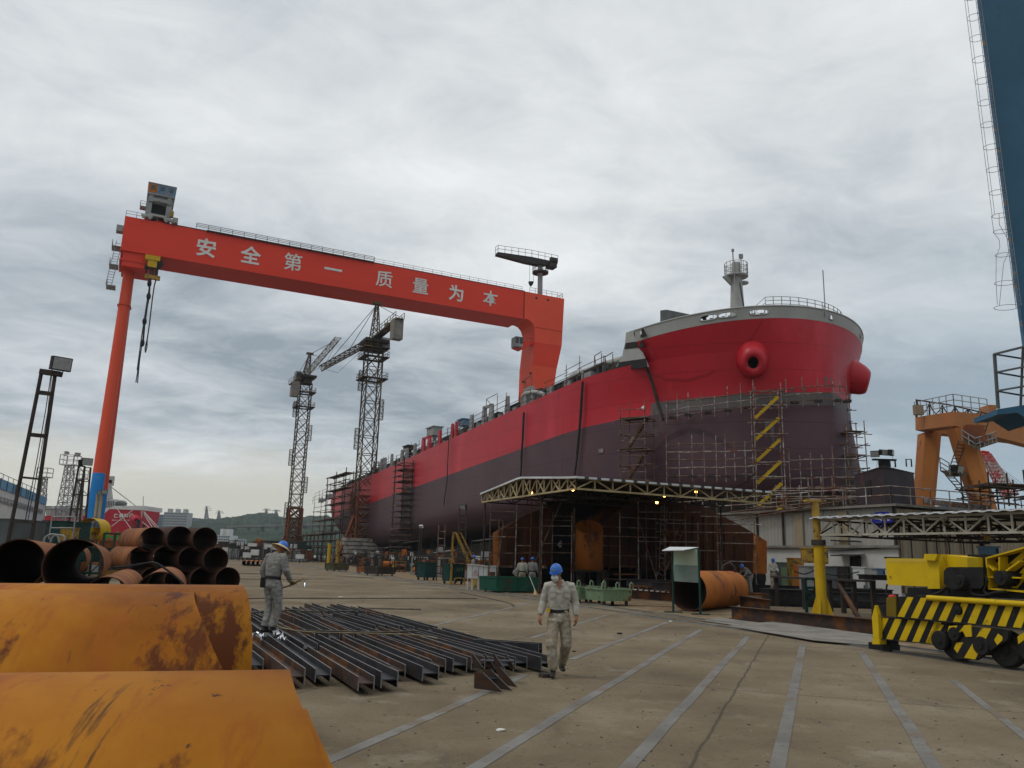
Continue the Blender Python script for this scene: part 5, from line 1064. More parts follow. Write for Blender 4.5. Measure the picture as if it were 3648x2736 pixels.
mb = MB(); mb.prism([OP(560, 790, 96), OP(630, 815, 96), OP(1190, 880, 108), OP(1190, 800, 108), OP(640, 770, 96)], V((0, 1.6, 0))); mb.build("main_girder", M["orange"], og)
mb = MB(); mb.prism([OP(962, 630, 91), OP(1012, 632, 92), OP(1012, 700, 92), OP(962, 702, 91)], V((0, 2, 0))); mb.build("end_stop", M["orange"], og)
mb = MB(); pts = [OP(482, 712, 97), OP(738, 673, 85), OP(960, 700, 90)]; mb.rail(pts, 1.9, .05, 2.2, 3); mb.build("top_railing", M["grey"], og)
mb = MB()
for i in range(6):
    x = 490 + i * 84; mb.tube(OP(x, 712 - i * 3, 95 - i), OP(x, 603 + i * 14, 95 - i), .1, 6)
    if i < 5: mb.path([OP(x, 605 + i * 14, 95 - i), OP(x + 20, 660 + i * 5, 95 - i), OP(x + 42, 690, 95 - i), OP(x + 64, 665 + i * 5, 95 - i), OP(x + 84, 618 + i * 14, 95 - i)], .07, 5)
mb.path([OP(482, 598, 95), OP(700, 630, 93), OP(960, 690, 90)], .09, 5); mb.build("cable_festoon", M["dark"], og)
mb = MB(); mb.obox(OP(500, 665, 94), V((.5, 0, 0)), V((0, .3, 0)), Z * .6); mb.build("electric_box", M["corrd"], og)
mb = MB(); A, B = OP(945, 690, 84), OP(890, 850, 84); mb.ladder(B, A, (1, 0, 0), 1.1, .07, .45); mb.ladder(OP(790, 870, 85), OP(720, 1075, 85), (1, .2, 0), .9, .06, .4); mb.ladder(OP(700, 1090, 86), OP(830, 1240, 86), (1, .2, 0), .9, .06, .4); mb.build("stairs", M["tower"], og)
mb = MB(); mb.prism([OP(790, 868, 84), OP(1015, 880, 85), OP(880, 925, 83)], Z * .15); mb.prism([OP(648, 1068, 85), OP(820, 1075, 86), OP(820, 1100, 84.5), OP(700, 1105, 84)], Z * .12); mb.build("landing", M["tower"], og)
mb = MB(); mb.rail([OP(880, 925, 83), OP(1015, 880, 85)], 1.2, .06, .9, 2); mb.rail([OP(790, 868, 84), OP(880, 925, 83)], 1.2, .06, .9, 2); mb.rail([OP(648, 1068, 85), OP(710, 1105, 84)], 1.5, .06, .9, 3); mb.build("landing_railing", M["grey"], og)
mb = MB(); mb.obox(OP(870, 820, 84), V((.9, 0, 0)), V((0, .4, 0)), Z * .9); mb.build("drive_housing", M["towero"], og)
floodlight(OP(760, 1053, 84), V((.6, -1, -.3)), 1.1, og)
# far lattice jib crane
fj = thing("crawler_crane", "far red and white lattice crane jib behind the orange gantry leg", "crane", V((AY(3600, 1760, 190).x, 190, 0)))
mb = MB(); mb.lattice(AY(3600, 1770, 190), AY(3512, 1622, 190), 2.6, 12, .18, None, .11, w2=1.6, x=True); mb.build("jib", mat("jib_red_white", [(.5, .1, .09), (.45, .38, .36)], .35, .6, contrast=.02), fj)
mb = MB(); mb.lattice(AY(3512, 1622, 190), AY(3494, 1611, 190), 1.6, 2, .2, None, .14, w2=.6); mb.build("jib_head", mat("jib_red", [(.5, .05, .04), (.4, .04, .03)], 1, .6), fj)
mb = MB()
for k in range(3): mb.tube(AY(3500 + k * 5, 1615 + k * 5, 190), AY(3655, 1735 + k * 12, 190), .05, 4)
for k in range(3): mb.tube(AY(3512 + k * 8, 1640 + k * 10, 190), AY(3525 + k * 7, 1740, 190), .04, 4)
mb.build("rope", M["grey"], fj)
# blue building strip
mb = MB(); a, b = AY(3370, 1800, 120), AY(3470, 1806, 120); mb.prism([V((a.x, a.y, 0)), V((b.x, b.y, 0)), b, a], V((0, 8, 0))); one(mb, "shed", "pale shed with a blue roof edge seen through the roof railings under the orange gantry", "shed", M["blued"], V((a.x, a.y, 0)))

# ================================================================ blue portal crane leg on the right edge
bc = thing("blue_crane_leg", "tall blue steel leg of a crane with a caged ladder, cut by the right edge", "crane leg", V((AY(3648, 1257, 38).x + .8, 38, 0)))
e0, e1 = AY(3483, 0, 38), AY(3648, 1257, 38); ed = (e1 - e0) / (e0.z - e1.z)
top = e0 - ed * 10; bot = e1 + ed * (e1.z - 0.4)
mb = MB(); mb.prism([bot, top, top + V((3.6, .2, 0)), bot + V((2.6, .2, 0))], V((2.6, 3.0, 0))); mb.build("leg_box", M["blue"], bc)
mb = MB(); mb.prism([bot + V((-.05, -.04, 0)), top + V((-.05, -.04, 0)), top + V((.08, -.04, 0)), bot + V((.08, -.04, 0))], V((0, .04, 0))); mb.build("edge_flange", M["blued"], bc)
def zc_(z): return e0 + ed * (e0.z - z)      # point of the leg edge at height z
mb = MB(); zcg = [AY(3483, y, 38).z for y in (0,)]; rings = []
ys = [0, 70, 145, 220, 300, 378, 458, 545, 625, 710]; 
z_hi, z_lo = AY(3480, 20, 38).z, AY(3575, 770, 38).z; k = 12; dz = (z_hi - z_lo) / 9.6
def ring(z, r, off=0, tilt=0, nm="cage_hoop"):
    c = zc_(z) + V((-r * .95 + off, -.05, 0)); mb = MB(); P = [c + V((math.cos(a) * r, math.sin(a) * r * .9, tilt * math.cos(a))) for a in [R(-58 + 5 - 0) + R(306) * 0 + R(20 + 320 * i / 16) for i in range(17)]]; mb.path(P, .014, 5); mb.build(nm, M["grey"], bc); return c
z = z_lo; cs = []
while z < z_hi + dz * 1.5: cs.append((z, ring(z, .36))); z += dz
for a in (2.3, 2.9, 3.5):
    mb = MB(); mb.path([c + V((math.cos(a) * .36, math.sin(a) * .33, 0)) for z, c in cs], .012, 5); mb.build("cage_strap", M["grey"], bc)
# bent lower part of the cage
B3 = [AY(3539, 790, 38), AY(3541, 835, 38), AY(3562, 860, 38), AY(3548, 910, 38), AY(3547, 1000, 38), AY(3554, 1090, 38)]
mb = MB(); mb.path([cs[0][1] + V((-.35, 0, 0)), AY(3532, 770, 38), AY(3541, 830, 38), AY(3560, 855, 38), AY(3562, 880, 38), AY(3549, 915, 38), AY(3548, 1000, 38), AY(3553, 1085, 38)], .013, 5); mb.path([cs[0][1] + V((-.2, -.25, 0)), AY(3560, 800, 38), AY(3592, 855, 38), AY(3600, 880, 38), AY(3575, 940, 38), AY(3560, 1090, 38)], .013, 5)
mb.path([cs[0][1] + V((.1, -.3, 0)), AY(3590, 820, 38), AY(3605, 950, 38), AY(3618, 1080, 38)], .013, 5); mb.build("bent_strap", M["grey"], bc)
for y, xl, xr in ((825, 3541, 3592), (908, 3548, 3602), (1008, 3546, 3615), (1095, 3545, 3628)):
    c = AY((xl + xr) / 2, y, 38); r = abs(AY(xr, y, 38).x - AY(xl, y, 38).x) / 2; mb = MB(); mb.path([c + V((math.cos(a) * r, math.sin(a) * r * .8, 0)) for a in [math.pi * 2 * i / 18 for i in range(19)]], .014, 5); mb.build("cage_hoop", M["grey"], bc)
mb = MB(); mb.ladder(zc_(AY(3600, 1095, 38).z) + V((-.03, -.1, 0)), zc_(z_hi + 2) + V((-.03, -.1, 0)), (.1, -1, 0), .36, .015, .3); mb.build("ladder", M["grey"], bc)
def BC(x, y, d=38): return AY(3000 + x / 1.843, 1100 + y / 1.843, d)
mb = MB(); mb.prism([BC(1018, 660), BC(1018, 695), BC(1150, 682), BC(1260, 750), BC(1300, 640), BC(1190, 632)], V((.3, 2.5, 0))); mb.build("platform", M["blue"], bc)
mb = MB()
mb.bar(BC(1000, 295), BC(1025, 655), .12); mb.bar(BC(1000, 298), BC(1200, 248, 36), .09); mb.bar(BC(1000, 298), BC(1200, 330, 40), .07)
for yl, ya, yb in ((418, 380, 450), (540, 508, 572)): mb.bar(BC(1012, yl), BC(1200, ya, 36), .08); mb.bar(BC(1012, yl), BC(1200, yb, 40), .07)
mb.bar(BC(1188, 250, 36), BC(1172, 640, 37), .09); mb.build("platform_railing", M["dgrey"], bc)
# dark wall added under the ship, standing in for the deep shade
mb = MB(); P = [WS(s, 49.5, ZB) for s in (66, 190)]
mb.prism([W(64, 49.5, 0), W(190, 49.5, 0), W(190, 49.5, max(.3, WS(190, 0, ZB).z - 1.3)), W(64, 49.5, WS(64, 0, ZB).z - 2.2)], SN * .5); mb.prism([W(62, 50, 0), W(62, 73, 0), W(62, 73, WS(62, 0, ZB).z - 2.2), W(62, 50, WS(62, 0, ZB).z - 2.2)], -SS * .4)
one(mb, "berth_shade_wall", "added dark wall filling the shade under the maroon hull behind the yard clutter", "wall", M["dark"], W(64, 49.5, 0))
# ================================================================ people
def ellring(mb, pts, rad, side, n=14):
    """closed loft along pts, rad = (half width along side, half depth)"""
    pts = [V(p) for p in pts]; rings = []
    for i, p in enumerate(pts):
        d = (pts[min(i + 1, len(pts) - 1)] - pts[max(i - 1, 0)]).normalized(); x = V(side) - d * V(side).dot(d)
        x.normalize(); y = d.cross(x); rx, ry = rad[i] if isinstance(rad[i], tuple) else (rad[i], rad[i])
        rings.append([p + x * math.cos(2 * math.pi * k / n) * rx + y * math.sin(2 * math.pi * k / n) * ry for k in range(n)])
    P = [q for g in rings for q in g]; m = len(pts)
    F = [(j * n + i, j * n + (i + 1) % n, (j + 1) * n + (i + 1) % n, (j + 1) * n + i) for j in range(m - 1) for i in range(n)] + [tuple(range(n)), tuple(range((m - 1) * n, m * n))]
    mb.add(P, F, True)
def skinmesh(mb, name, m, par, vox, smooth=4, fold=0.0, seed=0.0, fs=(9, 9, 16)):
    """union of overlapping lofts as ONE continuous surface (voxel remesh), then cloth folds"""
    o = mb.build(name, m, par); md = o.modifiers.new("r", "REMESH"); md.mode = "VOXEL"; md.voxel_size = vox; md.use_smooth_shade = True
    if smooth: s = o.modifiers.new("s", "SMOOTH"); s.iterations = smooth; s.factor = .5
    bpy.context.view_layer.update(); me = bpy.data.meshes.new_from_object(o.evaluated_get(bpy.context.evaluated_depsgraph_get()))
    o.modifiers.clear(); old = o.data; o.data = me; bpy.data.meshes.remove(old); me.name = name
    if not me.materials: me.materials.append(m)
    if fold:
        me.update(); nn = [V(v.normal) for v in me.vertices]
        for v, n_ in zip(me.vertices, nn):
            c = v.co; k = noise.noise(V((c.x * fs[0] + seed, c.y * fs[1], c.z * fs[2]))) + .6 * (1 - abs(noise.noise(V((c.x * fs[0] * 1.1 + 3 + c.z * 7, c.y * fs[1] * 1.1, c.z * fs[2] * .7 + seed)))) * 2.2)
            v.co = c + n_ * fold * k
    me.polygons.foreach_set("use_smooth", [True] * len(me.polygons)); return o
def finger(mb, base, d, curl, L, r, side):
    d = V(d).normalized(); c = V(curl).normalized(); p = [V(base)]; a = 0
    for k, f in enumerate((.45, .32, .23)): a += .38; q = (d * math.cos(a) + c * math.sin(a)).normalized(); p.append(p[-1] + q * L * f)
    ellring(mb, p, [r * 1.05, r, r * .92, r * .7], side, 8)
def hand(mb, wr, tip, palm_n, thumb_side, s=1.0):
    wr, tip = V(wr), V(tip); d = (tip - wr).normalized(); L = (tip - wr).length; pn = (V(palm_n) - d * V(palm_n).dot(d)).normalized(); sd = d.cross(pn).normalized()
    if sd.dot(V(thumb_side)) < 0: sd = -sd
    k = wr + d * L * .5; ellring(mb, [wr - d * .02, wr + d * .02, wr + d * L * .3, k], [(.026 * s, .022 * s), (.03 * s, .02 * s), (.042 * s, .019 * s), (.041 * s, .015 * s)], sd, 10)
    for i, (o, f) in enumerate(((.030, .92), (.011, 1.0), (-.009, .95), (-.028, .78))): finger(mb, k - d * .012 + sd * o * s, d + sd * o * 3, pn, L * .52 * f, .0095 * s, sd)
    b = wr + d * L * .16 + sd * .03 * s; q = (d * .75 + sd * .6 + pn * .25).normalized(); ellring(mb, [b - q * .01, b + q * .035 * s, b + q * .06 * s + d * .01, b + q * .065 * s + d * .03], [.014 * s, .0125 * s, .011 * s, .008 * s], sd, 8)
DEF = dict(head=(0, -.03, 1.68), neck=(0, .01, 1.52), chest=(0, 0, 1.36), waist=(0, 0, 1.08), pelvis=(0, .01, .94),
           sl=(-.2, 0, 1.48), el=(-.27, .02, 1.2), wl=(-.27, -.08, .97), hl=(-.27, -.12, .80), sr=(.2, 0, 1.48), er=(.27, .02, 1.2), wr=(.27, -.08, .97), hr=(.27, -.12, .80),
           pl=(-.1, 0, .9), kl=(-.11, -.03, .52), al=(-.11, .03, .11), pr=(.1, 0, .9), kr=(.11, -.03, .52), ar=(.11, .03, .11), tl=None, tr=None)
def person(lab, loc, rz, J=None, look=(0, -1, -.15), vox=.012, top="cloth", bot="clothd", helmet=True, mask=False, brim=False, gloves=False, group=None, sc_=1.0, seed=0.0, hair=False):
    o = thing("person", lab, "person", loc, rz, group); o.scale = (sc_,) * 3; Mx = MATS[o.as_pointer()] @ Matrix.Diagonal((sc_, sc_, sc_, 1)); MATS[o.as_pointer()] = Matrix.Identity(4)
    j = dict(DEF); j.update(J or {}); j = {k: (V(v) if v else None) for k, v in j.items()}; X = V((1, 0, 0)); f = V(look).normalized(); hx = f.cross(Z).normalized() * -1; hx = -hx; hu = hx.cross(f).normalized()
    if hu.z < 0: hu = -hu
    mb = MB(); h = j["head"]
    # skin: head with jaw, nose, ears; neck; arms with hands; trunk and legs under the clothes
    ellring(mb, [h - hu * .125 + f * .05, h - hu * .10 + f * .035, h - hu * .055 + f * .02, h + f * .005, h + hu * .05, h + hu * .09 - f * .005, h + hu * .115 - f * .01], [(.025, .025), (.045, .055), (.062, .078), (.074, .092), (.074, .094), (.058, .075), (.025, .03)], hx, 18)
    ellring(mb, [h - hu * .005 + f * .085, h - hu * .03 + f * .107, h - hu * .045 + f * .092], [(.008, .01), (.014, .013), (.012, .008)], hx, 8)
    for s in (-1, 1): ellring(mb, [h + hx * s * .07 - hu * .035, h + hx * s * .083, h + hx * s * .074 + hu * .028], [(.008, .014), (.009, .02), (.007, .015)], hx, 8)
    ellring(mb, [j["neck"] - Z * .06, j["neck"], h - hu * .05 - f * .02], [(.07, .06), .055, .055], X, 12)
    ellring(mb, [j["pelvis"], j["waist"], j["chest"], j["neck"] - Z * .03], [(.14, .09), (.13, .085), (.16, .1), (.09, .07)], X, 12)
    for a in "lr":
        s, e, w_, hd = j["s" + a], j["e" + a], j["w" + a], j["h" + a]; d = (w_ - e).normalized()
        ellring(mb, [j["neck"] - Z * .08, s, s.lerp(e, .5), e, e.lerp(w_, .4), w_], [.05, .052, .045, .04, .038, .026], V((0, 1, 0)), 10)
        if not gloves: hand(mb, w_, hd, V((0, 0, 0)) + (V((1, 0, 0)) if a == "l" else V((-1, 0, 0))) * .8 + V((0, .35, 0)), (0, -1, 0))
        p, k, n_ = j["p" + a], j["k" + a], j["a" + a]; ellring(mb, [j["pelvis"] - Z * .02, p, k, n_], [.07, .075, .05, .035], X, 10)
    skinmesh(mb, "body", M["skin"], o, vox, 2)
    for s in (-1, 1):
        mb = MB(); c = h + hx * s * .032 + hu * .008 + f * .083; mb.ball(c, .0125, 8, 6); 
        if vox < .02: mb.build("eye", mat_eye, o)
    if not mask and vox < .02: mb = MB(); ellring(mb, [h - hu * .068 + f * .083 - hx * .024, h - hu * .066 + f * .092, h - hu * .068 + f * .083 + hx * .024], [(.003, .004), (.006, .007), (.003, .004)], hu, 8); mb.build("mouth", mat_lip, o)
    # shirt
    mb = MB(); c, w_, p = j["chest"], j["waist"], j["pelvis"]; nk = j["neck"]; sm = (j["sl"] + j["sr"]) / 2
    ax = (j["sr"] - j["sl"]).normalized(); hw = (j["sr"] - j["sl"]).length / 2
    ellring(mb, [w_ + (p - w_) * .35, w_, w_.lerp(c, .4) , c, sm - Z * .03, sm + Z * .03, nk + Z * .0], [(.175, .125), (.165, .115), (.19, .13), (hw * 1.0, .135), (hw * .98, .115), (hw * .62, .09), (.075, .07)], ax, 20)
    ellring(mb, [nk - Z * .02, nk + Z * .035 - V((0, .01, 0))], [(.085, .08), (.078, .07)], ax, 14)
    for a in "lr":
        s, e, q = j["s" + a], j["e" + a], j["w" + a]; ellring(mb, [sm.lerp(s, .6), s, s.lerp(e, .5), e, e.lerp(q, .55), e.lerp(q, .93)], [.075, (.078, .075), .07, .066, .058, .045], V((0, 1, 0)), 14)
    skinmesh(mb, "shirt", M[top], o, vox, 5, .0075 if vox < .02 else .004, seed, (11, 11, 18))
    # trousers
    mb = MB(); ellring(mb, [w_ - Z * .03, p + Z * .05, p - Z * .05, p - Z * .1], [(.165, .115), (.185, .13), (.18, .135), (.12, .1)], ax, 18)
    for a in "lr":
        pp, k, n_ = j["p" + a], j["k" + a], j["a" + a]; ellring(mb, [pp + Z * .04, pp - Z * .06, pp.lerp(k, .5), k, k.lerp(n_, .5), k.lerp(n_, .86), k.lerp(n_, .97)], [(.095, .115), (.105, .12), .098, (.088, .09), .08, (.08, .085), (.078, .08)], X, 14)
    skinmesh(mb, "trousers", M[bot], o, vox, 4, .009 if vox < .02 else .005, seed + 5, (12, 12, 17))
    for a in "lr":
        n_, k = j["a" + a], j["k" + a]; t = j["t" + a] or V((0, -1, 0)); t = V(t).normalized(); b = n_ - Z * .05; mb = MB()
        ellring(mb, [n_ + Z * .07, n_, b], [.048, .047, .045], X, 10); ellring(mb, [b - t * .07 - Z * .005, b - t * .05, b + t * .04, b + t * .12 - Z * .015, b + t * .17 - Z * .03, b + t * .185 - Z * .035], [(.025, .03), (.042, .042), (.046, .045), (.05, .034), (.042, .024), (.02, .012)], t.cross(Z), 12)
        skinmesh(mb, "boot", M["boot"], o, max(vox * .8, .01), 2)
        if gloves:
            w2, hd = j["w" + a], j["h" + a]; mb = MB(); d = (hd - w2).normalized(); ellring(mb, [w2 - d * .05, w2, w2 + d * .04], [.05, .042, .038], V((0, 1, 0)), 10); hand(mb, w2, hd, V((0, 0, -1)) if a == gloves else V((0, 1, 0)), (0, -1, 0.3), 1.35); skinmesh(mb, "glove", M["glove"], o, .01, 2)
    mb = MB(); q = w_ - Z * .015; n = 24
    P = [q + ax * math.cos(2 * math.pi * i / n) * .178 + V((0, 1, 0)) * math.sin(2 * math.pi * i / n) * .128 + Z * dz - Z * .02 * math.sin(2 * math.pi * i / n) * -1 for dz in (-.028, .028) for i in range(n)]
    mb.add(P, [(i, (i + 1) % n, n + (i + 1) % n, n + i) for i in range(n)], True); mb.build("belt", M["black"], o)
    if helmet:
        mb = MB(); c = h + hu * .03; prof = [(.003, .128), (.045, .121), (.08, .10), (.104, .065), (.115, .03), (.118, .0), (.124, -.01), (.118, -.014)]; mb.lathe(prof, c, hu, 24, .90, hx)
        mb.path([c + f * .11 * math.cos(a) * 1.0 + hu * .13 * math.sin(a) for a in [R(12 + 156 * i / 12) for i in range(13)]], .010, 6)
        q = [c + f * (.112 + .05 * math.sin(math.pi * i / 8)) * 1 * math.cos(R(-60 + 15 * i)) ** 0 * math.cos(R(-60 + 15 * i)) + hx * .118 * math.sin(R(-60 + 15 * i)) - hu * .012 for i in range(9)]
        mb.prism(q, hu * -.008); hl = mb.build("helmet", M["helm"], o)
        if vox < .02: mb = MB(); mb.obox(c + f * .113 + hu * .045 - hx * .0, hx * .03, f * .004, hu * .011); mb.build("badge", M["grey"], hl)
        if brim: mb = MB(); mb.lathe([(.10, .02), (.13, .012), (.215, -.035), (.212, -.042), (.125, .0)], c, (hu + f * .12).normalized(), 28, 1, hx); mb.build("straw_brim", M["straw"], o)
        else: mb = MB(); mb.lathe([(.080, -.05), (.083, .02), (.07, .06)], h - f * .01, hu, 14, .95, hx); mb.build("hair", M["hair"], o)
    if mask:
        mb = MB(); c = h - hu * .058 + f * .055; ellring(mb, [c + hu * .055 + f * .02, c + hu * .03 + f * .03, c + f * .035, c - hu * .04 + f * .015, c - hu * .055 - f * .01], [(.03, .03), (.056, .045), (.066, .05), (.056, .045), (.03, .03)], hx, 14); skinmesh(mb, "mask", M["mask"], o, .009, 2)
        if vox < .02: mb = MB(); mb.path([c + hx * .06 + f * .01, h + hx * .088 - f * .02 + hu * .01], .003, 4); mb.path([c - hx * .06 + f * .01, h - hx * .088 - f * .02 + hu * .01], .003, 4); mb.build("mask_strap", M["mask"], o)
    MATS[o.as_pointer()] = Mx
    return o
mat_eye = mat("eye", [(.05, .04, .035), (.3, .28, .26)], 40, .2); mat_lip = mat("lip", [(.25, .08, .06), (.2, .07, .05)], 20, .5)
pm = G(1985, 2416); pm = V((pm.x, pm.y + .12, 0))
man = person("worker in beige overalls, blue helmet and white mask walking toward the camera", pm, 0,
    dict(head=(-.035, -.06, 1.70), neck=(.02, .0, 1.55), chest=(.02, 0, 1.38), waist=(.02, .02, 1.10), pelvis=(.03, .02, .95), sl=(-.175, .0, 1.485), el=(-.245, .05, 1.21), wl=(-.30, -.04, .985), hl=(-.325, -.10, .81),
         sr=(.225, .02, 1.49), er=(.305, .04, 1.21), wr=(.315, -.08, .985), hr=(.305, -.12, .80), pl=(-.07, .0, .9), kl=(-.11, -.16, .53), al=(-.07, -.12, .12), tl=(-.12, -1, 0), pr=(.125, .02, .9), kr=(.15, -.04, .53), ar=(.10, .30, .17), tr=(.1, -1, .0)),
    look=(-.5, -1, -.32), vox=.0115, mask=True, seed=2, sc_=.925)
mb = MB(); mb.obox(V((-.10, -.135, 1.36)), V((.055, 0, 0)), V((0, .006, 0)), Z * .06); mb.obox(V((-.10, -.144, 1.405)), V((.06, 0, 0)), V((0, .006, 0)), Z * .02); mb.build("pocket", M["cloth"], man)
mb = MB(); mb.obox(V((.15, -.135, 1.36)), V((.052, 0, 0)), V((0, .006, 0)), Z * .06); mb.obox(V((.15, -.144, 1.405)), V((.057, 0, 0)), V((0, .006, 0)), Z * .02); mb.build("pocket", M["cloth"], man)
mb = MB()
for s in (-1, 1): mb.prism([V((.0 + s * .01, -.085, 1.50)), V((.0 + s * .075, -.05, 1.575)), V((.0 + s * .12, -.075, 1.54)), V((.0 + s * .085, -.12, 1.485))], V((0, -.012, 0)))
mb.build("collar", M["cloth"], man)
mb = MB(); mb.prism([V((-.035, -.085, 1.565)), V((.065, -.085, 1.565)), V((.02, -.135, 1.42))], V((0, -.012, 0))); mb.build("neck_opening", M["skin"], man)
for c in list(man.children):
    if c.name.startswith(("pocket", "collar", "neck_opening")): c.data.transform(MATS[man.as_pointer()])
mb = MB(); mb.obox(V((-.16, -.08, 1.08)), V((.025, 0, 0)), V((0, .03, 0)), Z * .03); tc_ = mb.build("tape_measure", M["yel"], man); tc_.data.transform(MATS[man.as_pointer()])
pw = G(962, 2232, .42)
wel = person("worker in grey with a wide straw brim standing on the beams with a torch", V((pw.x, pw.y, .30)), R(150),
    dict(head=(0, -.13, 1.62), neck=(0, -.02, 1.50), chest=(0, .02, 1.33), waist=(0, .03, 1.06), pelvis=(0, .02, .93), sl=(-.20, .0, 1.46), el=(-.28, -.02, 1.20), wl=(-.24, -.20, 1.00), hl=(-.19, -.34, .94), sr=(.20, 0, 1.46), er=(.27, .06, 1.2), wr=(.25, .0, .98), hr=(.24, -.02, .82),
         pl=(-.09, 0, .9), kl=(-.11, -.05, .5), al=(-.10, .04, .11), pr=(.09, 0, .9), kr=(.08, -.03, .5), ar=(.06, .08, .11)),
    look=(-.3, -1, -.42), vox=.0115, top="clothg", bot="clothg", mask=True, brim=True, gloves="l", seed=9, sc_=.95)
def inb(p, o): return o  # noqa
Mw = Matrix.Translation(wel.location) @ Matrix.Rotation(R(150), 4, "Z") @ Matrix.Diagonal((.95, .95, .95, 1))
tip = AY(1082, 2062, pw.y - .2); hnd = Mw @ V((-.19, -.34, .94))
tch = thing("cutting_torch", "long brass cutting torch with a small flame held by the worker on the beams", "torch", hnd)
mb = MB(); mb.tube(hnd - (tip - hnd) * .25, tip, .011, 8); mb.tube(hnd - (tip - hnd) * .2 + Z * .02, tip + Z * .012, .007, 6); mb.tube(hnd - (tip - hnd) * .3, hnd + (tip - hnd) * .1, .018, 8); mb.tube(tip, tip + V((.03, -.02, -.07)), .012, 8); mb.build("torch_pipe", M["glove"], tch)
mb = MB(); mb.tube(tip + V((.03, -.02, -.07)), tip + V((.035, -.025, -.14)), .006, 8, .001); mb.build("flame", M["flame"], tch)
mb = MB(); mb.obox(Mw @ V((.14, .13, .96)), V((.05, .02, 0)), V((0, .04, 0)), Z * .09); tb = mb.build("tool_pouch", M["black"], wel)
tb.data.transform(Mw.inverted() @ MATS[wel.as_pointer()] if False else Matrix.Identity(4))
def smooth(P, k=6):
    Q = []
    for i in range(len(P) - 1):
        p0, p1, p2, p3 = P[max(i - 1, 0)], P[i], P[i + 1], P[min(i + 2, len(P) - 1)]
        for a in range(k): f = a / k; Q.append(.5 * ((2 * p1) + (p2 - p0) * f + (2 * p0 - 5 * p1 + 4 * p2 - p3) * f * f + (3 * p1 - p0 - 3 * p2 + p3) * f ** 3))
    return Q + [P[-1]]
def hose(lab, pts, r, m, n=6):
    P = smooth([V(p) for p in pts]); mb = MB(); mb.path(P, r, n); return one(mb, "hose", lab, "hose", M[m], P[0], "hoses lying on the yard")
hose("gas hose running from the cutting torch down over the beams to the right", [hnd - (tip - hnd) * .28, AY(975, 2110, pw.y), AY(972, 2150, pw.y - .1), G(985, 2225, .5), G(1040, 2245, .42), G(1150, 2247, .40), G(1260, 2250, .40), G(1380, 2252, .40), G(1490, 2247, .40)], .016, "hose")
hose("pale hose looping over the near beams beside the worker's feet", [AY(968, 2120, pw.y - .1), G(980, 2215, .5), G(1030, 2242, .44), G(1120, 2252, .40), G(1300, 2256, .39), G(1480, 2262, .38), G(1560, 2275, .37)], .012, "hosey")
hose("grey hose lying across the far beams behind the worker", [G(880, 2186, .38), G(960, 2176, .39), G(990, 2180, .42), G(1030, 2172, .40), G(1100, 2178, .40), G(1180, 2178, .4), G(1262, 2176, .42)], .02, "hose")
hose("hose snaking on the concrete to the right end of the beam field", [G(1380, 2216, .02), G(1440, 2218, .02), G(1520, 2232, .02), G(1600, 2245, .02), G(1650, 2252, .02), G(1690, 2275, .02), G(1715, 2290, .02), G(1722, 2305, .1)], .022, "hosey")
hose("loop of hose lying on the concrete behind the beams", [G(1630, 2248, .02), G(1590, 2262, .02), G(1565, 2256, .02), G(1600, 2246, .02), G(1650, 2252, .02)], .018, "hosey")
for i, pts in enumerate((((760, 2060), (900, 2063), (1100, 2066)), ((1195, 2052), (1240, 2054), (1330, 2060)), ((880, 2133), (1100, 2132), (1700, 2133)), ((880, 2178), (1000, 2180)), ((1300, 2168), (1500, 2172)), ((820, 2042), (1080, 2046)), ((1640, 2110), (1800, 2145), (1830, 2160)))):
    hose(("dark cable lying straight across the yard behind the worker", "short cable on the far concrete", "long dark cable across the middle of the yard", "dark cable beside the far rusty half pipes", "thin cable on the open concrete", "farthest cable across the yard", "dark cable curving toward the walking worker")[i], [G(x, y, .012) for x, y in pts], .035, "hose", 5)

# ================================================================ steel beams on the floor
aD = V((.42, -.907, 0)).normalized(); lD = V((.907, .42, 0)).normalized(); O_ = V((-3.42, 11.95, 0)); bi = 0
def beam(near, L, d, h=.32, w=.30, m="steel", z=.06, t=.014, grp="steel beams laid on the yard floor", lab=None, side=None):
    d = V(d).normalized(); sd = side or V((d.y, -d.x, 0)); near = V((near.x, near.y, z + w / 2)); mb = MB(); mb.hbeam(near - d * L, near, h, w, t, sd)
    o = one(mb, "steel_beam", lab or "dark steel H beam lying on its side among the parallel beams beside the worker", "steel beam", M[m], V((near.x, near.y, z)), grp)
    mb = MB()
    for k in (-1, 1): q = near + sd * k * (h / 2 - t / 2); mb.obox(q + Z * (w / 2 + .002) - d * L / 2, d * L / 2, sd * (t / 2 + .001), Z * .002); mb.obox(q + d * .002, d * .002, sd * (t / 2 + .001), Z * w / 2)
    e = mb.build("cut_edge", M["cut"], None, V((near.x, near.y, z))); e.parent = o; e.location = (0, 0, 0); return o
EE = (-.3, .9, .8, 1.5, 1.5, .7, .9, .5, .3, .2, .4, .2, .4)
for i in range(13):
    q = O_ + lD * (-.05 + i * .365 + rnd.uniform(-.02, .02)) + aD * (EE[i] + rnd.uniform(-.15, .15)); d = (aD + lD * rnd.uniform(-.02, .02)); L = rnd.uniform(3.6, 5.6)
    for row in range(3):
        if row == 2 and i > 12: break
        beam(q, L, d, rnd.choice((.22, .24, .25)), rnd.choice((.17, .19, .2)), rnd.choice(("steel", "steel", "steelr")), lab=("dark steel beam in the near row of the beam field", "dark steel beam in the middle row of the beam field", "dark steel beam in the farthest row of the beam field")[row])
        q = q - d.normalized() * (L + rnd.uniform(.1, .4)) + lD * rnd.uniform(-.04, .04); L = rnd.uniform(3.0, 4.2); d = aD + lD * rnd.uniform(-.03, .03)
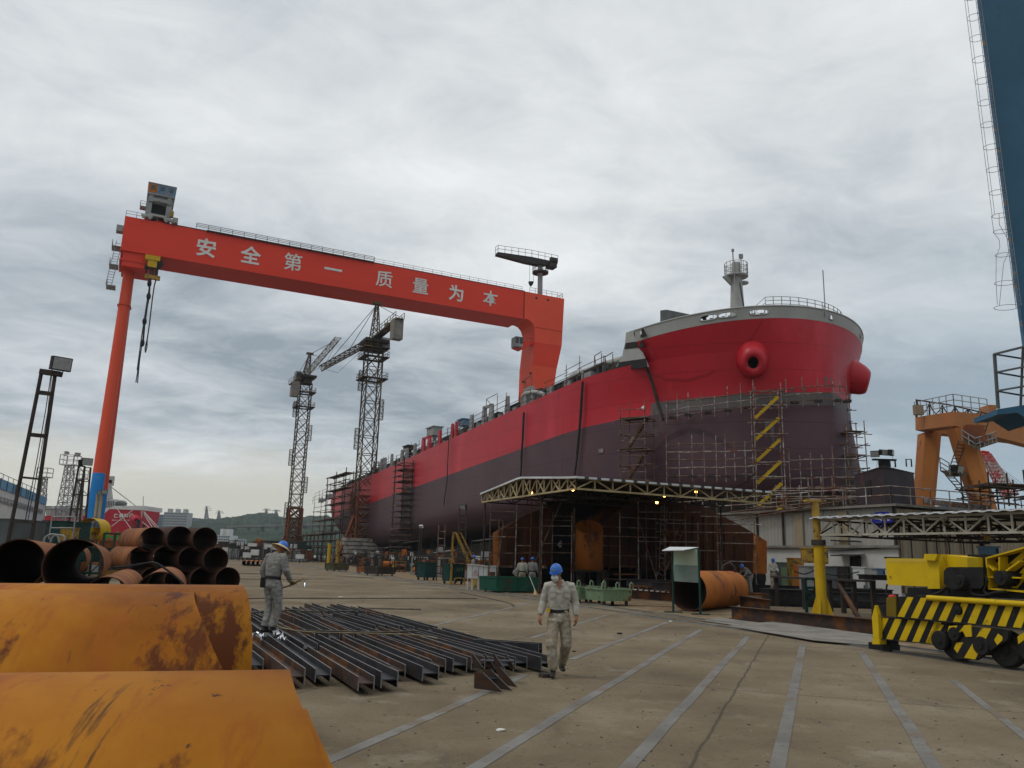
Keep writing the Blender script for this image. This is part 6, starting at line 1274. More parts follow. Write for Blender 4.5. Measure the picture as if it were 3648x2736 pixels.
q = G(1925, 2352); beam(V((q.x, q.y + .1, 0)), 1.3, V((.93, -.36, 0)), .2, .2, "steel", .08, lab="steel beam end nearest the walking worker's feet, turned across the others")
q = G(1925, 2385); mb = MB()
for k, (x, y, x2, y2) in enumerate(((1080, 2390, 1160, 2410), (1190, 2420, 1240, 2432), (1250, 2440, 1290, 2446))): pass
for k in range(3): a, b = O_ + aD * (-.6 - k * 2.6) - lD * .2, O_ + aD * (-.6 - k * 2.6) + lD * 3.9; mb = MB(); mb.bar(a + Z * .03, b + Z * .03, .12, .06); one(mb, "bearer", "timber bearer lying under the steel beams", "bearer", M["wood"], a, "bearers under the steel beams")
# cut bracket pieces with slanted ends
def zp(x, y): return (1450 + x / 2.765, 1900 + y / 2.765)
def brk(lab, plates, webs):
    b0 = AY(*zp(*plates[0][0][2]), plates[0][1]); t = thing("beam_offcut", lab, "beam offcut", V((b0.x, b0.y, 0)), 0, "offcuts with slanted ends")
    for pts, d in plates:
        P = [AY(*zp(x, y), d) for x, y in pts]; mb = MB(); mb.mi = 0; mb.prism(P, V((.004, .014, 0))); o = mb.build("flange_plate", [M["steelr"], M["cut"]], t)
        mb = MB(); mb.bar(P[1] + V((.004, .004, 0)), P[2] + V((.004, .004, 0)), .012, .02, V((0, 1, 0))); mb.build("cut_edge", M["cut"], o)
    for (pts, ds) in webs: P = [AY(*zp(x, y), d) for (x, y), d in zip(pts, ds)]; mb = MB(); mb.prism(P, Z * .012); mb.build("web_plate", M["steel"], t)
brk("nearest offcut with slanted ends standing in front of the beam field", [([(662, 1372), (748, 1374), (945, 1566), (660, 1527)], 11.35), ([(752, 1342), (822, 1340), (1034, 1550), (800, 1520)], 11.6)], [([(690, 1440), (810, 1440), (900, 1435), (790, 1410)], (11.35, 11.35, 11.6, 11.6))])
brk("second offcut with bright slanted edges behind the nearest one", [([(640, 1186), (648, 1186), (750, 1326), (650, 1330)], 12.1), ([(752, 1180), (762, 1180), (862, 1320), (800, 1320)], 12.3)], [([(705, 1262), (860, 1266), (850, 1250), (740, 1245)], (12.1, 12.1, 12.3, 12.3))])
brk("third offcut with bright slanted edges nearest the walking worker", [([(848, 1180), (856, 1180), (962, 1340), (870, 1340)], 12.2), ([(962, 1180), (970, 1180), (1070, 1336), (1010, 1330)], 12.45)], [([(918, 1268), (1062, 1266), (1040, 1250), (940, 1250)], (12.2, 12.2, 12.45, 12.45))])
brk("fourth slanted offcut between the others on the floor", [([(862, 1320), (920, 1322), (1086, 1518), (940, 1490)], 11.8)], [])
# foil scraps
def foil(lab, c, s, seed):
    mb = MB(); n = 7; P = [V(c) + V(((i % n - n / 2) / n * s, (i // n - n / 2) / n * s * .7, .25 * s + .5 * s * noise.noise(V((i % n * .7 + seed, i // n * .7, seed))) + (.2 * s if (i % n) in (2, 3) else 0))) for i in range(n * n)]
    P = [p + V((noise.noise(p * 9), noise.noise(p * 9 + V((3, 3, 3))), 0)) * s * .3 for p in P]
    mb.add(P, [(j * n + i, j * n + i + 1, (j + 1) * n + i + 1, (j + 1) * n + i) for i in range(n - 1) for j in range(n - 1)], False); one(mb, "foil_scrap", lab, "foil scrap", M["foil"], V(c), "crumpled foil scraps on the beams")
foil("crumpled silver foil scrap standing up on the beams below the worker", G(990, 2268, .30), .2, 1); foil("small rounded foil scrap right of the upright one", G(1008, 2282, .30), .15, 4); foil("foil scrap beside the edge of the far rusty half pipe", G(918, 2278, .28), .25, 7)
for i, (x, y, m_, s, lb) in enumerate(((1785, 2604, "letter", .06, "small white scrap on the concrete near the bottom centre"), (2388, 2215, "letter", .10, "white lump lying beside the rail"), (1945, 2412, "dark", .2, "flat dark plate lying at the walking worker's foot"), (2206, 2259, "black", .12, "small black scrap behind the walking worker"), (1215, 2128, "letter", .14, "thin white scrap on the concrete behind the beams"), (2045, 2322, "black", .06, "tiny black scrap right of the walking worker"), (3086, 2243, "letter", .09, "white pebble on the long rusty beam's verge"))):
    c = G(x, y); mb = MB(); k = 6; P = [c + V((math.cos(a) * s * rnd.uniform(.5, 1), math.sin(a) * s * rnd.uniform(.3, .8), 0)) for a in [2 * math.pi * j / k for j in range(k)]]; mb.prism([p + Z * .004 for p in P], Z * s * .25 + V((0.01, 0, 0))); one(mb, "scrap", lb, "scrap", M[m_], c)

# ================================================================ rusty pipes in the left foreground
def shell(lab, A, B, r, th, skew0, skew1, a0=-2.2, a1=2.2, rest=True):
    """rolled plate lying on the yard; A-B is its crown line"""
    A, B = V(A), V(B); d = (B - A); d.z = 0; d.normalize(); n_ = V((d.y, -d.x, 0)); zc = (A.z + B.z) / 2 - r
    if n_.dot(EYE - A) < 0: n_ = -n_
    t = thing("rolled_plate", lab, "rolled plate", V(((A.x + B.x) / 2, (A.y + B.y) / 2, 0)), 0, "big rusty rolled plates in the left foreground")
    mb = MB(); k = 64; P = []
    for rr in (r, r - th):
        for i in range(k + 1):
            a = a0 + (a1 - a0) * i / k; off = n_ * math.sin(a) * rr; z = zc + math.cos(a) * rr; dz = r - math.cos(a) * rr
            wob = .006 * noise.noise(V((a * 3, r * 5, 1)))
            P += [V((A.x, A.y, z)) + off - d * skew0(a), V((B.x, B.y, z)) + off + d * (skew1(a) + wob)]
    m = (k + 1) * 2
    F = [(2 * i, 2 * i + 1, 2 * i + 3, 2 * i + 2) for i in range(k)] + [(m + 2 * i, m + 2 * i + 1, m + 2 * i + 3, m + 2 * i + 2) for i in range(k)] + [(2 * i + 1, 2 * i + 3, m + 2 * i + 3, m + 2 * i + 1) for i in range(k)] + [(2 * i, 2 * i + 2, m + 2 * i + 2, m + 2 * i) for i in range(k)]
    F += [(0, 1, m + 1, m), (2 * k, 2 * k + 1, m + 2 * k + 1, m + 2 * k)]
    mb.add(P, F, True); o = mb.build("plate_shell", M["rust"], t)
    for p in o.data.polygons:
        if p.index >= 2 * k: p.use_smooth = False
    for f in (.25, .8): q = A.lerp(B, f); mb = MB(); mb.box((q.x, q.y, max(.04, (zc - r) / 2)), (.5, 1.1, max(.08, zc - r))); mb.build("timber_rest", M["wood"], t)
    return t
A, B = G(0, 2404, 1.38), G(1036, 2391, 1.38); d = (B - A).normalized()
shell("nearest rusty orange rolled plate filling the lower left corner", A - d * 1.4, B, .66, .03, lambda a: 0, lambda a: .20 * (1 - math.cos(a)) + (.06 if a > .3 else 0) * (a - .3))
mb = MB()
A2, B2_ = A + Z * -.06, B + Z * -.06 - d * .0
shell("inner rusty plate layer showing behind the right edge of the nearest rolled plate", A - d * 1.0 - Z * .05, B - Z * .05, .60, .02, lambda a: 0, lambda a: .34 * (1 - math.cos(a)) + .03, .35, 2.4)
A, B = G(0, 2100.6, 1.46), G(694, 2110.4, 1.46); d = (B - A).normalized()
shell("middle rusty rolled plate with a slanted end and dark A-shaped stain", A - d * 2.5, B, .68, .02, lambda a: 0, lambda a: .40 * (1 - math.cos(a)) if a > 0 else 0)
A, B = G(0, 2072, 1.448), G(862, 2080, 1.448); d = (B - A).normalized()
shell("farther rusty rolled plate with a rounded end beside the steel beams", A - d * 2.5 - Z * .012, B - Z * .012, .68, .02, lambda a: 0, lambda a: .03 * (1 - math.cos(a)))
def hpipe(lab, a, b, r, th=.02, m="rust2", grp="dark round pipes stacked behind the rusty plates", seg=36):
    a, b = V(a), V(b); t = thing("steel_pipe", lab, "pipe", V(((a.x + b.x) / 2, (a.y + b.y) / 2, a.z - r)), 0, grp); mb = MB(); d = (b - a).normalized(); L = (b - a).length; n = seg
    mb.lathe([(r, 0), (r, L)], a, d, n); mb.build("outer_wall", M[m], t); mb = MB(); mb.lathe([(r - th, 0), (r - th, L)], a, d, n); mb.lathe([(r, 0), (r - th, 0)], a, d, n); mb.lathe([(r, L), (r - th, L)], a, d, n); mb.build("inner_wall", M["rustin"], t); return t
dO = V((-6.2, 13.2, 0)); n2 = AY(260, 2019, 17.79); hpipe("large rusty pipe right of the leftmost one, looking into its dark end", n2, n2 + dO + Z * -.11, .60, .022, "rust2", "two large open pipes on the left"); n1 = AY(62, 2010, 19.63); hpipe("leftmost large rusty pipe cut by the left edge", n1, n1 + dO + Z * -.11, .60, .022, "rust2", "two large open pipes on the left")
hpipe("pipe lying beyond the leftmost large pipe", n1 + dO * 1.1 + V((.3, 0, -.1)), n1 + dO * 1.5 + V((.3, 0, -.1)), .62, .02)
a = AY(374, 2135, 17.5); hpipe("brown pipe lying low right of the two large pipes", a, a + V((-2.5, 6.3, 0)), .47, .02, "rust2"); a = AY(566, 2120, 18); hpipe("orange pipe with its open end toward the camera below the stack", a, a + V((-1.9, 5.0, 0)), .50, .022, "rust2")
dS = V((-2.4, 3.3, 0)); yS = 33.1
def st(x, y, lab, L=1.0, dd=None): a = AY(x, y, yS); hpipe(lab, a, a + (dd or dS) * L, .5, .018, "rust2" if "hole" in lab or "rusty" in lab else "stackd")
st(542.6, 1922.7, "top row pipe of the stack with a bright hole, first from the left"); st(640, 1919, "top row pipe of the stack, middle one"); st(730, 1923, "top row pipe of the stack, right one")
st(500, 1992, "second row pipe of the stack, leftmost and mostly rusty side"); st(588.7, 1990, "second row pipe of the stack, second from the left"); st(680, 1993, "second row pipe of the stack, third from the left"); st(769, 1995, "second row pipe of the stack, right end")
for i, x in enumerate((545, 632, 722, 811)): st(x, 2066, "bottom row pipe of the stack, " + ("left end", "second from the left", "third from the left", "right end sticking out beside the yard")[i])
hose("thick black cable slung over the low pipes to the stack", [AY(405, 2022, 17), AY(450, 2018, 17.5), AY(510, 2008, 18), AY(548, 2004, 18), AY(580, 2020, 18), AY(620, 2050, 18), AY(655, 2080, 18)], .022, "black")
for i in range(6): a = G(872 + i * 17, 1997, .32); a = AY(872 + i * 17, 1993, 100); hpipe("small rusty pipe in the far row behind the worker", V((a.x, 100, .33)), V((a.x - 1.5, 106, .33)), .3, .03, "rusto", "row of small pipes far across the yard", 14)
# ================================================================ striped bogie of the travelling crane, right edge
QB = RA - RNn * .25
def BG(x, y, k=0.0): return PV(3100 + x / 3.318, 1900 + y / 3.318, QB + RNn * k, RBEAR)
bg = thing("crane_bogie", "crane bogie painted in black and yellow slanting stripes standing on the rail", "crane bogie", BG(900, 1500) * V((1, 1, 0)) if False else V((BG(900, 1400).x, BG(900, 1400).y, 0)))
def pp(pts, k, th, m, nm, par=None): mb = MB(); mb.prism([BG(x, y, k) for x, y in pts], RNn * th); return mb.build(nm, M[m] if isinstance(m, str) else m, par or bg)
YB = mat("bogie_yellow", [(.62, .42, .008), (.54, .36, .01)], 3, .45, stain=[((.10, .065, .02), 3.5, .61, (1, 1, 1), .08)])
BK = mat("bogie_black", [(.012, .012, .013), (.022, .021, .02)], 4, .6, stain=[((.06, .045, .03), 3.5, .62, (1, 1, 1), .08)])
lo = [(75, 990), (92, 1240), (740, 1308), (900, 1170), (940, 1062), (760, 1035), (300, 1000)]
up_t = lambda x: 745 + max(0, x - 300) * .050 if x < 680 else 764 + (x - 680) * .0465
up_b = lambda x: 985 + (x - 310) * .093
lb = pp(lo, 0, .5, BK, "lower_beam"); X1 = 2300
ub = pp([(300, 745), (310, 985), (760, 1028), (1110, 1062), (1620, 1105), (X1, up_b(X1) - 15), (X1, up_t(X1)), (680, 764)], 0, .7, BK, "upper_beam")
for i in range(13):
    x = 318 + i * 158 + i * i * 1.6; w_ = 82 + i * 2.2
    if x > 2150: break
    pp([(x, up_b(x)), (x + w_, up_b(x + w_)), (x + w_ + 112, up_t(x + w_ + 112)), (x + w_ * .12 + 112, up_t(x + 112))], -.006, .004, YB, "yellow_stripe", ub)
for i in range(5):
    x = 186 + i * 155 - 155 * (i == -1); yb = 1240 + (x - 92) * .105; yt = 1000 + (x + 90 - 300) * .075
    if i < 4: pp([(x, yb), (x + 80, yb + 8), (x + 190, yt + 18), (x + 108, yt + 10)], -.006, .004, YB, "yellow_stripe", lb)
pp([(650, 1298), (735, 1306), (870, 1085), (790, 1068)], -.006, .004, YB, "yellow_stripe", lb); pp([(95, 1110), (92, 1235), (108, 1240), (218, 1005), (150, 998)], -.006, .004, YB, "yellow_stripe", lb)
pp([(310, 985), (X1, up_b(X1)), (X1, up_b(X1) + 14), (312, 1002)], -.09, .09, BK, "lower_flange", ub); pp([(90, 1240), (740, 1308), (740, 1318), (90, 1250)], -.07, .07, BK, "lower_flange", lb)
mb = MB(); mb.tube(BG(680, 762, -.04), BG(X1, 868, -.04), .055, 12); mb.build("guard_tube", YB, ub)
pp([(55, 850), (20, 990), (35, 1230), (105, 1245), (92, 960)], -.12, .10, YB, "end_plate"); pp([(62, 852), (94, 962), (185, 985), (186, 910), (150, 855)], -.02, .3, BK, "end_box"); mb = MB(); mb.bar(BG(110, 852, -.03), BG(165, 985, -.03), .03); mb.build("strap", M["steel"], bg)
pp([(190, 757), (190, 980), (306, 985), (302, 750)], -.04, .35, mat("olive_box", [(.16, .11, .01), (.13, .09, .01)], 3, .6), "sand_box"); mb = MB(); mb.ball(BG(265, 750, .1), .07, 8, 6, (1.4, 1, .7)); mb.build("red_rag", mat("red_rag_cloth", [(.5, .06, .06), (.4, .05, .05)], 8, .9), bg)
pp([(22, 1235), (25, 1310), (110, 1312), (108, 1245)], -.12, .2, YB, "rail_sweep"); mb = MB(); mb.obox(BG(165, 1345, .3), RD * .30, RNn * .15, Z * .08); mb.obox(BG(250, 1300, .3), RD * .09, RNn * .12, Z * .16); mb.build("rail_clamp", BK, bg)
def wheel(x, y, r, k0, k1, nm, par=None, m=None):
    c = BG(x, y, 0); rr = abs((BG(x, y - r, 0) - c).z); mb = MB(); a = c + RNn * k0; mb.lathe([(rr * .25, 0), (rr * .9, 0), (rr, .03), (rr, k1 - k0), (rr * .2, k1 - k0)], a, RNn, 32); mb.lathe([(0, -.02), (rr * .35, -.02), (rr * .38, 0)], a, RNn, 20); mb.sm = [False] * len(mb.sm)
    return mb.build(nm, m or BK, par or bg)
w1 = wheel(985, 1270, 235, .05, .22, "wheel"); w2 = wheel(1560, 1365, 220, .05, .22, "wheel"); w3 = wheel(2130, 1400, 230, .05, .22, "wheel")
wheel(850, 1265, 115, -.10, .05, "axle_housing"); wheel(1045, 1190, 82, -.15, .02, "axle_housing"); wheel(1360, 1330, 112, -.14, .05, "axle_housing"); wheel(1045, 905, 60, -.06, .0, "pivot_cap"); wheel(1920, 1400, 112, -.14, .05, "axle_housing")
pp([(930, 1095), (1190, 1080), (1200, 1220), (1130, 1225), (1090, 1150), (960, 1228), (915, 1160)], -.12, .1, YB, "balance_plate"); pp([(1040, 1080), (1110, 1080), (1040, 1170), (990, 1160)], -.127, .005, BK, "black_stripe")
pp([(1200, 1110), (1430, 1120), (1640, 1150), (1620, 1260), (1240, 1500), (1040, 1480), (990, 1350)], -.10, .1, BK, "balance_plate")
pp([(1320, 1115), (1430, 1125), (1240, 1490), (1110, 1470)], -.107, .005, YB, "yellow_stripe"); pp([(1020, 1290), (1100, 1290), (1030, 1415), (990, 1360)], -.107, .005, YB, "yellow_stripe"); pp([(1510, 1185), (1560, 1220), (1565, 1260), (1500, 1320), (1465, 1260)], -.115, .005, YB, "yellow_mark"); pp([(1740, 1220), (1818, 1170), (1900, 1200), (1750, 1310)], -.05, .05, YB, "balance_plate")
# power unit on top
pu = thing("power_unit", "plain yellow machine housing with a black motor above the striped bogie", "machine housing", BG(500, 700, .6)); 
pp([(180, 300), (205, 610), (680, 628), (660, 300), (215, 295)], .3, .9, YB, "housing", pu); pp([(655, 318), (680, 655), (825, 655), (810, 330), (800, 245), (640, 243)], .22, 1.1, YB, "housing_step", pu); pp([(805, 250), (812, 640), (1155, 560), (1147, 282)], .45, .8, YB, "housing", pu)
pp([(640, 243), (630, 318), (765, 322), (795, 245)], .12, .1, YB, "cover_plate", pu); pp([(175, 340), (660, 345), (660, 300), (200, 293)], .295, .004, mat("housing_bevel", [(.58, .42, .05), (.52, .36, .04)], 3, .5), "bevelled_edge", pu)
pp([(900, 410), (870, 450), (870, 600), (950, 660), (1310, 650), (1340, 600), (1335, 400), (930, 398)], .0, .8, BK, "motor", pu); wheel(1100, 570, 75, -.12, 0, "motor_cap", pu); pp([(1150, 250), (1380, 250), (1400, 660), (1150, 640)], .9, .6, BK, "back_plate", pu); pp([(440, 640), (900, 640), (950, 760), (440, 745)], .3, .5, BK, "bracket", pu); mb = MB(); mb.obox(BG(265, 290, .6), RD * .15, RNn * .1, Z * .02); mb.build("filler_cap", BK, pu)
pp([(950, 640), (1400, 630), (2300, 720), (2300, 800), (1400, 760), (950, 750)], .2, .6, BK, "cross_beam", pu)
for (q, r_) in (([(900, 640), (820, 700), (700, 740), (560, 748)], .03), ([(1180, 655), (1220, 720), (1350, 735), (1480, 700), (1600, 690)], .03), ([(1340, 480), (1380, 560), (1350, 680), (1420, 740)], .025), ([(200, 600), (190, 700), (230, 745)], .02)):
    mb = MB(); mb.path(smooth([BG(x, y, .05) for x, y in q]), r_, 6); mb.build("hydraulic_hose", BK, pu)
# flanged striped arm
ar = thing("striped_arm", "flanged steel arm with black and yellow stripes, cut by the right edge", "crane arm", BG(1500, 650, .4))
pp([(1370, 295), (2100, 95), (2100, 800), (1818, 690), (1400, 645)], .35, .06, BK, "web", ar)
for q in ([(1400, 295), (1445, 300), (1400, 380), (1385, 380)], [(1520, 330), (1640, 290), (1440, 440), (1390, 380 + 30)], [(1818, 205), (1818, 300), (1600, 440), (1560, 430)], [(1818, 470), (1818, 560), (1740, 650), (1665, 645)], [(2000, 180), (2090, 160), (1830, 480), (1760, 470)], [(2090, 400), (2090, 520), (1960, 740), (1870, 700)]): pp(q, .34, .004, YB, "yellow_stripe", ar)
F_ = [(1360, 287), (2100, 80), (2100, 98), (1375, 302)]; pp(F_, .1, .55, YB, "top_flange", ar); pp([(1360, 287), (1375, 300), (1405, 640), (1392, 655)], .1, .55, YB, "end_flange", ar); pp([(1392, 645), (1818, 680), (2100, 790), (2100, 815), (1818, 700), (1396, 662)], .1, .55, YB, "bottom_flange", ar)
for a in ([(1516, 275), (1530, 275), (1530, 440), (1516, 440)], [(1380, 360), (1465, 430), (1460, 450), (1378, 375)], [(1585, 445), (1760, 320), (1770, 335), (1600, 460)], [(1390, 510), (1470, 512), (1470, 525), (1392, 525)], [(1620, 510), (1775, 520), (1778, 535), (1620, 530)]): pp(a, .12, .23, YB, "rib", ar)
wheel(1540, 530, 92, -.02, .35, "hub", ar)
# ================================================================ hood, lying pipe, beams
def HH(x, y, d): return AY(2150 + x / 3.687, 1900 + y / 3.687, d)
hd_ = thing("welding_hood", "panel on two green posts with a tilted white sheet on top", "panel shelter", G(2490, 2190))
p1 = G(2399, 2182); p2 = G(2496, 2190); 
for b, (x, y) in ((p1, (905, 225)), (p2, (1243, 190))): mb = MB(); t_ = HH(x, y, b.y); mb.bar(V((b.x, b.y, 0)), t_, .07); mb.build("post", M["dgreen"], hd_); mb = MB(); mb.box((b.x, b.y, .02), (.62, .3, .035)); mb.build("foot_plate", M["dgreen"], hd_)
d1, d2 = p1.y, p2.y; mpn = mat("panel_pale_green", [(.42, .46, .36), (.33, .42, .32)], 1.5, .6, stain=[((.10, .25, .13), 1.6, .56, (1, 1, 1), .15)]); mpg = mat("panel_grey_green", [(.20, .23, .22), (.12, .2, .15)], 1.2, .5, stain=[((.05, .18, .09), 1.8, .57, (1, 1, 1), .15)])
mb = MB(); mb.prism([HH(905, 228, d1), HH(1236, 208, d2), HH(1240, 424, d2), HH(908, 412, d1)], V((0, .02, 0))); mb.build("upper_panel", mpn, hd_); mb = MB(); mb.prism([HH(908, 412, d1 - .02), HH(1240, 424, d2 - .02), HH(1252, 650, d2 - .02), HH(920, 628, d1 - .02)], V((0, .02, 0))); mb.build("lower_panel", mpg, hd_)
mb = MB(); mb.prism([HH(765, 232, d1 - .9), HH(868, 184, d1 + .5), HH(1248, 188, d2 + .4), HH(1050, 226, d2 - .7)], Z * .02); mb.build("roof_sheet", M["sheet"], hd_)
a, b = AY(2450, 2107, 31.2), AY(2606, 2101, 35.5); r_ = .74; a.z = b.z = r_ + .02
hp = hpipe("short wide orange rusty pipe lying on its side behind the panel shelter", a, b, r_, .02, "rusto", None, 44)
mb = MB(); q = a.lerp(b, .93) + Z * r_; mb.path([q + V((-.25, 0, -.02)), q + V((-.2, 0, .22)), q + V((.05, 0, .34)), q + V((.28, 0, .18)), q + V((.3, 0, -.05))], .07, 6); mb.build("lifting_lug", M["dark"], hp)
def ibeam(lab, A, B, h, w, m, t=.02, grp="rusty beams lying behind the rail"):
    A, B = V(A), V(B); d = (B - A).normalized(); sd = d.cross(Z).normalized(); mb = MB(); c = (A + B) / 2; hl = (B - A) / 2
    mb.obox(c + Z * (h - t / 2), hl, sd * w / 2, Z * t / 2); mb.obox(c + Z * t / 2, hl, sd * w / 2, Z * t / 2); mb.obox(c + Z * h / 2, hl, sd * t / 2, Z * (h / 2 - t)); return one(mb, "steel_beam", lab, "steel beam", M[m], V((A.x, A.y, A.z)), grp)
A, B = G(2590, 2205), G(3112, 2264); ibeam("long brown I-beam lying parallel to the rail, left of the striped bogie", A + RNn * .2 + Z * .02, B + RNn * .2 + Z * .02, .40, .24, "steelr")
for i, (q, w_, lb_) in enumerate((([(2500, 2212), (2560, 2200), (3100, 2275), (3080, 2290)], 1, "flat grey steel sheet lying under the long I-beam"), ([(2590, 2230), (2760, 2215), (3110, 2262), (3105, 2300), (2900, 2282)], 1, "thin steel sheet nearest the rail beside the I-beam"))):
    mb = MB(); mb.prism([G(x, y, .02 + i * .03) for x, y in q], Z * .012); one(mb, "steel_sheet", lb_, "steel sheet", M["conc"], G(*q[0]))
def rackbeam(lab, x0, y0, x1, y1, h, d0, d1, m): A, B = AY(x0, y0, d0), AY(x1, y1, d1); A.z -= h; B.z -= h; return ibeam(lab, A, B, h, .25, m)
rackbeam("dark H-beam lying on the bench left of the panel shelter, upper one", 2232, 2062, 2400, 2068, .3, 36, 36, "steel"); rackbeam("dark beam end with a white tag left of the panel shelter", 2320, 2073, 2398, 2076, .3, 33.5, 33.5, "steel")
rackbeam("reddish brown beam with pale dashes under the dark beams", 2215, 2092, 2400, 2106, .42, 34.5, 34.2, "steelr"); rackbeam("pinkish plate edge just above the reddish brown beam", 2240, 2084, 2320, 2088, .06, 36, 36, "rust2")
mb = MB()
for k in range(8): a = AY(2240 + k * 20, 2098 + k * 1.6, 34.3); mb.obox(a - V((0, .15, 0)), V((.07, 0, 0)), V((0, .01, 0)), Z * .02)
tag(mb.build("tag_label", M["letter"], None, G(2240, 2150)), "row of pale dashes painted on the reddish brown beam", "paint marks")
rackbeam("long dark H-beam with the two workers standing behind it", 2642, 2081, 3140, 2096, .42, 47, 40, "steel"); rackbeam("second long dark beam under the workers' beam", 2730, 2103, 2900, 2106, .5, 38, 38, "black"); rackbeam("brown beam stub with white dash beside the lying pipe", 2636, 2122, 2742, 2136, .45, 34, 33, "steelr"); rackbeam("lower dark beam right of the yellow post", 2955, 2108, 3200, 2116, .35, 36, 34, "steel"); rackbeam("pink edged plate stack beside the lying pipe", 2640, 2110, 2732, 2116, .1, 36, 36, "rust2")
tb_ = thing("work_table", "long narrow table top of rusty plate on dark legs passing behind the yellow post", "work table", AY(2930, 2170, 33))
A, B = AY(2748, 2052, 37), AY(3120, 2068, 31); mb = MB(); mb.prism([A, B, B + V((.2, .8, 0)), A + V((.2, .8, 0))], Z * -.08); mb.build("table_top", M["dark"], tb_)
for f in (.05, .35, .6, .72, .82, .98): q = A.lerp(B, f); mb = MB(); mb.bar(V((q.x + .1, q.y + .3, 0)), V((q.x + .1, q.y + .3, q.z - .08)), .16); mb.build("leg", M["dark"], tb_)
mb = MB(); mb.bar(AY(2985, 2078, 33), AY(3062, 2205, 30), .14, .1); mb.build("brace", M["steelr"], tb_)
gf = thing("braced_stand", "dark green steel frame with crossed bracing left of the yellow post", "steel frame", V((AY(2890, 2170, 31.8).x, 31.8, 0)))
mb = MB()
for x in (2868, 2906): q = AY(x, 2060, 31.8); mb.bar(V((q.x, q.y, 0)), q, .1)
for y in (2062, 2094, 2130): mb.bar(AY(2868, y, 31.8), AY(2906, y, 31.8), .1)
mb.bar(AY(2868, 2094, 31.8), AY(2906, 2130, 31.8), .06); mb.build("frame_bars", M["dgreen"], gf)
def simplebox(nm, lab, cat, x0, y0, x1, y1, d, dp, m, par=None, z0=None, extra=None, grp=None):
    a, b = AY(x0, y0, d), AY(x1, y1, d); z1 = max(a.z, b.z); zz = min(a.z, b.z) if z0 is None else z0; o = thing(nm, lab, cat, V(((a.x + b.x) / 2, d, zz)), 0, grp); w_ = abs(b.x - a.x)
    mb = MB(); cx = (a.x + b.x) / 2; mb.box((cx, d + dp / 2, (zz + z1) / 2), (w_, dp, z1 - zz)); mb.build("body", M[m] if isinstance(m, str) else m, o)
    mb = MB(); mb.box((cx, d + dp / 2, z1 + .02), (w_ + .08, dp + .08, .05)); mb.box((cx, d - .01, (zz + z1) / 2), (w_ * .8, .03, (z1 - zz) * .75)); mb.build("cover", M[extra] if extra else (M[m] if isinstance(m, str) else m), o)
    mb = MB(); mb.box((cx + w_ * .3, d - .04, (zz + z1) / 2), (.05, .05, .14)); mb.build("handle", M["dark"], o); return o
simplebox("machine_box", "worn yellow machine box hanging behind the left of the yellow post", "machine box", 2873, 1954, 2903, 2006, 38, .8, "yeld"); simplebox("machine_box", "worn yellow rounded box behind the right of the yellow post", "machine box", 2930, 1952, 2952, 2010, 38, .8, "yeld")
simplebox("cabinet", "bright white cabinet under the white wall, left of the yellow housing", "cabinet", 3055, 2022, 3083, 2095, 40, .6, "white", z0=0); simplebox("cabinet", "white cabinet beside the bright one, its shade put in as light grey", "cabinet", 3084, 2024, 3118, 2098, 40.5, .6, "lgrey", z0=0); simplebox("cabinet", "dark grey cabinet left of the bright white cabinet", "cabinet", 3028, 2020, 3054, 2080, 41, .6, "dgrey", z0=0); simplebox("cabinet", "rusty brown cabinet under the small barred window", "cabinet", 2985, 2020, 3025, 2085, 41, .6, "dark", z0=0)  # second cabinet has its shade put into light grey paint
simplebox("welding_machine", "teal topped grey welding machine beside the yellow housing", "welding machine", 3122, 2028, 3155, 2052, 36, .5, "grey", extra="blued"); simplebox("tool_rack", "orange rack with bottles behind the standing worker at the wall", "rack", 2820, 1990, 2866, 2050, 46, .8, "yeld", z0=0, extra="rusto"); simplebox("control_cabinet", "green grey cabinet right of the standing worker", "cabinet", 2778, 2005, 2812, 2060, 48, .8, "dgrey", z0=0, extra="pgreen"); simplebox("transformer", "wheeled grey machine left of the yellow post with pale hoses", "machine", 2868, 2018, 2900, 2052, 40, .9, "grey", z0=.6); simplebox("transformer", "wheeled grey machine just right of the yellow post", "machine", 2950, 2020, 2982, 2054, 40, .9, "dgrey", z0=.6)
simplebox("steel_bench", "black steel bench carrying beams left of the striped bogie", "bench", 3108, 2052, 3170, 2068, 30, 1.2, "black"); simplebox("steel_bench", "low bench enlarged into black shade fill behind the brown I-beam", "bench", 2742, 2102, 2905, 2190, 37, 1.2, "black", z0=0); simplebox("steel_bench", "long bench enlarged into black shade fill behind the yellow post leg", "bench", 2940, 2098, 3185, 2190, 37, 1.5, "black", z0=0)  # last two benches enlarged in black to fill the shade under the table
for i, (x0, x1, y0) in enumerate(((2920, 3060, 2040), (2830, 2900, 2035), (3060, 3125, 2052))): hose("sagging cable hung along the benches near the yellow post", [AY(x0, y0, 38), AY((x0 + x1) / 2, y0 + 10, 38), AY(x1, y0 - 3, 38)], .03, "black", 5)
bp = simplebox("plate_bracket", "small faded blue steel bracket behind the striped arm", "bracket", 3516, 1950, 3560, 1975, 26, .5, "blued")

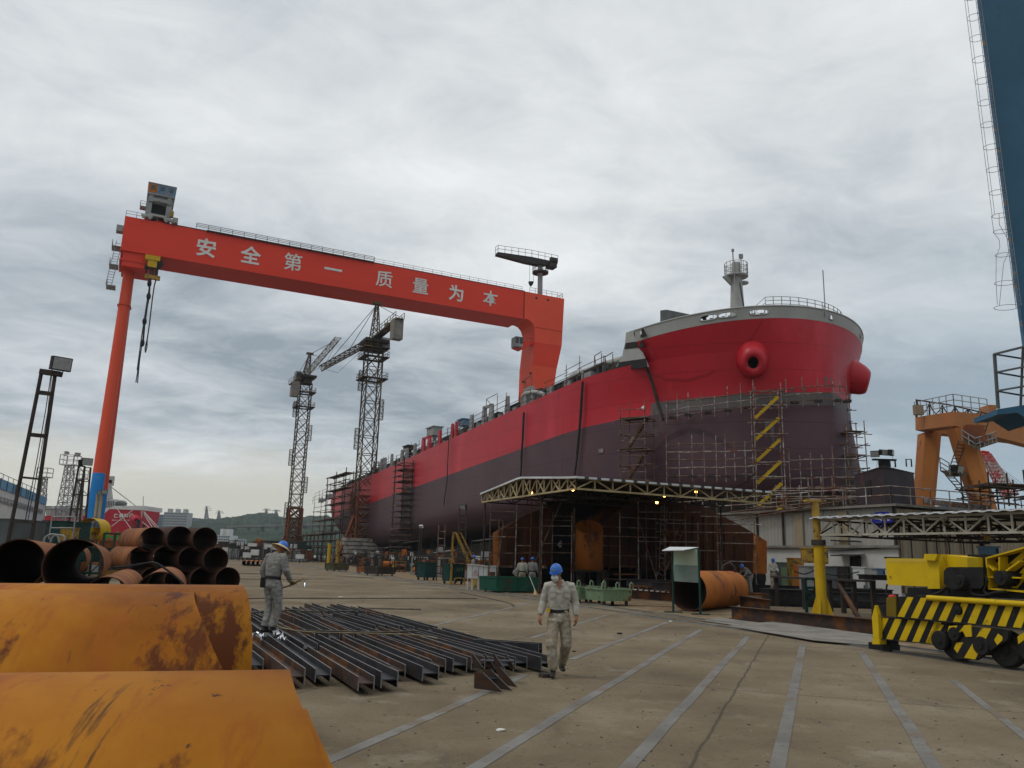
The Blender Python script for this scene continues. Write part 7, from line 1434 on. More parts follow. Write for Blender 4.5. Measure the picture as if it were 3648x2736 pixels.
# ================================================================ skips, bins and boxes before the block
def bin_(nm, lab, cat, x0, x1, yt, yb, m, dp=1.2, legs=.12, wheels=False, ang=0.0, cornerx=None, group=None, lugs=False):
    a, b = G(x0, yb), G(x1, yb); d = (a.y + b.y) / 2; a = AY(x0, yb, a.y); zt = AY((x0 + x1) / 2, yt, d).z; o = thing(nm, lab, cat, V(((a.x + b.x) / 2, d, 0)), 0, group)
    u = (b - a); u.z = 0; L = u.length; u.normalize(); v = V((-u.y, u.x, 0)); P = [a, b, b + v * dp, a + v * dp]
    P = [V((p.x, p.y, legs)) for p in P]; c = sum(P, V((0, 0, 0))) / 4; T = [c + (p - c) * 1.06 + Z * (zt - legs) for p in P]; mb = MB(); t_ = .03
    for i in range(4): j = (i + 1) % 4; n_ = (P[j] - P[i]).cross(Z).normalized(); mb.prism([P[i], P[j], T[j], T[i]], -n_ * t_)
    mb.prism(P, Z * .03); mb.build("shell", M[m], o)
    mb = MB()
    for i in range(4): j = (i + 1) % 4; mb.bar(T[i], T[j], .07, .07); mb.bar(P[i], T[i], .06)
    mb.build("rim", M[m], o); mb = MB()
    for k in (.25, .5, .75): mb.bar(P[0].lerp(P[1], k), T[0].lerp(T[1], k), .04)
    mb.build("rib", M[m], o)
    for i, (f, g) in enumerate(((.08, .1), (.92, .1), (.92, .9), (.08, .9))):
        q = P[0].lerp(P[1], f) + v * dp * g; mb = MB()
        if wheels: mb.tube(V((q.x, q.y, legs * .5)) - u * .03, V((q.x, q.y, legs * .5)) + u * .03, legs * .5, 12); mb.build("wheel", M["black"], o)
        else: mb.box((q.x, q.y, legs / 2), (.12, .12, legs)); mb.build("foot", M["dark"], o)
    if lugs:
        for k in (.0, 1.0, .5):
            q = T[0].lerp(T[1], k); mb = MB(); mb.path([q - u * .07, q - u * .07 + Z * .22, q + Z * .28, q + u * .07 + Z * .22, q + u * .07], .03, 5); mb.build("lifting_lug", M[m], o)
    # scrap inside
    mb = MB()
    for k in range(14): q = P[0].lerp(P[1], rnd.uniform(.1, .9)) + v * dp * rnd.uniform(.15, .85) + Z * (zt - legs - .12); mb.bar(q, q + V((rnd.uniform(-.4, .4), rnd.uniform(-.3, .3), rnd.uniform(-.05, .25))), rnd.uniform(.05, .14), .04)
    mb.build("scrap", M["dark"], o); return o, a, b, zt
def label_on(o, txt, a, b, z, size, m, f0=.15, dep=.05):
    u = (b - a); u.z = 0; L = u.length; u.normalize(); n_ = V((u.y, -u.x, 0)); x = f0 * L
    for ch in txt:
        if ch != " ": glyph(ch, size, a + u * x + n_ * dep + Z * (z - a.z), u, Z, 0, .0).build("character", m, o)
        x += size * (1.02 if ord(ch) > 1000 else .66)
o, a, b, zt = bin_("waste_skip", "yellow rusted end of the low waste skip beside the white boxes", "skip", 1720, 1768, 2052, 2100, "yeld", 1.2, .08)
o, a, b, zt = bin_("waste_skip", "long dark green low skip in front of the three workers", "skip", 1770, 1914, 2058, 2112, "green", 1.6, .08); mr_ = mat("stencil_red_brown", [(.12, .04, .03), (.09, .035, .03)], 6, .8); label_on(o, "严禁", a, b, .48, .26, mr_, .14, .1); label_on(o, "烟火", a, b, .18, .26, mr_, .13, .08)
o, a, b, zt = bin_("waste_skip", "pale green skip stencilled in Chinese behind the walking worker's arm", "skip", 2062, 2148, 2092, 2150, "pgreen", 1.3, .16, lugs=True); label_on(o, "铁角马脚料回收", a, b, .42, .15, M["dark"], .03, .10); label_on(o, "15", a, b, .36, .38, M["dark"], .80, .10)
bin_("waste_skip", "pale green skip end with rusty rim right of the stencilled one", "skip", 2150, 2245, 2100, 2160, "pgreen", 1.3, .2, lugs=True)
bin_("wheeled_bin", "dark green wheeled bin standing farther left along the yard edge", "bin", 1512, 1550, 2005, 2068, "dgreen", .9, .2, True); o, a, b, zt = bin_("wheeled_bin", "dark green wheeled bin with a pale number next to the white boxes", "bin", 1606, 1650, 2010, 2082, "dgreen", .9, .2, True); label_on(o, "369-123", a, b, .85, .32, M["pgreen"], .28, .12)
bin_("scrap_skip", "small olive green skip far left along the yard edge", "skip", 1190, 1240, 2008, 2035, "olive", 1.2, .12); bin_("scrap_tray", "black stake tray full of rusty offcuts between the racks", "scrap tray", 1345, 1406, 2022, 2052, "dark", 1.6, .15); bin_("scrap_tray", "rusty tray with white bits left of the black stake tray", "scrap tray", 1310, 1342, 2022, 2044, "rust2", 1.4, .12)
for i, (x0, x1, y0, lab) in enumerate(((1666, 1683, 2012, "white steel box on legs, leftmost of the row with the warning triangle row"), (1684, 1705, 2014, "white steel box on legs carrying a red warning triangle"), (1707, 1722, 2016, "narrow white box on legs third in the row"), (1723, 1738, 2018, "narrow white box on legs beside the small open one"), (1741, 1767, 2018, "shallow white box at the right end of the box row"))):
    d = 46.0; a, b = AY(x0, y0, d), AY(x1, y0, d); zb_ = AY(x0, 2060 if i < 4 else 2037, d).z; o = thing("distribution_box", lab, "electric box", V(((a.x + b.x) / 2, d, 0)), 0, "white electric boxes on legs")
    mb = MB(); mb.box(((a.x + b.x) / 2, d + .25, (a.z + zb_) / 2), (b.x - a.x, .5, a.z - zb_)); mb.build("box_body", M["white"], o); mb = MB(); mb.box(((a.x + b.x) / 2, d + .22, a.z + .02), (b.x - a.x + .06, .62, .04)); mb.build("lid", M["white"], o)
    for s in (0, 1): mb = MB(); q = a.lerp(b, s * .9 + .05); mb.bar(V((q.x, d + .1, 0)), V((q.x, d + .1, zb_)), .04); mb.bar(V((q.x, d + .45, 0)), V((q.x, d + .45, zb_)), .04); mb.build("leg", M["white"], o)
    if i == 1:
        c = AY((x0 + x1) / 2, 2040, d - .01); mr2 = mat("warning_red", [(.4, .03, .02), (.35, .03, .02)], 4, .6); mb = MB(); s_ = .17; T = [c + Z * s_, c + V((s_, 0, -s_ * .8)), c + V((-s_, 0, -s_ * .8))]
        for k in range(3): mb.bar(T[k] - V((0, .01, 0)), T[(k + 1) % 3] - V((0, .01, 0)), .03, .012)
        mb.build("warning_triangle", mr2, o); mb = MB(); mb.prism([c + V((.02, -.01, .08)), c + V((-.04, -.01, -.02)), c + V((.0, -.01, -.02)), c + V((-.02, -.01, -.1)), c + V((.04, -.01, .01)), c + V((0, -.01, .01))], V((0, -.008, 0))); mb.build("lightning_mark", mr2, o)
yf = thing("hook_stand", "yellow tube frame stand with hanging hooks beside the upright rusty pipe", "frame", G(1940, 2092)); d = G(1940, 2092).y
mb = MB()
for x in (1935, 2025): mb.bar(V((AY(x, 1975, d).x, d, 0)), AY(x, 1975, d), .07)
mb.bar(AY(1932, 1976, d), AY(2028, 1978, d), .08); mb.bar(AY(1932, 1981, d), AY(2028, 1983, d), .05)
for x in (1948, 1980, 2010): mb.bar(AY(x, 1978, d), AY(x + 7, 1992, d), .05); mb.bar(AY(x + 14, 1978, d), AY(x + 7, 1992, d), .05)
mb.build("frame_tube", M["yeld"], yf)
ys_ = thing("yellow_stairs", "yellow steel stairs with handrails leading up to the ship platform", "stairs", V((AY(1650, 2000, 52).x, 52, 0))); mb = MB(); d = 52
for k in (0, .8): o2 = V((0, k, 0)); mb.bar(AY(1625, 1900, d) + o2, AY(1672, 2005, d) + o2, .06, .12); mb.bar(AY(1626, 1896, d) + o2, AY(1613, 1898, d) + o2, .07); mb.bar(AY(1613, 1897, d) + o2, V((AY(1612, 1897, d).x, d, 0)) + o2, .08); mb.bar(AY(1640, 1897, d) + o2, AY(1682, 1985, d) + o2, .06)
A, B = AY(1625, 1902, d), AY(1672, 2005, d)
for i in range(12): q = A.lerp(B, i / 12); mb.bar(q, q + V((0, .8, 0)), .25, .04)
mb.build("stair_frame", M["yeld"], ys_)
yb_ = thing("yellow_bench", "small bent yellow tube bench in front of the numbered bin", "bench", G(1635, 2083)); d = G(1635, 2083).y; mb = MB()
for k in (0, .5): mb.path(smooth([V((AY(1617, 2062, d).x, d + k, 0)), AY(1619, 2066, d) + V((0, k, 0)), AY(1624, 2060, d) + V((0, k, 0)), AY(1648, 2061, d) + V((0, k, 0)), AY(1653, 2067, d) + V((0, k, 0)), V((AY(1654, 2062, d).x, d + k, 0))], 3), .035, 6)
mb.build("bench_frame", M["yeld"], yb_)
br_ = thing("broom", "broom with a pale shaft leaning on the dark green skip", "broom", G(1908, 2118)); d = G(1908, 2118).y; mb = MB(); mb.tube(AY(1886, 2052, d + .2), AY(1905, 2100, d), .018, 6); mb.build("handle", M["white"], br_); mb = MB(); mb.lathe([(.03, 0), (.08, .2), (.12, .3)], AY(1905, 2098, d), AY(1908, 2118, d) - AY(1905, 2098, d), 10); mb.build("bristles", M["straw"], br_)
# workers farther off
bend = dict(head=(0, -.42, 1.36), neck=(0, -.30, 1.30), chest=(0, -.2, 1.2), waist=(0, .0, 1.02), pelvis=(0, .08, .92), sl=(-.2, -.24, 1.26), el=(-.26, -.38, 1.02), wl=(-.18, -.5, .86), hl=(-.1, -.56, .76), sr=(.2, -.24, 1.26), er=(.26, -.38, 1.02), wr=(.18, -.5, .86), hr=(.1, -.56, .76))
arms = dict(el=(-.28, -.02, 1.22), wl=(-.16, -.26, 1.06), hl=(-.04, -.33, 1.04), er=(.28, -.02, 1.22), wr=(.16, -.26, 1.06), hr=(.04, -.33, 1.04))
def far_person(lab, x, ytop, d, z, rz, J, **k): a = AY(x, ytop, d); s = min(1.1, (a.z - z) / k.pop("ht", 1.83)); return person(lab, V((a.x, d, z)), rz, J, vox=.028, sc_=s, seed=rnd.random() * 9, **k)
far_person("worker in grey overalls with a pale hood bending left of the two blue helmets", 1842, 1992, 45.8, 0, R(90), bend, top="clothg", bot="clothg", helmet=False, ht=1.6)
far_person("middle one of the three workers behind the green skip, dark blue helmet", 1862, 1986, 45.4, 0, R(175), None, look=(0, -1, -.3))
far_person("right one of the three workers behind the green skip, white and blue helmet", 1898, 1984, 45.3, 0, R(165), None, top="clothg", bot="clothg")
far_person("hooded worker crouching high inside the scaffold under the canopy", 1992, 1925, 45.5, 2.4, R(60), dict(bend, pl=(-.1, 0, .5), pr=(.1, 0, .5), pelvis=(0, .15, .5), waist=(0, .05, .66), chest=(0, -.12, .9), neck=(0, -.2, 1.04), head=(0, -.3, 1.14), kl=(-.14, -.4, .5), kr=(.14, -.4, .5), al=(-.12, -.1, .1), ar=(.12, -.1, .1), sl=(-.19, -.16, 1.0), sr=(.19, -.16, 1.0), el=(-.24, -.36, .8), er=(.24, -.36, .8), wl=(-.14, -.55, .72), wr=(.14, -.55, .72), hl=(-.08, -.66, .7), hr=(.08, -.66, .7)), top="clothg", bot="clothg", ht=1.3)
far_person("bending worker in grey with a blue helmet grinding beside the lying rusty pipe", 2667, 2000, 46, .15, R(-70), bend, top="clothg", bot="clothg", ht=1.5)
far_person("standing worker in pale overalls looking down in front of the pale wall", 2752, 1988, 43.5, .5, R(20), arms, look=(-.3, -1, -.8))
far_person("worker with only a blue helmet showing near the yellow stairs", 1687, 1978, 58, 0, R(100), None, top="clothg", bot="clothg")

# ================================================================ yard clutter along the ship
def rack(lab, c, w_, dp, h, m, rz=0, shelves=1, load=None, grp="steel racks along the ship", pan=False):
    o = thing("steel_rack", lab, "rack", c, rz, grp); Mx = Matrix.Translation(c) @ Matrix.Rotation(rz, 4, "Z"); T = lambda x, y, z: Mx @ V((x, y, z)); mb = MB(); r = .05
    for x in (-w_ / 2, 0, w_ / 2):
        for y in (-dp / 2, dp / 2): mb.bar(T(x, y, 0), T(x, y, h), .1)
    for k in range(shelves + 1):
        z = h * (k + .25) / (shelves + .25) if k else .18
        for y in (-dp / 2, dp / 2): mb.bar(T(-w_ / 2, y, z), T(w_ / 2, y, z), .09)
        for x in (-w_ / 2, w_ / 2): mb.bar(T(x, -dp / 2, z), T(x, dp / 2, z), .09)
    for s in (0, 1): mb.bar(T(-w_ / 2 if s else 0, -dp / 2, .18), T(0 if s else w_ / 2, -dp / 2, h * .9), .05)
    mb.build("rack_frame", M[m], o)
    if pan: mb = MB(); mb.prism([T(-w_ / 2, dp / 2, .1), T(w_ / 2, dp / 2, .1), T(w_ / 2, dp / 2, h), T(-w_ / 2, dp / 2, h)], Z.cross(T(1, 0, 0) - T(0, 0, 0)) * .03); mb.build("back_panel", M[m], o)
    for k in range(load or 0):
        mb = MB(); x = rnd.uniform(-w_ / 2 + .2, w_ / 2 - .2); z = .25; kind = rnd.random()
        if kind < .4: mb.box(T(x, 0, z + .2), (rnd.uniform(.3, .7), dp * .6, rnd.uniform(.25, .6)), rz)
        elif kind < .75:
            for q in range(5): mb.bar(T(-w_ / 2 - .2, rnd.uniform(-dp / 2, dp / 2), z + q * .06), T(w_ / 2 + .2, rnd.uniform(-dp / 2, dp / 2), z + q * .06), .08, .05)
        else: mb.tube(T(x, -dp / 2, z + .3), T(x, dp / 2, z + .3), .28, 12)
        mb.build("load", M[rnd.choice(("rust2", "dark", "grey", "lgrey", "steelr", "yeld", "dgrey"))], o)
    return o
base0, base1 = G(1130, 1998), G(1700, 2072); ln = (base1 - base0); ld = ln.normalized(); lnn = V((ld.y * -1, ld.x, 0)); lnn = lnn if lnn.dot(V((0, 1, 0))) > 0 else -lnn
ms = ("dark", "rust2", "dgreen", "towero", "dark", "grey", "dgreen", "steelr"); labs = {"dark": "dark steel rack with scrap standing in the clutter along the ship", "rust2": "rusty brown rack standing in the clutter along the ship", "dgreen": "dark green rack standing in the clutter along the ship", "towero": "reddish rack standing in the clutter along the ship", "grey": "grey rack standing in the clutter along the ship", "steelr": "brown steel rack with beams in the clutter along the ship"}
for i in range(118):
    f = rnd.random() ** 1.35; row = rnd.choice((0, 0, 1, 1, 2)); c = base1.lerp(base0, f) + lnn * (row * rnd.uniform(3, 5) + rnd.uniform(-.6, .6)); w_ = rnd.uniform(1.4, 3.2); m = rnd.choice(ms)
    rack(labs[m], V((c.x, c.y, 0)), w_, rnd.uniform(.9, 1.6), rnd.uniform(1.0, 1.8) + row * .45, m, math.atan2(ld.y, ld.x) + rnd.uniform(-.25, .25), 1, rnd.choice((0, 1, 2)), pan=rnd.random() < .3)
for i in range(64):      # small white and coloured boxes on stands between the racks
    f = rnd.random() ** 1.2; c = base1.lerp(base0, f) + lnn * rnd.uniform(2, 11); h = rnd.uniform(.7, 2.3); s_ = rnd.uniform(.25, .6); m = rnd.choice(("white", "white", "lgrey", "rusto", "yeld", "dgreen", "grey")); nm = {"white": "white", "lgrey": "pale grey", "rusto": "orange", "yeld": "worn yellow", "dgreen": "dark green", "grey": "grey"}[m]
    o = thing("stand_box", "small " + nm + " box on a stand in the clutter by the ship", "electric box", V((c.x, c.y, 0)), 0, "small boxes on stands along the ship"); mb = MB(); mb.box((c.x, c.y, h + s_ * .6), (s_ * rnd.uniform(.8, 1.5), .3, s_ * 1.2)); mb.build("box_body", M[m], o); mb = MB(); mb.bar(V((c.x, c.y, 0)), V((c.x, c.y, h)), .07); mb.bar(V((c.x - .3, c.y, .04)), V((c.x + .3, c.y, .04)), .08); mb.build("stand", M["dark"], o)
for i in range(9):
    c = base1.lerp(base0, .02 + i * .115) + lnn * rnd.uniform(4, 9); h = rnd.uniform(2.2, 3.6); d = ld * rnd.uniform(2.5, 4.5); o = thing("shelter", "low dark lean-to shelter in the shade along the berth", "shelter", V((c.x, c.y, 0)), 0, "dark lean-to shelters along the berth"); mb = MB()
    mb.prism([V((c.x, c.y, h)), V((c.x, c.y, h)) + d, V((c.x, c.y, h)) + d + lnn * 2.5 + Z * .4, V((c.x, c.y, h)) + lnn * 2.5 + Z * .4], Z * .06); mb.build("roof_sheet", M["sheetu"] if i % 3 else M["grey"], o)
    for q in (V((0, 0, 0)), d, lnn * 2.4, d + lnn * 2.4): mb = MB(); mb.bar(V((c.x, c.y, 0)) + q, V((c.x, c.y, h)) + q, .1); mb.build("post", M["dark"], o)
for i in range(8):
    c = base1.lerp(base0, rnd.random()) + lnn * rnd.uniform(.5, 2); a_ = rnd.uniform(0, 3); r = rnd.uniform(.3, .5); c.z = r; hpipe("short rusty pipe lying among the racks along the ship", c, c + V((math.cos(a_) * 2, math.sin(a_) * 2, 0)), r, .03, rnd.choice(("rust2", "rusto")), "short pipes among the racks", 14)
for x, y, m in ((1175, 1935, "yel"), (1206, 1925, "yeld")): a = AY(x, y, 128); mb = MB(); mb.tube(V((a.x, a.y, 0)), a, .28, 12); one(mb, "yellow_bollard", ("thick yellow upright tube left of the tower crane ballast" if m == "yel" else "thin worn yellow upright tube beside the crane ballast"), "post", M[m], V((a.x, a.y, 0)))
# thin masts with lamps in front of the hull
for i, (x, yt, yb, d, lab) in enumerate(((1500, 1880, 1975, 70, "short lamp pole with a white lamp in front of the hull amidships"), (1650, 1810, 1960, 58, "dark lattice lamp mast in front of the hull left of the canopy"), (1575, 1870, 1960, 62, "red brown ladder frame standing in front of the hull"))):
    a = AY(x, yt, d); o = thing("lamp_mast", lab, "lamp mast", V((a.x, d, 0)), 0); mb = MB(); mb.ladder(V((a.x, d, 0)), a, (1, 0, 0), .5 if i else .15, .05, .5); mb.build("mast", M["tuber" if i == 2 else "dark"], o)
    if i != 2: floodlight(a + Z * .1, V((-.4, -1, -.5)), .32 if i == 0 else .45, o, "black" if i else "white")
# far clutter behind the open yard (left centre)
for i in range(58):
    x = rnd.uniform(690, 1130); d = rnd.uniform(150, 230); a = AY(x, 1985, d); m = rnd.choice(ms); rack("small far " + {"dark": "dark", "rust2": "rusty", "dgreen": "green", "towero": "reddish", "grey": "grey", "steelr": "brown"}[m] + " rack on the far side of the open yard", V((a.x, d, 0)), rnd.uniform(2, 5), 2, rnd.uniform(1.5, 4.2), m, rnd.uniform(-.3, .3), 1, 1, "far racks across the open yard", rnd.random() < .5)
for i in range(26): x = rnd.uniform(690, 1120); d = rnd.uniform(140, 200); a = AY(x, 1975, d); h = rnd.uniform(1, 3.2); o = thing("stand_box", "tiny white box among the far racks across the yard", "electric box", V((a.x, d, 0)), 0, "tiny white boxes across the yard"); mb = MB(); mb.box((a.x, d, h), (rnd.uniform(.6, 1.6), .5, rnd.uniform(.5, 1))); mb.build("box_body", M["white"], o); mb = MB(); mb.bar(V((a.x, d, 0)), V((a.x, d, h)), .15); mb.build("stand", M["dark"], o)
rf = thing("open_shed", "long low open shed with a thin dark roof behind the far racks", "shed", V((AY(860, 1960, 235).x, 235, 0))); a, b = AY(770, 1946, 235), AY(1010, 1950, 235); mb = MB(); mb.prism([a, b, b + V((0, 8, 0)), a + V((0, 8, 0))], Z * .7); mb.build("roof", M["dark"], rf)
for k in range(12): q = a.lerp(b, k / 11); mb = MB(); mb.bar(V((q.x, q.y + .5, 0)), q + V((0, .5, 0)), .4); mb.build("post", M["dark"], rf)
om = thing("orange_machine", "bright orange excavator-like hood standing on the far shed line left of the grey worker", "machine", V((AY(920, 1950, 225).x, 225, 0))); mb = MB(); q = [AY(905, 1945, 225), AY(908, 1925, 225), AY(916, 1918, 225), AY(925, 1919, 225), AY(925, 1932, 225), AY(932, 1936, 225), AY(918, 1938, 225), AY(916, 1946, 225)]; mb.prism(q, V((0, 3, 0))); mb.build("hood", M["rusto"], om); mb = MB(); mb.box((om.location.x, 227, AY(915, 1946, 225).z / 2), (3, 2, AY(915, 1946, 225).z)); mb.build("stand", M["dark"], om)
dk = simplebox("site_hut", "dark hut with pale windows just left of the grey worker's hat", "hut", 928, 1925, 985, 1960, 215, 6, "dark", z0=0, extra="grey")

# ================================================================ left side
def ZC3(x, y, d): return AY(x / 3.687, 1650 + y / 3.687, d)
def ZO(x, y, d): return AY(x / 1.843, 1200 + y / 1.843, d)
d = 35; fm2 = thing("floodlight_mast", "tall black ladder-like mast with one big floodlight at the left edge", "floodlight mast", V((ZO(130, 1345, d).x, d, 0)))
for (x0, y0, x1, y1) in ((275, 218, 55, 1330), (362, 245, 205, 1345)): A, B = ZO(x0, y0, d), ZO(x1, y1, d); B = A + (B - A) * (A.z / (A.z - B.z)); mb = MB(); mb.bar(A, B, .14, .1); mb.build("mast_rail", M["dark"], fm2)
for (x0, y0, x1, y1) in ((258, 358, 342, 368), (256, 372, 340, 382), (200, 636, 300, 646), (198, 648, 298, 658), (143, 922, 262, 934), (85, 1212, 225, 1222), (270, 222, 398, 240)): mb = MB(); mb.bar(ZO(x0, y0, d - .08), ZO(x1, y1, d - .08), .09, .09); mb.build("rung", M["dark"], fm2)
mb = MB(); mb.bar(ZO(270, 228, d), ZO(400, 246, d), .3, .22); mb.build("top_plate", M["dark"], fm2); floodlight(ZO(400, 178, d), V((.75, -.8, -.15)), .8, fm2); mb = MB(); mb.path([ZO(345, 190, d), ZO(340, 230, d), ZO(390, 240, d), ZO(410, 235, d), ZO(420, 215, d)], .025, 5); mb.build("lamp_bracket", M["black"], fm2)
mb = MB(); mb.path([ZO(335, 250, d), ZO(300, 480, d), ZO(235, 850, d), ZO(165, 1210, d)], .02, 5); mb.path([ZO(340, 250, d), ZO(312, 500, d), ZO(250, 860, d), ZO(182, 1210, d)], .015, 5); mb.build("cable", M["black"], fm2)
d = 70; fm3 = thing("floodlight_mast", "smaller black lattice floodlight mast in front of the pale lattice towers", "floodlight mast", V((ZO(500, 1300, d).x, d, 0)))
A0, A1, B0, B1 = ZO(517, 850, d), ZO(448, 1240, d), ZO(557, 850, d), ZO(520, 1240, d); A1 = A0 + (A1 - A0) * (A0.z / (A0.z - A1.z)); B1 = B0 + (B1 - B0) * (B0.z / (B0.z - B1.z)); mb = MB()
for dy in (0, 1.0): mb.bar(A0 + V((0, dy, 0)), A1 + V((0, dy, 0)), .13); mb.bar(B0 + V((0, dy, 0)), B1 + V((0, dy, 0)), .13)
for f in [i / 7 for i in range(8)]: mb.bar(A0.lerp(A1, f), B0.lerp(B1, f), .1); mb.bar(A0.lerp(A1, f) + V((0, 1, 0)), B0.lerp(B1, f) + V((0, 1, 0)), .07)
for f in [i / 14 for i in range(14)]: g = f + 1 / 14; mb.tube(A0.lerp(A1, f) + V((0, 1 * (int(f * 14) % 2), 0)), B0.lerp(B1, g) + V((0, 1 * (int(f * 14) % 2), 0)), .03, 4)
mb.build("mast", M["dark"], fm3); floodlight(ZO(572, 820, d), V((.6, -.8, -.1)), .85, fm3); floodlight(ZO(530, 828, d), V((-.9, -.5, -.1)), .7, fm3)
for x, y0, x1, y1, d, w_, lab in ((457, 845, 412, 1230, 150, 2.2, "pale lattice lighting tower with a railed lamp platform"), (290, 925, 270, 1060, 160, 1.8, "pale lattice tower rising behind the white and blue hall"), (530, 935, 505, 1260, 170, 1.6, "faint pale lattice tower seen through the black floodlight mast")):
    A, B = ZO(x, y0, d), ZO(x1, y1, d); B = V((B.x - (A.x - B.x) * .1, d, 0)); o = thing("lattice_tower", lab, "lattice tower", B, 0, "pale lattice lighting towers"); mb = MB(); mb.lattice(B, A, w_ * 1.2, 12, .10, None, .06, w2=w_ * .5, x=True); mb.build("tower_frame", M["lgrey"], o); mb = MB(); c = A + Z * .1; mb.box(c, (w_ * 1.2, w_ * 1.2, .2)); r_ = w_ * .58; q = [c + V(v) for v in ((-r_, -r_, 0), (r_, -r_, 0), (r_, r_, 0), (-r_, r_, 0), (-r_, -r_, 0))]; mb.rail(q, 1.8, .07, 1.5, 2); mb.build("lamp_platform", M["white"], o)
    if y0 < 900: floodlight(c + V((-1.0, 0, 2.2)), V((-1, -1, 0)), .9, o, "grey"); floodlight(c + V((1.2, 0, 2.0)), V((1, -1, 0)), .9, o, "grey")
# white and blue hall
hE, hN = AY(165, 1900, 150), None; ht = ZC3(612, 455, 150).z; e1_ = V((ZC3(612, 455, 150).x, 150, 0)); n0 = G(-330, 1700) if False else None
q0 = ZC3(0, 200, 100); k_ = 100 * (ht - EYE.z) / (q0.z - EYE.z); s1_ = V((ZC3(0, 200, k_).x, k_, 0)); wv_ = (s1_ - e1_).normalized(); s2_ = e1_ + wv_ * 75; nh = V((wv_.y, -wv_.x, 0)); nh = nh if nh.dot(EYE - e1_) > 0 else -nh
wh = thing("white_hall", "long white hall with a sky blue top stripe at the left edge", "building", e1_); mb = MB(); mb.prism([e1_, s2_, s2_ + Z * ht, e1_ + Z * ht], -nh * 30); wl_ = mb.build("wall", M["white"], wh)
def hb(z0, z1, off, m, nm, f0=0, f1=75): mb = MB(); mb.prism([e1_ + wv_ * f0 + Z * z0 + nh * off, e1_ + wv_ * f1 + Z * z0 + nh * off, e1_ + wv_ * f1 + Z * z1 + nh * off, e1_ + wv_ * f0 + Z * z1 + nh * off], -nh * .1); return mb.build(nm, m, wh)
hp_ = ht - ZC3(608, 550, 150).z; sky_b = mat("sky_blue_stripe", [(.13, .30, .46), (.10, .26, .42)], .4, .6); hb(ht - hp_, ht, .12, sky_b, "blue_stripe"); zg1, zg0 = ZC3(572, 620, 150).z, ZC3(570, 675, 150).z; gb = hb(zg0, zg1, .14, M["grey"], "window_band", 3); hb(0, 2.6, .12, sky_b, "base_stripe", 0, 8)
for i in range(26):
    mb = MB(); a = e1_ + wv_ * (4 + i * 2.7) + nh * .2; mb.prism([a + Z * (zg0 + .25), a + wv_ * 1.7 + Z * (zg0 + .25), a + wv_ * 1.7 + Z * (zg1 - .3), a + Z * (zg1 - .3)], -nh * .05); mb.build("window", M["glass"], gb)
for i in range(14):
    mb = MB(); a = e1_ + wv_ * (12 + i * 3.9 + (i % 3)) + nh * .2; mb.prism([a + Z * (zg1 + 1.0), a + wv_ * .35 + Z * (zg1 + 1.0), a + wv_ * .35 + Z * (zg1 + 2.4), a + Z * (zg1 + 2.4)], -nh * .05); mb.build("vent_slot", M["dgrey"], wh)
mb = MB(); mb.rail([e1_ + Z * ht, s2_ + Z * ht], .7, .05, 4, 1); mb.build("roof_railing", M["grey"], wh)
# docked red ship
D_ = 262; ds = thing("docked_ship", "red ship with white bulwark and its name painted in white on the bow, far left", "ship", V((ZC3(1500, 900, D_).x, D_, 0)))
def DS(x, y, k=0): return ZC3(x, y, D_ + k)
mb = MB(); hullp = [(560, 692), (1115, 690), (1345, 688), (1440, 603), (1888, 622)]
top = [DS(x, y) for x, y in hullp]; bt = [V((p.x - (0 if i < 4 else 1.6), p.y, 0)) for i, p in enumerate(top)]; n = len(top)
tp2 = [p + V((0, 22, 0)) if i < n - 1 else p + V((.6, 11, 0)) for i, p in enumerate(top)]; bt2 = [V((p.x, p.y, 0)) + V((-1.5 if i == n - 1 else 0, 0, 0)) for i, p in enumerate(tp2)]
mb.add(top + bt + tp2 + bt2, [(i, i + 1, n + i + 1, n + i) for i in range(n - 1)] + [(2 * n + i, 2 * n + i + 1, 3 * n + i + 1, 3 * n + i) for i in range(n - 1)] + [(i, i + 1, 2 * n + i + 1, 2 * n + i) for i in range(n - 1)] + [(n - 1, 2 * n - 1, 4 * n - 1, 3 * n - 1)], False); mb.build("hull", mat("docked_ship_red", [(.42, .014, .03), (.36, .012, .025)], .1, .5), ds)
mb = MB(); mb.prism([DS(1345, 684, -.1), DS(1440, 601, -.1), DS(1888, 620, -.1), DS(1897, 560, -.1), DS(1500, 560, -.1), DS(1380, 610, -.1)], V((0, 14, 0))); mb.build("bulwark", M["white"], ds)
mb = MB()
for i in range(6): mb.prism([DS(1850, 632 + i * 15, -.15), DS(1884 - i * 4, 634 + i * 15, -.15), DS(1880 - i * 4, 640 + i * 15, -.15), DS(1850, 639 + i * 15, -.15)], V((0, .1, 0)))
mb.build("draught_mark", M["letter"], ds)
rt_ = V((1, 0, 0)); upv = V((.02, 0, 1)).normalized()
for ch, x in (("仁", 1490), ("建", 1560), ("时", 1625), ("代", 1690)): glyph(ch, abs((DS(1550, 700) - DS(1490, 700)).x), DS(x, 712, -.12), rt_, upv, .02, .03).build("character", M["letter"], ds)
cw = abs((DS(1715, 750) - DS(1470, 750)).x) / 16
for i, ch in enumerate("REN JIAN SHI DAI"):
    if ch != " ": glyph(ch, cw * 1.45, DS(1470 + i * 245 / 16, 756, -.12), rt_, upv, .02, .02).build("character", M["letter"], ds)
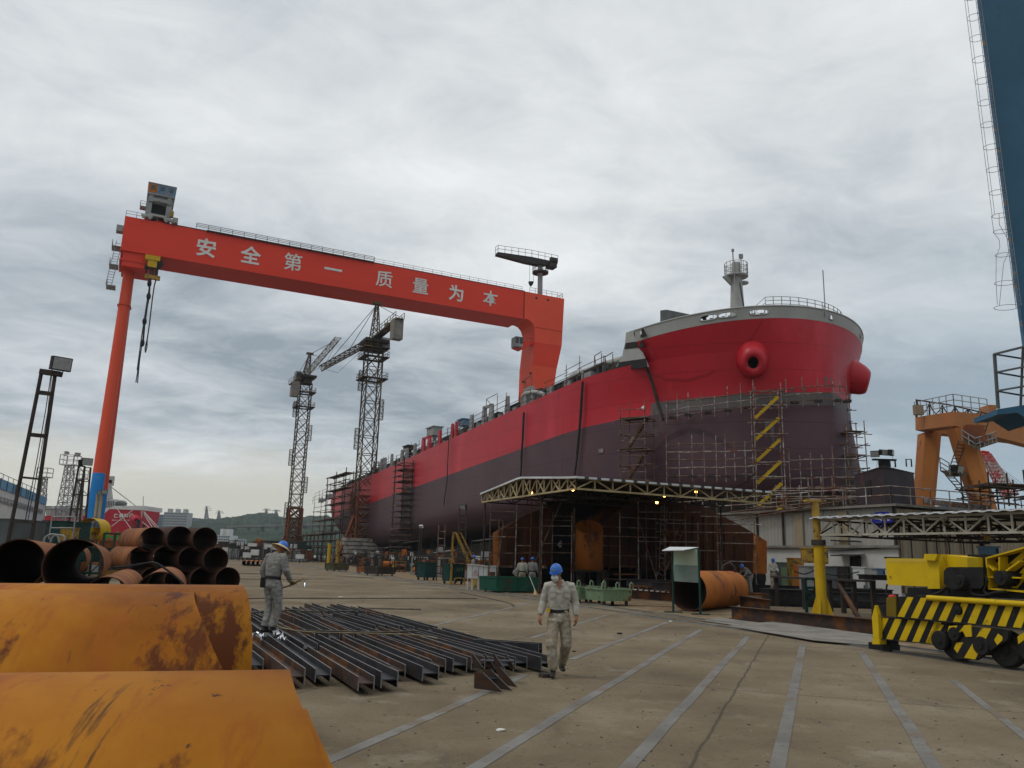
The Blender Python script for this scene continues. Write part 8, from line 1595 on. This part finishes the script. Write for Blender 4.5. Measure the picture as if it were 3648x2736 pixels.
c = DS(1785, 745); mb = MB(); mb.lathe([(1.6, -.6), (1.4, .8), (1.0, 1.3), (.7, 1.4), (.5, .9)], c, V((.55, -.8, -.25)), 20); mb.build("anchor_bolster", mat("bolster_red", [(.5, .03, .05), (.4, .02, .04)], .4, .5), ds); mb = MB(); a_ = c + V((2.0, -2.2, -.6)); mb.bar(a_ + Z * .6, a_ - Z * 2.4, .7); mb.bar(a_ - Z * 2.2 - V((1.6, 0, 0)), a_ - Z * 2.2 + V((1.6, 0, 0)), .7, .8); mb.bar(a_ - Z * 2.2 + V((1.6, 0, 0)), a_ - Z * .8 + V((1.9, 0, 0)), .6); mb.build("anchor", M["black"], ds)
mb = MB(); mb.prism([DS(1375, 485, 4), DS(1510, 472, 4), DS(1505, 585, 4), DS(1440, 600, 4), DS(1375, 650, 4)], V((0, 8, 0))); dh = mb.build("deckhouse", M["white"], ds)
for k in range(5): mb = MB(); mb.prism([DS(1392 + k * 24, 492, 3.8), DS(1404 + k * 24, 490, 3.8), DS(1400 + k * 24, 575, 3.8), DS(1386 + k * 24, 590, 3.8)], V((0, .1, 0))); mb.build("dark_slot", M["dgrey"], dh)
mb = MB(); mb.tube(DS(1400, 480, 6), DS(1412, 260, 6), 2.0, 12, 1.1); mb.tube(DS(1400, 265, 6), DS(1470, 255, 6), .35, 6); mb.tube(DS(1424, 270, 6), DS(1424, 180, 6), .15, 5); mb.box(DS(1465, 235, 6), (1.4, 1, 3.2)); mb.box(DS(1440, 245, 6), (2, 1, 1.2)); mb.build("mast", M["lgrey"], ds)
mb = MB()
x = 600
while x < 1340: w_ = rnd.uniform(15, 60); h_ = rnd.uniform(30, 130) if x < 1130 else rnd.uniform(20, 60); mb.prism([DS(x, 690, 3), DS(x + w_, 690, 3), DS(x + w_, 690 - h_, 3), DS(x, 690 - h_, 3)], V((0, rnd.uniform(3, 8), 0))); x += w_ + rnd.uniform(0, 14)
mb.build("deck_gear", M["lgrey"], ds); mb = MB(); mb.rail([DS(590, 650, 1), DS(1115, 650, 1)], 2.0, .14, 3.5, 2); mb.path([DS(1520, 545, 5), DS(1560, 530, 5), DS(1600, 528, 5), DS(1650, 548, 5)], .9, 6); mb.build("deck_railing", M["dgrey"], ds)
mb = MB(); mb.tube(DS(1880, 560, 4), DS(1882, 435, 4), .12, 5)
mb.build("jackstaff", M["grey"], ds)
for i, (x0, y0, x1, y1) in enumerate(((1895, 640, 2085, 850), (1893, 650, 2050, 850), (1891, 670, 2005, 850), (1865, 770, 1965, 850), (1540, 600, 1745, 900), (1765, 600, 1465, 830), (1430, 290, 1780, 560))): mb = MB(); mb.tube(DS(x0, y0, -.6), DS(x1, y1, -12 if i < 6 else 2), .14, 4); o = mb.build("mooring_line", M["lgrey"], ds)
# cabins, racks and posts behind the big pipes
simplebox("site_cabin", "dark green site cabin behind the leftmost big pipes", "cabin", 152, 1856, 225, 1921, 48, 3, "dgreen", z0=0); simplebox("machine_box", "plain yellow box right of the green site cabin", "machine box", 216, 1880, 245, 1918, 46, 1, "yeld", z0=0)
simplebox("site_cabin", "grey green shed roofed cabin cut by the left edge", "cabin", -60, 1848, 38, 1925, 42, 3, "dgrey", z0=0); simplebox("site_cabin", "low dark hut under the black floodlight mast", "cabin", 40, 1880, 150, 1935, 52, 3, "dark", z0=0)
ym = thing("yellow_winch", "yellow winch housing at the foot of the blue crane leg", "winch", V((ZC3(1110, 1000, 60).x, 60, 0))); mb = MB(); mb.prism([ZC3(1030, 1020, 60), ZC3(1050, 910, 60), ZC3(1175, 915, 60), ZC3(1190, 1020, 60)], V((0, 2, 0))); a = ZC3(1110, 1000, 60); mb.box((a.x, 61, a.z / 2), (2.5, 1.8, a.z)); mb.build("winch_body", M["yeld"], ym); mb = MB(); mb.lathe([(.9, 0), (.9, 1.6)], ZC3(1160, 880, 60.2), V((0, 1, 0)), 16); mb.prism([ZC3(1118, 905, 60), ZC3(1125, 845, 60), ZC3(1200, 842, 60), ZC3(1190, 905, 60)], V((0, 1.5, 0))); mb.build("hood", M["yel"], ym); mb = MB(); mb.prism([ZC3(1200, 1010, 61), ZC3(1200, 890, 61), ZC3(1280, 880, 61), ZC3(1270, 1010, 61)], V((0, 1, 0))); mb.build("side_frame", M["yel"], ym)
for (x0, y0, x1, y1, lab) in ((1285, 415, 1215, 1020, "left one of the two thin lamp posts before the blue crane leg"), (1335, 400, 1270, 1020, "right one of the two thin lamp posts before the blue crane leg")):
    A, B = ZC3(x0, y0, 62), ZC3(x1, y1, 62); B = A + (B - A) * (A.z / (A.z - B.z)); o = thing("lamp_post", lab, "lamp post", B, 0); mb = MB(); mb.tube(B, A, .11, 8); mb.build("post", M["trussy"], o); floodlight(A + V((.2, 0, .15)), V((.6, -1, -.2)), .45, o)
gr_ = thing("green_rack", "bright green tubular rack left of the pipe stack", "rack", V((ZC3(1470, 1060, 55).x, 55, 0))); mb = MB()
for dy in (0, 1.5):
    A, B = ZC3(1405, 895, 55 + dy), ZC3(1390, 1075, 55 + dy); mb.bar(A, V((B.x, B.y, 0)), .12); A2, B2q = ZC3(1545, 905, 55 + dy), ZC3(1550, 1075, 55 + dy); mb.bar(A2, V((B2q.x, B2q.y, 0)), .12)
    for y in (960, 1030): mb.bar(ZC3(1400, y, 55 + dy), ZC3(1548, y + 6, 55 + dy), .11)
    mb.bar(ZC3(1470, 960, 55 + dy), ZC3(1475, 1060, 55 + dy), .1)
for (x, y) in ((1405, 900), (1545, 905), (1400, 1030), (1548, 1036)): mb.bar(ZC3(x, y, 55), ZC3(x, y, 56.5), .1)
mb.build("rack_tube", M["bgreen"], gr_)
mb = MB(); mb.rail([ZC3(640, 1000, 44), ZC3(950, 1000, 44)], 1.2, .04, 1.2, 2); tag(mb.build("railing", M["grey"], None, V((ZC3(640, 1000, 44).x, 44, 0))), "grey tube railing in front of the green site cabin", "railing")
for k in (0, 1): mb = MB(); mb.path(smooth([ZC3(575 + k * 90, 1040, 40), ZC3(590 + k * 90, 985, 40), ZC3(640 + k * 90, 945, 40), ZC3(710 + k * 60, 935 + k * 10, 40), ZC3(760 + k * 80, 960, 40), ZC3(780 + k * 70, 1040, 40)]), .05, 6); one(mb, "bent_tube", ("left bent grey tube hoop" if not k else "right bent grey tube hoop") + " standing before the green site cabin", "tube hoop", M["grey"], ZC3(575 + k * 90, 1040, 40))
for i in range(18): x = rnd.uniform(0, 470); d = rnd.uniform(45, 90); a = AY(x, 1960, d); m = rnd.choice(ms); rack("low " + {"dark": "dark", "rust2": "rusty", "dgreen": "green", "towero": "reddish", "grey": "grey", "steelr": "brown"}[m] + " rack half hidden behind the big pipes at the left", V((a.x, d, 0)), rnd.uniform(1.5, 3), 1.5, rnd.uniform(1.6, 2.9), m, rnd.uniform(-.3, .3), 1, 2, "racks behind the big pipes", rnd.random() < .5)

# ================================================================ far shore
def ridge(name, pts, d, depth, m, seed, amp=1.0):
    mb = MB(); NX, NY = 240, 26; P = []
    xs_ = [pts[0][0] + (pts[-1][0] - pts[0][0]) * i / NX for i in range(NX + 1)]
    def prof(x):
        for (a, ya), (b, yb) in zip(pts, pts[1:]):
            if a <= x <= b: return ya + (yb - ya) * (x - a) / (b - a)
        return pts[-1][1]
    for i, x in enumerate(xs_):
        c = AY(x, prof(x), d); h = c.z; dx = c.x / d
        for j in range(NY + 1):
            f = j / NY; yy = d - depth * (1 - f); z = h * math.sin(f * math.pi / 2) ** .8; q = V((dx * yy, yy, z)); nz_ = noise.noise(q * .035 + V((seed, 0, 0))) * .7 + noise.noise(q * .12 + V((seed, 3, 0))) * .6 + abs(noise.noise(q * .3)) * .5; P.append(V((q.x, q.y, max(0, z * .94 + amp * nz_ * 4 * min(1, f * 3 + .2)))))
    n = NY + 1; mb.add(P, [(i * n + j, (i + 1) * n + j, (i + 1) * n + j + 1, i * n + j + 1) for i in range(NX) for j in range(NY)], True); tag(mb.build(name, m), kind="structure")
hm = mat("wooded_hill", [(.010, .020, .014), (.022, .038, .022), (.036, .055, .03)], .05, .95, 0, 1.5, .12, contrast=.2, stain=[((.06, .075, .045), .02, .62, (1, 1, 1), .05)])
ridge("hill", [(430, 1905), (560, 1898), (650, 1876), (691, 1852), (772, 1849), (820, 1841), (843, 1837), (905, 1829), (981, 1829), (1010, 1844), (1060, 1842), (1105, 1836), (1250, 1850), (1400, 1880)], 1150, 420, hm, 3); ridge("hill", [(640, 1935), (760, 1905), (900, 1893), (1050, 1888), (1150, 1880), (1300, 1905)], 760, 200, hm, 11, .7)
wf = mat("apartment_wall", [(.40, .40, .39), (.33, .33, .33)], .1, .8); wd2 = mat("distant_tower_wall", [(.20, .23, .26), (.15, .18, .21)], .1, .8)
def flats(lab, x0, x1, yt, d, m, fl, bays, grp, tops=0):
    a, b = AY(x0, yt, d), AY(x1, yt, d); o = thing("apartment_block", lab, "apartment block", V(((a.x + b.x) / 2, d, 0)), 0, grp); mb = MB(); zt_ = a.z; mb.box(((a.x + b.x) / 2, d + 8, zt_ / 2), (b.x - a.x, 16, zt_)); wl2 = mb.build("wall", m, o)
    for j in range(fl):
        z0 = zt_ - (j + 1) * (zt_ * .96 / fl); mb = MB()
        for i in range(bays): x = a.x + (b.x - a.x) * (i + .2) / bays; w_ = (b.x - a.x) / bays * .6; mb.box((x + w_ / 2, d - .1, z0 + (zt_ / fl) * .45), (w_, .3, zt_ / fl * .5))
        mb.build("window_row", M["dgrey"], wl2)
    for k in range(tops): x = a.x + (b.x - a.x) * (k + .5) / tops; mb = MB(); mb.box((x, d + 6, zt_ + 2), ((b.x - a.x) / tops * .35, 8, 4)); mb.build("roof_house", m, o)
    return o
flats("wide pale apartment block with three roof houses on the far shore", 585, 668, 1824, 900, wf, 14, 12, "far apartment blocks", 3); flats("dark bluish tower left of the pale apartment block", 506, 545, 1834, 980, wd2, 12, 6, "far apartment blocks"); flats("dark bluish tower directly beside the pale apartment block", 548, 584, 1832, 990, wd2, 12, 6, "far apartment blocks"); flats("low bluish tower right of the pale apartment block", 670, 692, 1844, 980, wd2, 9, 4, "far apartment blocks")
flats("bright white office building at the foot of the hill", 772, 819, 1906, 520, mat("white_office_wall", [(.55, .54, .52), (.48, .47, .45)], .1, .8), 6, 7, None, 2); flats("small white block right of the white office building", 835, 850, 1918, 500, M["lgrey"], 3, 2, None)
for i, (x, yt, yb, lab) in enumerate(((736, 1803, 1852, "tallest far power pylon on the hill left of the tower cranes"), (780, 1819, 1850, "second far power pylon right of the tallest one"), (949, 1812, 1832, "far power pylon left of the shorter tower crane"), (984, 1816, 1832, "far power pylon nearest the shorter tower crane"))):
    t, b = AY(x, yt, 1150), AY(x, yb, 1150); o = thing("power_pylon", lab, "power pylon", b, 0, "power pylons on the far hill"); mb = MB(); mb.lattice(b - Z * 3, t, 5.5, 6, .45, None, .3, w2=.8, x=True); mb.build("pylon_mast", M["grey"], o); mb = MB(); h = t.z - b.z
    for f, w_ in ((.95, 6), (.82, 8), (.7, 9)): c = b + Z * h * f; mb.bar(c - V((w_, 0, 0)) * .7, c + V((w_, 0, 0)) * .7, .5)
    mb.build("cross_arm", M["grey"], o)
vd = thing("viaduct", "long grey road viaduct crossing in front of the wooded hill", "viaduct", AY(815, 1880, 745)); a, b = AY(812, 1877, 740), AY(1260, 1866, 740); mb = MB(); mb.bar(a, b, 9, 1.8); mb.build("deck", M["conc"], vd)
for k in range(9): q = a.lerp(b, (k + .5) / 9); mb = MB(); mb.bar(V((q.x, q.y, q.z * .3)), q, 2.2); mb.build("pier", M["conc"], vd)
mb = MB()
for k in range(10): q = a.lerp(b, (k + .3) / 10); mb.tube(q, q + Z * 8, .18, 4); mb.bar(q + Z * 8 - V((2, 0, 0)), q + Z * 8 + V((2, 0, 0)), .25)
mb.build("street_lamps", M["grey"], vd)
# ---------------------------------------------------------------- air
hz_m = bpy.data.materials.new("haze_air"); hz_m.use_nodes = True; t = hz_m.node_tree; t.nodes.remove(t.nodes["Principled BSDF"])
pv = t.nodes.new("ShaderNodeVolumePrincipled"); pv.inputs["Color"].default_value = (.80, .90, 1, 1); pv.inputs["Density"].default_value = .00013; t.links.new(pv.outputs[0], t.nodes["Material Output"].inputs["Volume"])
mb = MB(); mb.obox(V((-100, 600, 44)), V((900, 0, 0)), V((0, 690, 0)), Z * 45); tag(mb.build("haze", hz_m), kind="stuff")
# ---------------------------------------------------------------- labels of repeats: say which one, counted across the picture
tops = [o for o in col.objects if o.parent is None and o.get("label")]
for o in tops: o["kind"] = "thing"
byl = {}
for o in tops: byl.setdefault(o["label"], []).append(o)
for lb, os_ in byl.items():
    if len(os_) < 2: continue
    os_.sort(key=lambda o: (o.location - EYE).dot(CR) / max(.1, (o.location - EYE).dot(_f)))
    for i, o in enumerate(os_):
        k = i + 1; sfx = "th" if 10 < k % 100 < 14 else {1: "st", 2: "nd", 3: "rd"}.get(k % 10, "th"); o["label"] = lb + ", " + str(k) + sfx + " from left"
